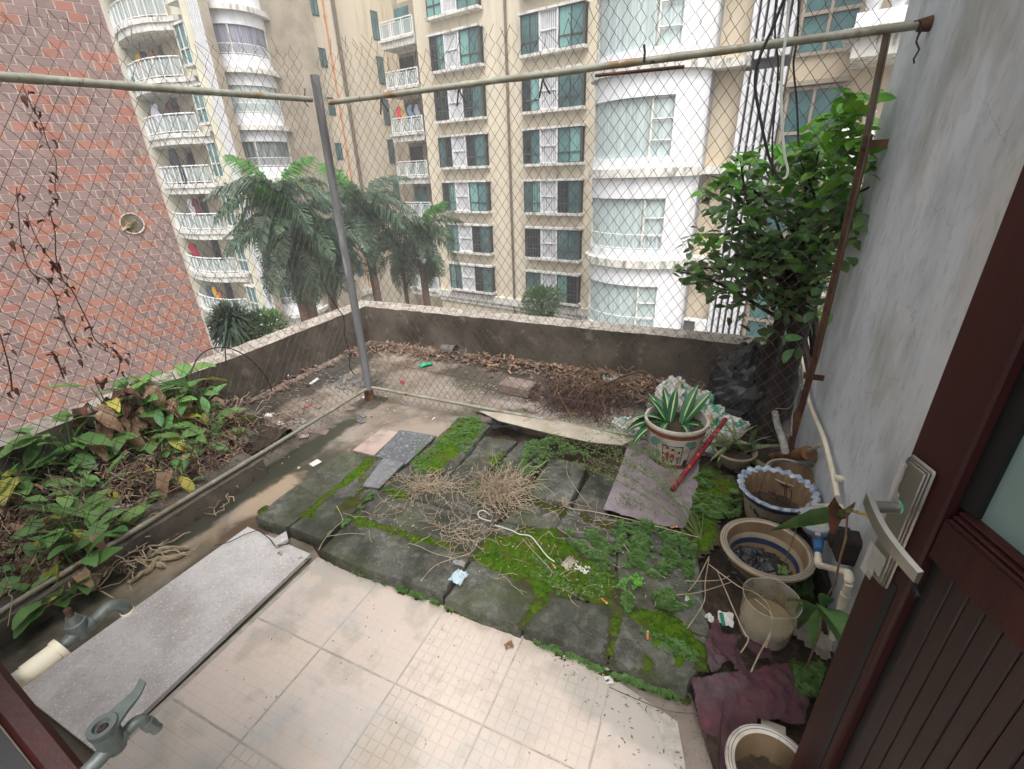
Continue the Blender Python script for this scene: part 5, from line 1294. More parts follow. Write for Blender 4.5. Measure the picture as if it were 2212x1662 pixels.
while len(leaves) < 2050 and t_ < 60000:
    t_ += 1
    if rr.random() < .35:
        P = rr.choice(tips); q = P[rr.randint(3, len(P)-1)]+Vector((rr.gauss(0, .05), rr.gauss(0, .05), rr.gauss(0, .05)))
        x, y, _ = px(q)
    else:
        x, y = rr.uniform(1430, 1920), rr.uniform(185, 780); dep = rr.uniform(2.7, 3.65) if x < 1790 else rr.uniform(2.42, 2.9); q = PY(x, y, dep)
    if not hull(x+rr.uniform(-12, 12), y+rr.uniform(-12, 12)): continue
    if q.x > .47 and q.y < 2.75: continue
    f = noise.noise(q*5.5)+.6*noise.noise(q*12)
    dens = .05 if y < 560 else .22+.25*(y-560)/200
    if f < dens-.28 : continue
    leaves.append((q, f, y))
leaves.sort(key=lambda l: (l[0]-CAM).length)
mbs = {0: MB(), 1: MB()}
for k, (q, f, y) in enumerate(leaves):
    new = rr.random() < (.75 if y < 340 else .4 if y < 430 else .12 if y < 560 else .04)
    me = rr.choice(fn if new else fl); az = rr.uniform(0, 6.28); el = rr.uniform(-.5, .75); ro = rr.uniform(-.8, .8); L = rr.uniform(.055, .095)*(1.1 if new else 1)
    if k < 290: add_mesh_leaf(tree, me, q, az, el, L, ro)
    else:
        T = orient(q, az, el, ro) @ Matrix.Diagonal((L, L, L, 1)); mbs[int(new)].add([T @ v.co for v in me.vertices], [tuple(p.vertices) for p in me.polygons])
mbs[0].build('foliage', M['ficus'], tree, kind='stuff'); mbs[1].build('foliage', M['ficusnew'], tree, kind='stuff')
# stray leaves below and in front of the wall
for p, y in (((8, 820, 550), 2.34), ((8, 930, 200), 2.4), ((8, 510, 1060), 2.6), ((8, 560, 980), 2.6), ((8, 700, 990), 2.34), ((8, 470, 1180), 2.6), ((8, 400, 1270), 2.7), ((8, 440, 1250), 2.7), ((8, 250, 1130), 2.9), ((8, 200, 1200), 2.9)):
    add_mesh_leaf(tree, rr.choice(fl), PY(*K(*p), y), rr.uniform(0, 6), rr.uniform(-1.2, .2), rr.uniform(.07, .09), rr.uniform(-.6, .6))
for p in ((8, 680, 325), (8, 690, 370)):
    m = MB(); q = PY(*K(*p), 2.6)
    for k in range(9): leafquad(m, q+Vector((rr.gauss(0, .008), 0, rr.gauss(0, .012))), (rr.uniform(-1, 1), -1, rr.uniform(-1, 1)), .016, .012)
    m.build('blossom', M['flower'], tree)

# ================================================================== pots and things by the right wall
def pot(name, c, prof, mats, mis, label, n=56, f=None, soil=None, cat='flower pot', soilz=None):
    o = empty(name, c, label, cat)
    m = MB(); m.lathe(prof, c=c, n=n, mis=mis, f=f); m.build('body', mats, o)
    if soil:
        r, z = soil; m = MB(); m.grid(lambda i, j: (Vector((c[0]+r*(i/8-1), c[1]+r*(j/8-1), c[2]+z+.008*noise.noise(Vector((i*.8, j*.8, c[0]*9))))) if math.hypot(i/8-1, j/8-1) < 1.02 else None), 16, 16); m.build('soil', M['soil'], o)
    return o
# painted pot
pc = Vector((-.122, 2.235, .055))
fig = pot('flower_pot', pc, [(.001,0),(.108,0),(.114,.012),(.122,.05),(.134,.12),(.144,.19),(.148,.21),(.150,.232),(.158,.24),(.160,.252),(.157,.26),(.146,.258),(.140,.235),(.13,.15),(.11,.03)],
    [M['potwhite'], M['paint_rust'], M['paint_brown']], [2,2,2,0,0,0,1,0,0,0,0,0,0,0], 'large white pot painted with a framed figure scene and trees, holding striped leaves', soil=(.135, .225))
def prr(z):
    T = [(0,.108),(.012,.114),(.05,.122),(.12,.134),(.19,.144),(.21,.148),(.232,.15)]
    for (a, b), (c_, d_) in zip(T[:-1], T[1:]):
        if z <= c_: return b+(d_-b)*(z-a)/(c_-a)
    return .15
def decal(pts, mm, name='painting', lift=.0012):
    """pts: outline (angle offset in radians from the face towards the camera, height)"""
    a0 = math.atan2(CAM.y-pc.y, CAM.x-pc.x); m = MB()
    cx_ = sum(p[0] for p in pts)/len(pts); cz = sum(p[1] for p in pts)/len(pts)
    def W_(a, z): r = prr(z)+lift; return Vector((pc.x+r*math.cos(a0+a), pc.y+r*math.sin(a0+a), pc.z+z))
    n = len(pts); P = [pts[i] for i in range(n)]
    rings = [[W_(cx_+(p[0]-cx_)*t, cz+(p[1]-cz)*t) for p in P] for t in (1, .66, .33)]
    vs = [v for r_ in rings for v in r_]+[W_(cx_, cz)]
    fs = [(r_*n+i, r_*n+(i+1) % n, (r_+1)*n+(i+1) % n, (r_+1)*n+i) for r_ in range(2) for i in range(n)]+[(2*n+i, 2*n+(i+1) % n, 3*n) for i in range(n)]
    m.add(vs, fs); return m.build(name, M[mm], fig)
def ell(a, z, ra, rz, n=14, j=0): return [(a+ra*math.cos(t*2*math.pi/n)*(1+j*noise.noise(Vector((t*1.3, a*9, z*30)))), z+rz*math.sin(t*2*math.pi/n)*(1+j*noise.noise(Vector((t*1.7, a*5, z*20))))) for t in range(n)]
sc_ = [([(-.36,.165),(.36,.165),(.36,.172),(-.36,.172)],'paint_dark'), ([(-.36,.06),(-.33,.06),(-.33,.165),(-.36,.165)],'paint_dark'), ([(.33,.06),(.36,.06),(.36,.165),(.33,.165)],'paint_dark')]
for a, mm in sc_: decal(a, mm)
for a, z, h in ((-.17, .085, 1), (.02, .08, .95), (.24, .075, .8), (-.3, .07, .6)):
    decal(ell(a, z+.068*h, .05, .012), 'paint_dark', lift=.0014); decal(ell(a, z+.058*h, .04, .009), 'paint_skin', lift=.0018)
    decal([(a-.07, z), (a+.07, z), (a+.05, z+.045*h), (a-.05, z+.045*h)], R.choice(['paint_red', 'paint_teal', 'paint_rust']), lift=.0016)
    decal([(a-.1, z+.02*h), (a+.1, z+.03*h), (a+.1, z+.036*h), (a-.1, z+.032*h)], 'paint_red', lift=.002)
    decal([(a-.03, z-.014), (a+.03, z-.014), (a+.02, z), (a-.02, z)], 'paint_dark', lift=.0015)
for a, z, ra, rz in ((-.62,.18,.2,.02),(-.75,.155,.16,.016),(.62,.185,.22,.018),(.72,.16,.16,.014),(-.55,.10,.12,.025),(-.8,.06,.14,.02)): decal(ell(a, z, ra, rz, 18, .5), 'paint_teal')
decal([(-.6,.06),(-.56,.06),(-.58,.17),(-.6,.17)],'paint_brown'); decal([(.6,.06),(.64,.06),(.66,.17),(.63,.17)],'paint_rust')
decal(ell(-.72, .05, .2, .014, 18, .5), 'bluegl'); decal([(-.4,.028),(.5,.028),(.5,.05),(-.4,.05)],'paint_rust'); decal([(-.3,.012),(.4,.012),(.4,.026),(-.3,.026)],'paint_brown'); decal([(.45,.04),(.62,.04),(.6,.085),(.47,.085)],'paint_dark')
strap = [leaf_mesh('leaf', (.07,.09,.11,.13,.135,.125,.1,.06,.008), [M['stripegreen'], M['stripewhite']], 1, .35, c, 0, stripe=True) for c in (.5, 1.1, .25)]
sp_ = empty('striped_plant', pc+Vector((0, 0, .225)), 'plant with dark strap leaves striped creamy white, standing in the painted pot', 'plant')
for az, el, L, k in ((1.9,1.0,.2,0),(2.4,.75,.2,0),(3.0,.35,.24,1),(3.3,.1,.26,1),(3.7,.0,.25,1),(1.2,1.1,.22,2),(.7,.95,.22,2),(1.5,1.3,.18,2),(.2,.3,.15,1),(-.4,.2,.13,1),(4.4,.3,.14,1),(5.2,.4,.12,1),(2.8,.9,.15,2),(0,.1,.14,1),(1.0,.6,.2,0)):
    off = .03 if math.cos(az) < .2 else .02
    add_mesh_leaf(sp_, strap[k], pc+Vector((-.03+.05*(math.cos(az) > .3)+.02*math.cos(az), .01*math.sin(az), .226)), az, el, L, rnd(-.3, .3), wmul=1.0)
# aloe bowl
bc = GK(13, 1800, 760, .04); bc = Vector((bc.x+.01, bc.y+.05, .05))
bowl = pot('plant_bowl', bc, [(.001,0),(.045,0),(.05,.006),(.082,.04),(.1,.085),(.106,.092),(.104,.1),(.096,.098),(.088,.08),(.06,.04)], [M['ceram'], M['paint_dark']], [0]*9, 'small dark streaked white bowl holding the aloe', soil=(.09, .078))
al = leaf_mesh('leaf', (.075,.07,.06,.052,.044,.034,.022,.004), M['aloe'], 1, .6, .5); al2 = leaf_mesh('leaf', (.075,.07,.06,.052,.044,.034,.022,.004), M['aloe'], 1, .7, -.7)
aloe = empty('aloe_plant', bc+Vector((0, 0, .08)), 'spiny aloe with curved narrow leaves in the small bowl', 'plant')
for k in range(30):
    cx_ = [(-.03, .02), (.04, .01), (.0, .05), (.07, .05)][k % 4]; az = k*2.4+rnd(-.3, .3); el = rnd(.2, 1.4)
    add_mesh_leaf(aloe, R.choice((al, al2)), bc+Vector((cx_[0], cx_[1], .082)), az, el, rnd(.15, .25), rnd(-.2, .2))
# scalloped pot
scp = Vector((.333, 1.913, .07)); nn_ = 22
def scal(j, a, r, z):
    if 5 <= j <= 10: return r+.0045*math.sin(nn_*a), z+.004*math.sin(nn_*a)
    return r, z
sp2 = pot('flower_pot', scp, [(.001,0),(.1,0),(.105,.02),(.118,.08),(.128,.12),(.136,.138),(.15,.152),(.155,.160),(.150,.166),(.137,.163),(.128,.155),(.12,.1),(.1,.03),(.08,.02)],
    [M['ceram'], M['bluegl'], M['rimblue'], M['ceramin']], [0,0,0,0,1,1,2,2,2,2,3,3,3], 'cream pot with a scalloped blue and white rim and painted flowers', n=132, f=scal, soil=(.112, .06))
a0 = math.atan2(CAM.y-scp.y, CAM.x-scp.x)
for a, z, ra, rz, mm in ((-.5,.08,.09,.012,'bluegl'),(-.38,.07,.06,.01,'bluegl'),(-.1,.065,.16,.014,'paint_rust'),(.15,.06,.12,.014,'paint_dark'),(-.25,.05,.1,.01,'paint_rust'),(.4,.06,.1,.014,'bluegl'),(-.7,.09,.05,.012,'bluegl'),(.05,.04,.2,.012,'paint_brown')):
    m = MB(); n = 16; P = ell(a, z, ra, rz, n, .9); vs = []
    for (aa, zz) in P+[(a, z)]:
        r = .105+(.118-.105)*(zz-.02)/.06+.0015; vs.append(Vector((scp.x+r*math.cos(a0+aa), scp.y+r*math.sin(a0+aa), scp.z+zz)))
    m.add(vs, [(i, (i+1) % n, n) for i in range(n)]); m.build('painting', M[mm], sp2)
m = MB()
for (dx, dy, h) in ((-.05,.03,.09),(-.03,-.01,.07),(.0,-.01,.1),(.04,.0,.13),(.05,-.01,.12),(.03,.02,.11)):
    p = scp+Vector((dx, dy, .06)); m.tube([p, p+Vector((rnd(-.01,.01), rnd(-.01,.01), h*.5)), p+Vector((rnd(-.02,.02), rnd(-.02,.02), h))], .0022, 5)
    for _ in range(4): leafquad(m, p+Vector((rnd(-.01,.01), rnd(-.01,.01), h*rnd(.5, 1))), (rnd(-1,1), rnd(-1,1), rnd(-1,.3)), .016, .006)
tag(m.build('dead_plant', M['drybrown']), 'dead brown stems standing in the scalloped pot', 'plant')
wm = MB()
for k in range(70): leafquad(wm, scp+Vector((rnd(-.01,.08), rnd(-.09,-.03), .065+rnd(0,.015))), (rnd(-1,1), rnd(-1,1), rnd(0,.6)), .012, .009)
tag(wm.build('weed', M['weed'], smooth=False), 'small bright weeds growing inside the scalloped pot', 'weed')
# pot behind
p3 = Vector((.41, 2.12, .05)); pot('flower_pot', p3, [(.001,0),(.075,0),(.09,.07),(.105,.13),(.112,.138),(.11,.144),(.1,.14),(.097,.135),(.092,.138),(.088,.12),(.07,.03)], [M['ceram'], M['bluegl'], M['ceramin']], [0,0,1,0,0,0,1,0,2,2], 'cream pot with ringed rim half hidden behind the scalloped pot', soil=(.08, .09))
# mid pot with black bag
p4 = Vector((.283, 1.555, .06)); pot4 = pot('flower_pot', p4, [(.001,0),(.09,0),(.1,.02),(.118,.08),(.13,.118),(.14,.126),(.153,.131),(.158,.138),(.156,.145),(.151,.147),(.149,.147),(.144,.1475),(.142,.147),(.134,.143),(.128,.125),(.12,.07),(.09,.03)],
   [M['ceram'], M['bluegl'], M['ceramin']], [0,0,1,0,1,0,0,0,0,1,0,1,0,2,2,2], 'wide cream pot with blue rings on its rim, a crumpled black bag inside', soil=(.105, .045))
def crumple(name, c, r, h, mm, label, cat, seed=0, sq=(1, 1), n=44, amp=.35):
    NR = 16; m = MB(); off = Vector((seed*3.1, seed*1.7, seed))
    def f(j, a, rr_, z):
        th = j/NR*math.pi/2; v = Vector((math.cos(a)*math.cos(th), math.sin(a)*math.cos(th), math.sin(th)))
        k = 1+amp*noise.noise(v*1.6+off)+amp*.7*abs(noise.noise(v*3.7+off))+amp*.45*abs(noise.noise(v*8+off))+amp*.2*noise.noise(v*19+off)
        return rr_*k, z*k
    m.lathe([(r*math.cos(t)+.0005, h*math.sin(t)) for t in [i/NR*math.pi/2 for i in range(NR+1)]], n=n, f=f, M=Matrix.Translation(c) @ Matrix.Diagonal((sq[0], sq[1], 1, 1)))
    o = m.build(name, M[mm], loc=tuple(c), smooth=False); return tag(o, label, cat)
crumple('plastic_bag', p4+Vector((-.035, -.02, .045)), .075, .06, 'blackplastic', 'crumpled black plastic bag inside the wide ringed pot', 'bag', 2)
seed_ = empty('seedling', p4+Vector((.06, -.03, .045)), 'small bright seedling beside the black bag in the wide pot', 'plant')
ol = leaf_mesh('leaf', OVAL, M['weed'], 1, .1, .3)
for k in range(6): add_mesh_leaf(seed_, ol, p4+Vector((.06, -.03, .08)), k*1.05, .3, .028)
for k in range(5): add_mesh_leaf(seed_, ol, p4+Vector((.065, -.04, .06)), k*1.3, .2, .022)
# plastic container
p5 = Vector((.287, 1.30, .045)); 
pl = empty('cut_bottle', p5, 'cut off cloudy plastic bottle with stained water, nearest the door handle', 'container')
m = MB(); prof = [(.001,.0),(.06,.002),(.072,.012),(.078,.03),(.0795,.07),(.082,.088),(.0795,.105),(.083,.122),(.08,.14),(.083,.16),(.084,.177)]
def bw_(j, a, r, z): return r*(1+.04*noise.noise(Vector((math.cos(a)*1.3, math.sin(a)*1.3, z*14)))), z+(.012*noise.noise(Vector((math.cos(a)*1.2, math.sin(a)*1.2, 3))) if j > 8 else 0)
m.lathe(prof, c=p5, n=40, f=bw_); m.build('body', M['bottle'], pl)
m = MB(); m.lathe([(.084,.1755),(.0855,.178),(.084,.1795),(.0815,.177)], c=p5, n=40, f=lambda j, a, r, z: (r*(1+.04*noise.noise(Vector((math.cos(a)*1.3, math.sin(a)*1.3, .177*14)))), z+.012*noise.noise(Vector((math.cos(a)*1.2, math.sin(a)*1.2, 3))))); m.build('rim', M['film'], pl)
m = MB(); m.lathe([(.001,.085),(.04,.085),(.078,.085)], c=p5, n=30); m.build('water', mat('murky water', C(150,136,104), C(120,104,78), 6, rough=.08, bump=.0), pl)
m = MB()
for pts in ([(17,1640,60),(17,1870,230),(18,90,280),(18,200,380),(18,225,540),(18,180,710)], [(17,1700,100),(17,1900,560),(17,1950,640),(17,1890,750)], [(17,2000,330),(17,2130,450),(17,2130,570),(17,2030,770),(17,1970,900)]):
    m.tube(curve_pts(pts, lambda p: GK(*p, .17) if p[0] == 18 or p[1] > 1850 else GK(*p, .1), 4), .0022, 4)
tag(m.build('dry_stalks', M['straw']), 'thin dry stalks bending over the cut plastic bottle', 'stalks')
# corner pot
p6 = Vector((.272, .80, .03)); pot('flower_pot', p6, [(.001,0),(.06,0),(.075,.06),(.09,.12),(.1,.136),(.104,.143),(.102,.149),(.098,.151),(.0965,.1512),(.091,.1505),(.0895,.150),(.082,.146),(.078,.13),(.07,.04),(.001,.03)],
   [M['potwhite'], M['bluegl'], M['ceramin']], [0,0,0,0,0,0,0,1,0,1,0,2,2,2], 'white pot with two thin blue rings at the bottom corner beside the maroon cloth', soil=(.074, .07))
# red painted stick, brown tube, red bowl
a = GK(13, 1350, 905, .085); b = PY(*K(13, 1770, 350), 2.42)
m = MB(); m.tube([a.lerp(b, i/8) for i in range(9)], [.0125]*9, 10); o = m.build('stick', M['redpaint'], loc=tuple(a)); tag(o, 'long stick with peeling red paint leaning between the painted pot and the aloe', 'stick')
a = PX(*K(14, 215, 650), .38); b = PX(*K(14, 500, 620), .46); m = MB(); m.tube([a, b], [.022, .032], 16); m.tube([b, b.lerp(a, -.06)], [.036, .034], 10)
tag(m.build('bamboo_tube', M['cardbrown'], loc=tuple(a)), 'brown bamboo tube lying on the pots under the white pipe', 'tube')
a = PX(*K(14, 410, 640), .44); b = PX(*K(14, 610, 555), .47); m = MB(); m.tube([a, b], .009, 4); tag(m.build('wood_strip', M['board'], loc=tuple(a)), 'pale wooden strip pointing at the white pipe above the bamboo tube', 'wood')
q = PX(*K(14, 180, 640), .36); m = MB(); m.lathe([(.07,0),(.066,.025),(.045,.042),(.001,.045)], c=(q.x, q.y, q.z-.02), n=24); tag(m.build('bowl', M['redplastic'], loc=tuple(q)), 'upturned red plastic bowl behind the scalloped pot', 'bowl')
# pipes and meter on the wall
XW = .475
def pipe2(name, pl, x, r, label, mm='pvc', el=()):
    m = MB(); P = [PX(*K(*p), x) for p in pl]
    m.tube(curve_pts(pl, lambda p: PX(*K(*p), x), 4), r, 14); o = m.build(name, M[mm], loc=tuple(P[0])); tag(o, label, 'pipe')
    for k in el:
        d = (P[k]-P[max(k-1, 0)]).normalized(); m = MB(); m.tube([P[k]-d*.016, P[k]+d*.016], r*1.22, 14); m.build('collar', M['pvc'], o)
    return o
pw = pipe2('water_pipe', [(8,455,1330),(8,470,1430),(14,490,60),(14,510,180),(14,560,330),(14,605,430),(14,645,540),(14,675,660),(14,700,760),(14,722,860),(14,738,960)], XW, .0095, 'cream plastic water pipe descending along the foot of the grey wall')
m = MB(); q = PX(*K(14, 735, 808), .478); m.box((q.x+.008, q.y, q.z), (.03, .024, .01)); m.build('clip', M['pvc'], pw)
def hard_pipe(pts, r, name, label):
    o = None; m = MB(); m.tube(pts[:1]+pts[1:], r, 14); 
    m = MB()
    for a, b in zip(pts[:-1], pts[1:]): m.tube([a, b], r, 14)
    o = m.build(name, M['pvc'], loc=tuple(pts[0])); tag(o, label, 'pipe')
    for k, p in enumerate(pts[1:-1], 1):
        d0 = (pts[k-1]-p).normalized(); d1 = (pts[k+1]-p).normalized(); m = MB()
        m.tube([p+d0*.024, p+d0*.01, p+(d0+d1)*.003, p+d1*.01, p+d1*.024], r*1.2, 14); m.build('elbow', M['pvc'], o)
    return o
yv = PX(*K(14, 760, 1035), XW)
hard_pipe([yv, PX(*K(14, 515, 1030), .455), PX(*K(14, 515, 1030), .455)+Vector((0, 0, -.05))], .0102, 'elbow_pipe', 'cream elbow pipe joining the top of the water meter')
q = [PX(*K(14, 585, 1400), .44), PX(*K(14, 590, 1490), .44), PX(*K(14, 830, 1560), .46), PX(*K(18, 830, 210), .46), PX(*K(18, 790, 330), .465), PX(*K(18, 700, 640), .465)]
hard_pipe([q[0], q[1], q[2], q[3]], .0105, 'elbow_pipe', 'cream pipe with two elbows below the water meter')
hard_pipe([q[3], q[4], q[5]], .0112, 'elbow_pipe', 'stained cream pipe running down beside the door edge')
mc = PX(*K(14, 585, 1150), .44)
mt = empty('water_meter', mc, 'blue bodied water meter with a grey ring on the grey wall', 'water meter')
tl_ = Matrix.Translation(mc) @ Matrix.Scale(1.22, 4) @ Matrix.Rotation(-.25, 4, 'Y') @ Matrix.Rotation(.35, 4, 'X')
m = MB(); m.lathe([(.001,-.075),(.02,-.075),(.034,-.055),(.042,-.03),(.04,-.012)], n=28, M=tl_); m.tube([tl_ @ Vector((0, 0, -.04)), PX(*K(14, 590, 1380), .44)], [.024, .014], 12); m.build('body', M['meterblue'], mt)
m = MB(); m.lathe([(.04,-.014),(.046,-.012),(.047,.01),(.044,.014),(.034,.016),(.033,.01)], n=32, M=tl_)
for k in range(3): m.box((0, 0, 0), (.014, .014, .024), M=tl_ @ Matrix.Rotation(k*2.1+.4, 4, 'Z') @ Matrix.Translation((.048, 0, 0)))
m.build('ring', M['greyplastic'], mt)
m = MB(); m.lathe([(.034,.011),(.02,.0125),(.001,.013)], n=28, M=tl_); m.build('dial', M['dial'], mt)
for p, d, l in (((14, 790, 1290), (.1, .06, .07), 'upper black timber block behind the water meter'), ((14, 850, 1360), (.1, .07, .1), 'lower black timber block below the water meter beside the pipe')):
    q = PX(*K(*p), .485); m = MB(); m.box(q, (d[0]*.8, d[1], d[2]), rz=.1, bev=.01); tag(m.build('timber_block', M['wooddark'], loc=tuple(q)), l, 'timber')
q = PX(*K(14, 640, 1600), .485); m = MB(); m.box((q.x, q.y, q.z-.05), (.04, .12, .12), rz=.1, bev=.012); tag(m.build('timber_block', M['wooddark'], loc=tuple(q)), 'dark timber lump in the shade under the elbow pipe', 'timber')
# tall seedling in front of the meter
sx = .395; st = [PX(*K(*p), sx) for p in ((18, 620, 530), (18, 620, 380), (14, 720, 1640), (14, 760, 1440), (14, 805, 1280), (14, 815, 1120), (14, 815, 1080))]
st[0] = st[0]+Vector((0, 0, -.02)); base = Vector((st[0].x, st[0].y, .04))
sdl = empty('tall_seedling', base, 'tall thin seedling with two whorls of leathery leaves in front of the water meter', 'plant')
m = MB(); m.tube([base]+st, .0028, 6); m.build('stem', M['twig'], sdl)
dl = leaf_mesh('leaf', LANCE, M['ficus'], 1, .25, .4); dl2 = leaf_mesh('leaf', (.02,.09,.14,.16,.15,.11,.06,.01), M['ficus'], 1, .2, .5)
def toward(parent, me, p, q, wmul=1, roll=0):
    d = q-p; L = d.length; az = math.atan2(d.y, d.x); el = math.asin(d.z/L); return add_mesh_leaf(parent, me, p, az, el, L*1.02, roll, wmul=wmul)
w1 = PX(*K(18, 615, 400), sx)
for e in ((18,350,260),(18,700,190),(18,430,370),(18,845,365),(18,800,490),(18,525,520),(18,500,610)): toward(sdl, dl2, w1, PX(*K(*e), sx-.012+rnd(-.01, .01)), .75)
w2 = PX(*K(14, 812, 1085), sx)
toward(sdl, dl, w2, PX(*K(14, 450, 1110), sx-.015), .5, .9); toward(sdl, leafs['leafyel'][1], w2, PX(*K(14, 1000, 1035), sx+.02), .8); toward(sdl, dl2, w2, PX(*K(14, 900, 1000), sx), .8); toward(sdl, leafs['drybrown'][0], w2, PX(*K(14, 720, 930), sx), 1.0)
m = MB(); m.tube(curve_pts([(14,440,1115),(14,400,1260),(14,350,1410),(14,290,1540)], lambda p: PX(*K(*p), .33), 4), .0015, 4); m.build('stem', M['weed'], sdl)

# maroon cloth, white strip
def sheet(name, poly, zf, mm, label, cat, st=.012, amp=.012, seed=0, holes=()):
    P = [(v.x, v.y) for v in (GK(*p, .05) for p in poly)]
    x0 = min(p[0] for p in P); x1 = max(p[0] for p in P); y0 = min(p[1] for p in P); y1 = max(p[1] for p in P); nx = int((x1-x0)/st)+1; ny = int((y1-y0)/st)+1
    def F(i, j):
        x = x0+st*i; y = y0+st*j; d = pdist(x, y, P)+.005*noise.noise(Vector((x*50, y*50, seed)))
        if d < -st*.5: return None
        z = zf(x, y)+amp*noise.noise(Vector((x*14, y*9, seed)))+amp*.6*noise.noise(Vector((x*34, y*30, seed+2)))+amp*.25*noise.noise(Vector((x*90, y*80, seed+2)))
        return Vector((x, y, z))
    mb = MB(); mb.grid(F, nx, ny); mb2 = [Vector(v)+Vector((0, 0, -.0018)) for v in mb.v]; f = [tuple(reversed(q)) for q in mb.f]; mb.add(mb2, f)
    c = (sum(p[0] for p in P)/len(P), sum(p[1] for p in P)/len(P), zf(*P[0])); o = mb.build(name, M[mm], loc=c); return tag(o, label, cat)
zc = lambda x, y: .05 if y > .93 else (.05-(.93-y)*.2 if x > .16 else max(.016, .05-(.93-y)*.35))
zc = lambda x, y: max(.022, min(.092, .030+.062*max(0, min(1, (y-.90)/.10)))) if x < .17 else max(.05, min(.092, .05+.05*max(0, min(1, (y-.9)/.1))))
sheet('torn_cloth', [(17,1470,1020),(17,1640,1005),(17,1900,950),(17,2180,890),(18,330,900),(18,385,1010),(18,380,1100),(18,500,1190),(18,450,1390),(18,250,1350),(17,2000,1330),(17,1960,1500),(17,1900,1700),(17,1740,1700),(17,1640,1480),(17,1560,1270)], zc, 'maroon', 'torn maroon cloth sheet hanging over the tiles at the lower right', 'cloth', .0045, .014, 1)
sheet('torn_cloth', [(17,1640,600),(17,1680,520),(17,1710,560),(17,1730,660),(17,1830,680),(17,1900,660),(17,1830,760),(17,1900,850),(17,1925,950),(17,1830,960),(17,1800,850),(17,1750,900),(17,1640,990),(17,1615,900),(17,1600,760)], lambda x, y: .09, 'maroon', 'ragged maroon cloth shred farther from the camera than the big torn sheet', 'cloth', .004, .018, 5)
sheet('torn_cloth', [(17,1900,680),(17,2100,760),(17,2120,850),(17,2020,850),(17,1930,760)], lambda x, y: .082, 'maroon', 'small dark red cloth scrap under the cut plastic bottle', 'cloth', .004, .01, 8)
sheet('plastic_strip', [(18,390,410),(18,735,660),(18,668,825),(18,400,600)], lambda x, y: .045, 'board', 'pale flat strip running from the cut bottle to the door edge', 'strip', .01, .006, 3)
sheet('wood_piece', [(17,2035,1280),(18,130,1290),(18,340,1390),(18,330,1420),(18,160,1400),(17,2060,1370)], lambda x, y: .075, 'board', 'splintered pale wood sticking out beneath the maroon cloth', 'wood', .01, .002, 3)
# purple sheet under the painted pot
sheet('plastic_sheet', [(13,812,1090),(13,900,870),(13,960,720),(13,1010,545),(13,1130,545),(13,1300,640),(13,1560,700),(13,1545,900),(13,1480,1140),(13,1440,1245),(13,1200,1205)], lambda x, y: TOP+.008, 'purple', 'wrinkled greyish purple plastic sheet spread under the painted pot', 'sheet', .006, .007, 2)

# ---------------- board and black scrap by the rail
def board3(name, pts, th, mm, label, cat):
    P = [Vector(p) for p in pts]; n_ = (P[1]-P[0]).cross(P[-1]-P[0]).normalized()*th; m = MB(); n = len(P)
    m.add(P+[p+n_ for p in P], [tuple(range(n-1, -1, -1)), tuple(range(n, 2*n))]+[(i, (i+1) % n, n+(i+1) % n, n+i) for i in range(n)])
    return tag(m.build(name, M[mm], smooth=False, loc=tuple(P[0])), label, cat)
board3('long_board', [GK(12,1800,292,.12), GK(13,0,370,.12), GK(13,320,450,.12), GK(13,700,535,.12), GK(13,960,560,.115), GK(13,1065,508,.135), GK(13,600,405,.14), GK(13,0,305,.14)], .008, 'board', 'long pale board lying along the right bottom rail', 'board')
sheet('plastic_scrap', [(12,1750,345),(12,1900,350),(12,2130,390),(12,2140,470),(12,2085,500),(12,1990,465),(12,1890,480),(12,1900,400)], lambda x, y: .1, 'blackplastic', 'curled black plastic scrap between the mossiest slab and the pale board', 'plastic', .008, .014, 4)
# dry grass heap on the slabs
def gauss_reg(cx_, cy_, sx_, sy_, ang=0):
    def f(rr):
        a, b = rr.gauss(0, sx_), rr.gauss(0, sy_); ca, sa = math.cos(ang), math.sin(ang); return (cx_+a*ca-b*sa, cy_+a*sa+b*ca)
    return f
q = GK(12, 1960, 920, .09); tg = strands('dry_grass', 'straw', gauss_reg(q.x, q.y, .05, .062, -.3), 430, (.05, .15), .0012, TOP+.012, .055, None, .45, 11, seg=5)
tag(tg, 'tangled heap of pale dry grass on the slabs', 'dry grass', kind='stuff')
q = GK(12, 1380, 870, .09); strands('dry_grass', 'straw', gauss_reg(q.x, q.y, .075, .03, .25), 150, (.05, .16), .0012, TOP+.01, .03, 'stuff', .5, 12, seg=5)
q = GK(12, 1650, 1250, .09); strands('dry_grass', 'straw', gauss_reg(q.x, q.y, .07, .04, .1), 60, (.04, .12), .0012, TOP+.008, .02, 'stuff', .5, 13, seg=4)
strands('dry_twigs', 'straw', polyreg([(12,700,1250),(12,1010,880),(12,1700,800),(13,300,1000),(13,1500,1400),(17,1400,500),(17,200,400),(12,1500,1600)]), 230, (.02, .12), .001, TOP+.006, .012, 'stuff', .4, 14, seg=4)
strands('debris', 'board', polyreg([(12,700,1250),(12,1010,880),(12,1700,800),(13,300,1000),(13,1500,1400),(17,1400,500),(17,200,400),(12,1500,1600)]), 260, (.004, .012), 0, TOP+.008, .006, 'stuff', .3, 15, seg=2, flatleaf=(.0015, .003))
strands('debris', 'litter', polyreg([(17,300,700),(17,1560,1250),(17,1700,1660),(17,1000,1660),(17,700,1300)], 0), 80, (.004, .014), 0, .0125, .002, 'stuff', .3, 16, seg=2, flatleaf=(.001, .0026))
strands('debris', 'litter', polyreg([(16,100,400),(16,560,40),(17,200,660),(17,700,1660),(15,1300,1400)], 0), 60, (.004, .01), 0, .0125, .001, 'stuff', .3, 17, seg=2, flatleaf=(.001, .002))
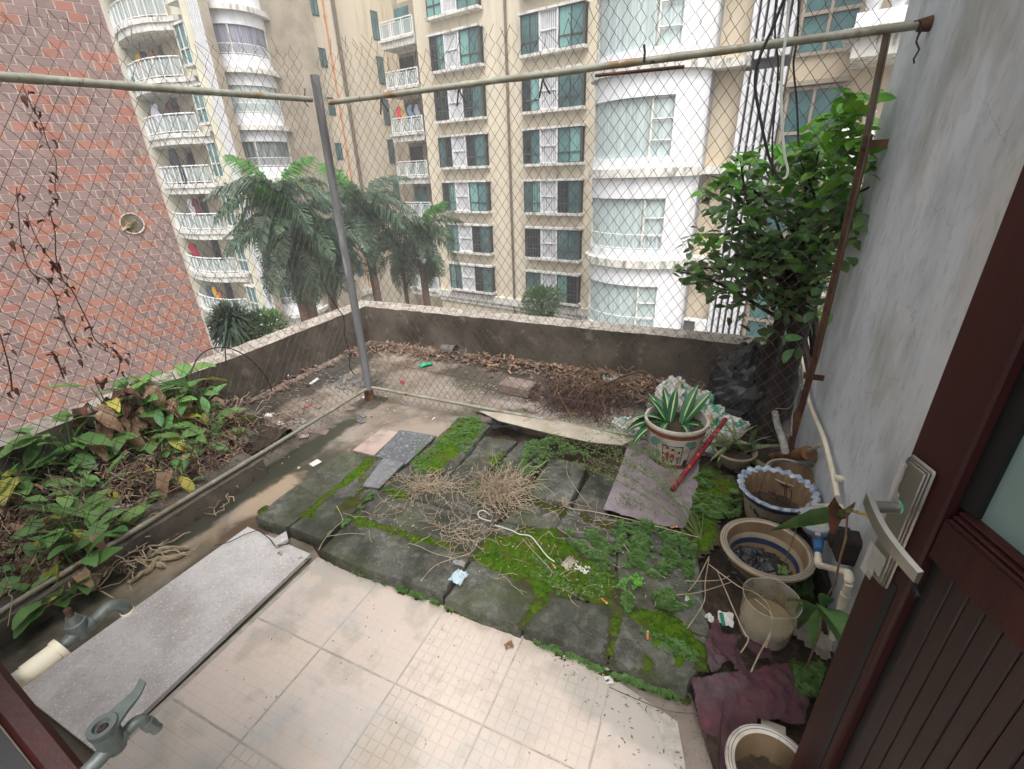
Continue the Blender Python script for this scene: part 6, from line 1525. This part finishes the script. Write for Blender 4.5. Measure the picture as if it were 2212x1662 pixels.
for pl, r, l in (([(12,1600,1445),(12,1440,1400),(12,1330,1350),(12,1240,1320)], .0016, 'thin dry stalk lying left of the pale blue packet'),
                 ([(12,1340,1620),(12,1450,1500),(12,1600,1440),(12,1740,1390),(12,1790,1290)], .0018, 'forked dry stalk running up from the slab edge to the grass heap'),
                 ([(12,540,1380),(12,590,1290),(12,680,1190),(12,730,1140),(12,680,1030)], .0018, 'long bent stalk across the two left slabs'),
                 ([(12,330,865),(12,420,890),(12,560,965)], .0015, 'straight dry stalk on the leftmost dark slab'),
                 ([(12,905,1255),(12,780,1245),(12,600,1272)], .0015, 'dry stalk parallel to the near edge of the left long slab'),
                 ([(13,490,960),(13,520,1040),(13,740,1080),(13,1100,1160),(13,1500,1265),(13,1560,1275)], .0026, 'long brown stalk along the near edge of the purple sheet'),
                 ([(13,530,680),(13,530,780),(13,600,900),(13,720,1060)], .0016, 'thin stalk crossing the gap left of the purple sheet'),
                 ([(13,970,1330),(13,1050,1430),(13,1150,1500),(13,1300,1600)], .0016, 'thin stalk lying through the green weeds'),
                 ([(13,180,1290),(13,280,1400),(13,405,1540),(13,390,1590)], .0016, 'thin bent stalk on the big moss patch'),
                 ([(17,1640,0),(17,1550,180),(17,1480,270)], .002, 'dry stalk left of the cut bottle'), ([(17,1350,300),(17,1560,280),(17,1810,200)], .0018, 'dry stalk reaching left from the wide pot'),
                 ([(17,1450,190),(17,1700,190),(17,1800,150)], .0018, 'upper dry stalk reaching left from the wide pot'), ([(17,1470,560),(17,1600,360),(17,1610,200),(17,1640,20)], .0018, 'steep dry stalk beside the wide pot'),
                 ([(17,860,1025),(17,1080,1120),(17,1320,1210),(17,1530,1230)], .0012, 'fine dark stem lying across the last tile')):
    m = MB(); z = .085 if pl[0][0] in (12, 13) or l.startswith(('dry stalk', 'steep', 'upper')) else .014
    m.tube(curve_pts(pl, lambda p: GK(*p, z)+Vector((0, 0, rnd(0, .004))), 4), r, 4); tag(m.build('dry_stalk', M['straw'] if 'dark' not in l else M['root']), l, 'stalk')
for pl, l in (([(12,1890,1150),(12,1800,1120),(12,1790,1080),(12,1830,1065),(12,1880,1100)], 'white wire curl at the lower edge of the grass heap'), ([(12,1920,1180),(12,2050,1220),(12,2110,1250),(13,240,1265),(13,300,1330),(13,370,1420),(13,430,1465)], 'long pale wire bending from the grass heap over the moss')):
    m = MB(); m.tube(curve_pts(pl, lambda p: GK(*p, .092), 4), .0024, 6); tag(m.build('wire_piece', M['whitecable']), l, 'wire')
# wispy weed arching left over the purple sheet
wb = GK(13, 1575, 1290, .075); ww = empty('wispy_weed', wb, 'tall wispy weed arching leftwards over the purple sheet', 'weed')
m = MB(); lm = MB()
for e, ht in (((13,420,500),.2),((13,560,330),.3),((13,700,520),.22),((13,870,400),.3),((13,900,600),.2),((13,1000,700),.2),((13,1180,600),.22),((13,1310,680),.18),((13,640,690),.1),((13,760,700),.12),((13,420,470),.24),((13,1280,850),.1),((13,960,960),.07),((13,1060,560),.25),((13,300,600),.14)):
    t_ = GK(*e, TOP+ht*.55); mid = wb.lerp(t_, .55)+Vector((0, 0, ht*.35)); P = curve_pts([wb, wb.lerp(mid, .5)+Vector((rnd(-.04, .04), rnd(-.04, .04), ht*.2)), mid+Vector((rnd(-.03, .03), rnd(-.03, .03), 0)), t_], lambda p: p, 5)
    m.tube(P, [.002*(1-.6*i/len(P)) for i in range(len(P))], 4)
    for k in range(len(P)//2 if e[1] < 1000 else len(P)//2+2, len(P)):
        f_ = (k-len(P)//2)/(len(P)/2)
        for _ in range(int(6+22*f_)):
            e_ = .01+.022*f_; leafquad(lm, P[k]+Vector((rnd(-e_, e_), rnd(-e_, e_), rnd(-e_, e_))), (rnd(-1, 1), rnd(-1, 1), rnd(-.3, .8)), rnd(.008, .018), .0065)
m.build('stem', M['weed2'], ww); lm.build('leaves', M['weed2'], ww, smooth=False, kind='stuff')
clv = empty('clover', GK(17, 1000, 190, TOP), 'light green clover cluster at the near side of the weeds', 'clover'); m = MB()
for k in range(16):
    c = GK(17, rnd(930, 1110), rnd(135, 260), TOP+.02)
    for w_ in range(3): leafquad(m, c, (math.cos(w_*2.1+k), math.sin(w_*2.1+k), .15), .013, .013)
m.build('leaves', M['ficusnew'], clv, smooth=False, kind='stuff')
for p, l in (((17,310,640), 'tiny yellow green weed in the joint at the corner of two cream tiles'), ((17,645,800), 'small rosette weed growing at the tile edge'), ((13,1835,920), 'small pale leaved weed in front of the scalloped pot')):
    c = GK(*p, .02 if p[0] == 17 else .1); o = empty('small_weed', c, l, 'weed')
    for k in range(7): add_mesh_leaf(o, ol, c, k*.9, .4, .026)

# ---------------- litter on slabs and tiles
def chip(name, p, w, d, h, mm, label, cat, z=TOP, rz=0, tl=(0, 0)):
    q = GK(*p, z); m = MB(); m.box((0, 0, 0), (w, d, h), M=Matrix.Translation((q.x, q.y, z+h/2+.003)) @ Matrix.Rotation(rz, 4, 'Z') @ Matrix.Rotation(tl[0], 4, 'X') @ Matrix.Rotation(tl[1], 4, 'Y'), bev=min(w, d, h)*.25)
    return tag(m.build(name, M[mm], loc=(q.x, q.y, z)), label, cat)
def butt(p, z, rz, l):
    q = GK(*p, z+.006); m = MB(); d = Vector((math.cos(rz), math.sin(rz), 0))*.014; m.tube([q-d, q+d*.75], .004, 10); o = m.build('cigarette_butt', M['butt'], loc=tuple(q)); tag(o, l, 'cigarette butt', 'cigarette butts on the slabs')
    m = MB(); m.tube([q+d*.75, q+d], .0041, 10); m.build('ash_end', M['paper'], o)
butt((17,425,70), TOP+.006, -.7, 'orange cigarette butt on the moss left of the pale rag'); butt((17,820,345), TOP+.008, -.5, 'orange cigarette butt at the top corner of the roundish slab')
butt((17,1160,615), TOP+.004, 1.7, 'orange cigarette butt on the rightmost slab by the tiles'); butt((16,1330,297), .012, -.4, 'orange cigarette butt in the mossy joint by the tile edge')
butt((13,1365,1195), TOP+.01, .6, 'orange cigarette butt at the near edge of the purple sheet')
def crumpled(name, p, w, d, mm, label, cat, z=TOP+.006, h=.012, seed=0, rz=0):
    q = GK(*p, z); m = MB(); N = 9; ca, sa = math.cos(rz), math.sin(rz)
    def F(i, j):
        u, v = (i/N-.5)*w, (j/N-.5)*d; e = 1+.25*noise.noise(Vector((i*.5, j*.5, seed))); u *= e; v *= e
        return Vector((q.x+u*ca-v*sa, q.y+u*sa+v*ca, z+h*abs(noise.noise(Vector((i*.55, j*.55, seed+3))))*2))
    m.grid(F, N, N); vs = [Vector(v)-Vector((0, 0, .0012)) for v in m.v]; m.add(vs, [tuple(reversed(f)) for f in m.f])
    return tag(m.build(name, M[mm], loc=(q.x, q.y, z), smooth=False), label, cat)
pk = crumpled('packet', (12,1635,1590), .055, .062, 'bluepack', 'pale blue torn packet at the corner of two slabs by the tiles', 'packet', seed=1, rz=-.1, z=TOP+.008)
m = MB(); q = GK(12,1640,1570,TOP+.03)
for k in range(5): m.box((q.x-.016+.008*k, q.y, TOP+.034), (.005, .0012, .0015)); m.box((q.x-.016+.008*k, q.y-.004, TOP+.034), (.005, .0012, .0015))
m.build('print_lines', M['paper'], pk)
crumpled('foil', (12,1640,1480), .05, .022, 'film', 'torn clear top of the pale blue packet', 'packet', seed=4, z=TOP+.01)
crumpled('rag', (13,545,1480), .04, .065, 'board', 'pale patterned rag on the moss before the weeds', 'rag', seed=2, rz=-.4)
crumpled('paper_scrap', (17,1475,335), .02, .02, 'paper', 'small white paper scrap at the right of the weeds', 'paper', seed=5)
crumpled('wrapper', (17,1650,490), .035, .024, 'paper', 'white wrapper end left of the green striped wrapper', 'wrapper', seed=6, rz=-.6)
wr = crumpled('wrapper', (17,1770,490), .05, .05, 'paper', 'white wrapper with a dark green stripe left of the cut bottle', 'wrapper', seed=7)
m = MB(); q = GK(17,1745,490,TOP+.022); m.box((q.x, q.y, TOP+.0235), (.012, .05, .002), rz=.2); m.build('stripe', mat('dark green print', C(40,120,100), rough=.4, bump=0), wr)
chip('torn_paper', (17,855,970), .026, .024, .003, 'paper', 'small white paper with a dark mark on the right tiles', 'paper', .012, .5)
m = MB(); q = GK(17,845,970,.0185); m.box((q.x, q.y, .0192), (.012, .006, .001), rz=.8); o = m.build('ink_mark', M['darkframe'], loc=tuple(q)); tag(o, 'dark mark on the small white paper on the tiles', 'mark')
crumpled('dead_leaf', (16,2030,700), .03, .022, 'drytan', 'curled brown dead leaf at the joint of two tiles', 'leaf', z=.014, seed=8, rz=.7)
crumpled('dead_leaf', (16,1620,430), .026, .018, 'drybrown', 'flat dark dead leaf at the mossy tile edge', 'leaf', z=.014, seed=9)
crumpled('dead_leaf', (18,480,965), .045, .02, 'drytan', 'pale dry leaf on weeds beside the maroon cloth', 'leaf', z=.07, seed=10, rz=-.2)
for k, (p, s_) in enumerate((((17,640,200), .014), ((17,690,245), .016), ((17,600,190), .008), ((17,670,205), .007), ((17,620,215), .006), ((12,1350,1485), .008), ((12,1295,1455), .007))):
    pass
strands('debris', 'paper', polyreg([(17,580,170),(17,700,200),(17,730,250),(17,660,250),(17,600,220)]), 26, (.006, .014), 0, TOP+.012, .004, 'stuff', .3, 19, seg=2, flatleaf=(.002, .004))
# beyond the fence
def brickblock():
    q = GK(12, 2075, 165, 0); m = MB(); m.box((q.x, q.y+.06, .04), (.25, .15, .075), rz=-.08, bev=.007); tag(m.build('concrete_block', M['shard'], loc=(q.x, q.y, 0)), 'weathered concrete block lying beyond the fence on the terrace', 'block')
brickblock()
q = GK(6, 1545, 1320, .0); m = MB(); Mx = Matrix.Translation((q.x, q.y+.04, .045)) @ Matrix.Rotation(math.pi/2, 4, 'Y') @ Matrix.Rotation(.1, 4, 'X')
m.lathe([(.001,-.08),(.034,-.08),(.036,-.07),(.05,.07),(.053,.078),(.05,.078),(.046,.07),(.033,-.07)], n=28, M=Mx); tag(m.build('plastic_cup', M['cup'], loc=(q.x, q.y, .04)), 'grey translucent cup lying on its side in the leaves by the far wall', 'cup')
crumpled('plastic_scrap', (6,1375,1395), .11, .07, 'green', 'bright green torn plastic strip beyond the fence', 'plastic', z=.006, h=.02, seed=3, rz=.9)
crumpled('wrapper', (6,1195,1530), .06, .02, 'redplastic', 'pinkish wrapper beyond the fence beside the post', 'wrapper', z=.006, seed=4, rz=-.5)
q = GK(12, 295, 35, 0); m = MB(); m.tube([q+Vector((-.07, -.02, .02)), q+Vector((.04, .02, .02))], .02, 14); m.tube([q+Vector((.04, .02, .02)), q+Vector((.07, .03, .02))], [.018, .009], 12); o = m.build('bottle', M['blackplastic'], loc=tuple(q)); tag(o, 'small dark bottle with a white label lying by the left parapet', 'bottle')
m = MB(); m.tube([q+Vector((-.035, -.008, .02)), q+Vector((.02, .012, .02))], .0208, 14); m.build('label', M['paper'], o)
q = GK(12, 500, 70, 0); m = MB(); m.tube([q+Vector((-.01, .06, .012)), q+Vector((.01, -.05, .012))], [.012, .01], 10); o = m.build('tube', M['paper'], loc=tuple(q)); tag(o, 'white tube with a brown end lying near the small dark bottle', 'tube')
m = MB(); m.tube([q+Vector((.01, -.05, .012)), q+Vector((.016, -.08, .012))], .011, 10); m.build('tube_end', M['rust'], o)
for k, (p, w, d, mm, l) in enumerate((((12,155,325),.06,.045,'paper','white shard with a ragged edge near the mossy stones'), ((12,245,388),.055,.04,'paper','white label scrap left of the left bottom rail'), ((12,390,370),.1,.07,'film','cloudy broken plastic piece beside the left bottom rail'),
    ((12,545,452),.12,.05,'shard','long brown tile shard in front of the left rail'), ((12,430,490),.05,.05,'pinktile','small pink square tile chip below the long tile shard'), ((12,785,278),.07,.035,'shard','flat reddish shard near the post foot'),
    ((12,885,330),.05,.03,'greytile','oval grey stone shard in front of the post'), ((12,870,372),.06,.035,'greytile','second oval grey stone shard nearer to the long slabs'), ((12,955,333),.02,.015,'redbrick','tiny orange brick crumb in front of the post'),
    ((12,540,255),.07,.025,'shard','curved brown shard behind the left rail'), ((12,445,255),.035,.02,'redplastic','small red crumb behind the left rail'), ((12,515,700),.055,.05,'paper','folded pale paper beside the leftmost dark slab'), ((12,905,185),.04,.03,'paper','pale chip left of the post foot'),
    ((12,385,738),.018,.014,'slabstone','tiny pebble left of the folded pale paper'), ((13,332,198),.07,.035,'drytan','cream dry leaf lying on the pale gravel beyond the fence'), ((12,1440,352),.03,.01,'paper','thin white chip in front of the right rail'), ((12,340,300),.05,.03,'shard','brown shard among litter behind the left rail'))):
    chip('shard', p, w, d, .006, mm, l, 'shard', 0, rnd(0, 3), (rnd(-.15, .15), rnd(-.1, .1)))
crumpled('wrapper', (12,135,560), .07, .06, 'green', 'pale green wrapper under the left bottom rail', 'wrapper', z=.03, h=.02, seed=12)
crumpled('paper_scrap', (11,950,1050), .08, .03, 'paper', 'white paper strip among leaves in the planting bed', 'paper', z=.09, h=.02, seed=13, rz=.6)
crumpled('paper_scrap', (11,1030,1105), .07, .035, 'paper', 'second white paper piece nearer the rail in the planting bed', 'paper', z=.09, h=.02, seed=14)
crumpled('dead_leaf', (12,100,480), .09, .035, 'drytan', 'curled tan leaf near the green wrapper', 'leaf', z=.03, h=.03, seed=15, rz=1.3)
strands('gravel', 'shard', gauss_reg(GK(12,300,250,0).x, GK(12,300,250,0).y, .18, .35, .6), 240, (.01, .035), 0, .004, .006, 'stuff', .3, 23, seg=2, flatleaf=(.003, .009))
strands('gravel', 'board', polyreg([(12,1300,60),(12,2000,80),(13,700,250),(13,300,300),(12,1400,160)], 0), 420, (.006, .018), 0, .003, .004, 'stuff', .3, 24, seg=2, flatleaf=(.002, .005))
strands('gravel', 'greytile', gauss_reg(GK(12,830,60,0).x, GK(12,830,60,0).y, .16, .09, .2), 420, (.01, .03), 0, .004, .012, 'stuff', .4, 25, seg=2, flatleaf=(.003, .007))
strands('gravel', 'paper', polyreg([(12,100,300),(12,1000,30),(12,1500,120),(13,1000,300),(12,900,300),(12,500,500)], 0), 60, (.006, .014), 0, .004, .003, 'stuff', .3, 26, seg=2, flatleaf=(.002, .004))
# leaf litter band along the far wall
def band(rr):
    x = rr.uniform(-2.9, .1); y = 3.38-abs(rr.gauss(0, .14))-(.05 if x < -1 else .12)*rr.random(); return (x, y)
strands('leaf_litter', 'litter', band, 620, (.04, .1), 0, .006, .035, 'stuff', .6, 27, seg=4, flatleaf=(.004, .011))
strands('leaf_litter', 'drytan', band, 260, (.04, .09), 0, .012, .035, 'stuff', .6, 28, seg=4, flatleaf=(.004, .01))
strands('leaf_litter', 'litter', polyw([(-3.1, 1.9), (-3.0, 1.9), (-2.95, 3.3), (-3.1, 3.3)]), 150, (.04, .1), 0, .006, .02, 'stuff', .6, 29, seg=4, flatleaf=(.004, .01))
# brown root heap and pale vine loops
q = GK(13, 600, 270, 0); o = strands('root_heap', 'root', gauss_reg(q.x, q.y+.05, .15, .10, -.2), 480, (.08, .26), .0018, .005, .1, None, .6, 31, seg=6); tag(o, 'tangled heap of dead brown roots beyond the right bottom rail', 'roots', kind='stuff')
strands('root_heap', 'litter', gauss_reg(q.x, q.y+.1, .2, .12, -.2), 160, (.04, .09), 0, .02, .08, 'stuff', .6, 32, seg=4, flatleaf=(.004, .01))
yq = q.y+.12
for k in range(7):
    d_ = rnd(-12, 12); m = MB(); m.tube(curve_pts([(13,560+d_*3,300),(13,700,150+d_),(13,880,60+d_),(13,1000+d_,10+d_),(13,1120,-20+d_),(13,1200+d_,20),(13,1215+d_,110),(13,1170+d_,170)], lambda p: PY(*K(*p), yq+d_*.004), 4), .004, 5); tag(m.build('vine_loop', M['twig']), 'pale dry vine looping over the brown root heap', 'vine', 'pale vines looping over the root heap')
strands('dry_twigs', 'twig', gauss_reg(q.x+.1, q.y+.18, .15, .1), 60, (.15, .4), .0035, .03, .14, 'stuff', .5, 33, seg=6)
crumpled('wrapper', (13,440,230), .16, .06, 'twig', 'looped pale twig ring on the gravel left of the root heap', 'twig', z=.01, h=.01, seed=40) if 0 else None
# plastic bags
for p, yy, r, h, sd, l in (((13,1500,200), 2.72, .2, .16, 1, 'large heap of white plastic bags with green print behind the painted pot'), ((13,1720,260), 2.68, .14, .12, 5, 'cloudy plastic bags at the right end of the bag heap'), ((13,1010,310), 2.5, .09, .1, 3, 'white bag with a green edge left of the striped plant'), ((13,1400,120), 2.85, .16, .18, 7, 'printed white bag at the top of the bag heap'), ((13,1650,330), 2.5, .09, .1, 9, 'small white bag between the painted pot and the aloe')):
    q = PY(*K(*p), yy); crumple('plastic_bag', Vector((q.x, q.y, 0)), r, h, 'bagwhite', l, 'bag', sd, n=72, amp=.5)
q = PY(*K(3, 0, 0), 3); crumpled('plastic_scrap', (7,870,1520), .12, .06, 'bluepack', 'pale blue crumpled plastic among the leaves by the far wall', 'plastic', z=.03, h=.03, seed=33)
# gloves
gl = empty('glove', GK(11,1250,1430,.01), 'dirty cream cotton glove lying beside the stone sheet', 'glove')
for pl, r in (([(11,1480,1360),(11,1380,1365),(11,1290,1360),(11,1240,1375)], .015), ([(11,1450,1400),(11,1380,1430),(11,1290,1440),(11,1220,1440)], .016), ([(11,1230,1440),(11,1190,1500),(11,1130,1560)], .017), ([(11,1150,1500),(11,1100,1440),(11,1060,1440)], .009), ([(11,1230,1490),(11,1260,1500),(11,1285,1510)], .011), ([(11,1130,1540),(11,1060,1600),(11,1000,1630)], .011), ([(11,1180,1430),(11,1250,1380)], .014)):
    P = curve_pts(pl, lambda p: GK(*p, .012), 4); m = MB(); m.tube([Vector((p.x, p.y, .010+.004*(i % 3)/3)) for i, p in enumerate(P)], [r*.75*(1 if 0 < i < len(P)-1 else .5) for i in range(len(P))], 10); m.build('finger', M['glove'], gl)
# black wire over the stone sheet corner and wires on the left parapet
for pl, z, l in (([(11,1680,1340),(11,1800,1310),(11,1900,1260),(11,2000,1225),(12,80,1230),(12,160,1290),(12,200,1335),(12,300,1330)], .045, 'thin dark wire curling over the corner of the stone sheet'),):
    m = MB(); m.tube(curve_pts(pl, lambda p: GK(*p, z), 4), .002, 5); tag(m.build('wire_piece', M['darkwire']), l, 'wire')
def warc(pl, fn, r, l, mm='galv'):
    m = MB(); m.tube(curve_pts(pl, fn, 4), r, 6); tag(m.build('wire_piece', M[mm]), l, 'wire')
warc([(5,2130,1600),(5,2080,1480),(5,1950,1340),(5,1790,1260),(5,1640,1270),(5,1540,1350),(5,1480,1500)], lambda p: PX(*K(*p), -2.9), .004, 'dark wire arching over the left parapet cap', 'black')
warc([(5,1760,1240),(5,1765,1310),(5,1770,1400)], lambda p: PX(*K(*p), -3.0), .004, 'short wire stub crossing the left parapet cap', 'darkwire')
warc([(6,510,360),(6,530,480),(6,545,600),(6,590,780),(6,680,940),(6,735,1020),(6,740,1150),(6,770,1250),(6,785,1310),(6,780,1400),(6,820,1470)], lambda p: PX(*K(*p), -2.45), .004, 'thin grey wire hanging left of the fence post', 'black')
# dark trunk, hose and stuff in the corner
m = MB(); m.tube([(.36, 2.75, 0), (.38, 2.8, .3), (.42, 2.9, .6), (.46, 2.95, .9)], [.07, .06, .05, .035], 10); m.tube([(.28, 2.9, 0), (.3, 2.95, .4), (.36, 3.05, .8)], [.05, .045, .03], 9); m.build('trunk', M['wooddark'], tree)
q1 = PX(*K(14, 240, 330), .33); m = MB(); m.tube(curve_pts([(14,250,300),(14,270,400),(14,310,510),(14,330,600)], lambda p: PX(*K(*p), .34), 3), .016, 8); tag(m.build('wrapped_pipe', M['film'], loc=tuple(q1)), 'pipe wrapped in grey film left of the rusty post foot', 'pipe')
for k, pl in enumerate(([(14,130,340),(14,250,270),(14,370,260),(14,450,80)], [(14,215,570),(14,290,560),(14,340,420),(14,420,240)], [(14,450,100),(14,390,300),(14,380,480)])):
    warc(pl, lambda p: PX(*K(*p), .37), .0025, ('pale wire rising from the aloe to the rusty post', 'wire curling round the wrapped pipe', 'wire hanging along the rusty post')[k])
moss([[(18,400,830),(18,640,860),(18,540,1170),(18,400,1080)], [(18,380,60),(18,560,60),(18,560,330),(18,400,300)], [(13,1560,700),(13,1720,760),(13,1700,840),(13,1560,820)]], .042, 'moss')

# crumpled black bundle, added in place of the dark shade behind the tree
crumple('shade_bundle', Vector((.27, 3.08, 0)), .2, .42, 'blackplastic', 'added black bundle standing in for the shade in the corner under the tree', 'shade_bundle', 11, (1.3, 1), 48, .3)

hz = MB(); hz.box((0, 40, 6), (200, 200, 42)); ho = hz.build('haze', [], smooth=False); ho['kind'] = 'stuff'
hm = bpy.data.materials.new('haze'); hm.use_nodes = True; hn = hm.node_tree; hn.nodes.clear()
pv = hn.nodes.new('ShaderNodeVolumePrincipled'); pv.inputs['Color'].default_value = (.92, .95, 1, 1); pv.inputs['Density'].default_value = HAZE
ou = hn.nodes.new('ShaderNodeOutputMaterial'); hn.links.new(pv.outputs[0], ou.inputs['Volume']); ho.data.materials.append(hm)
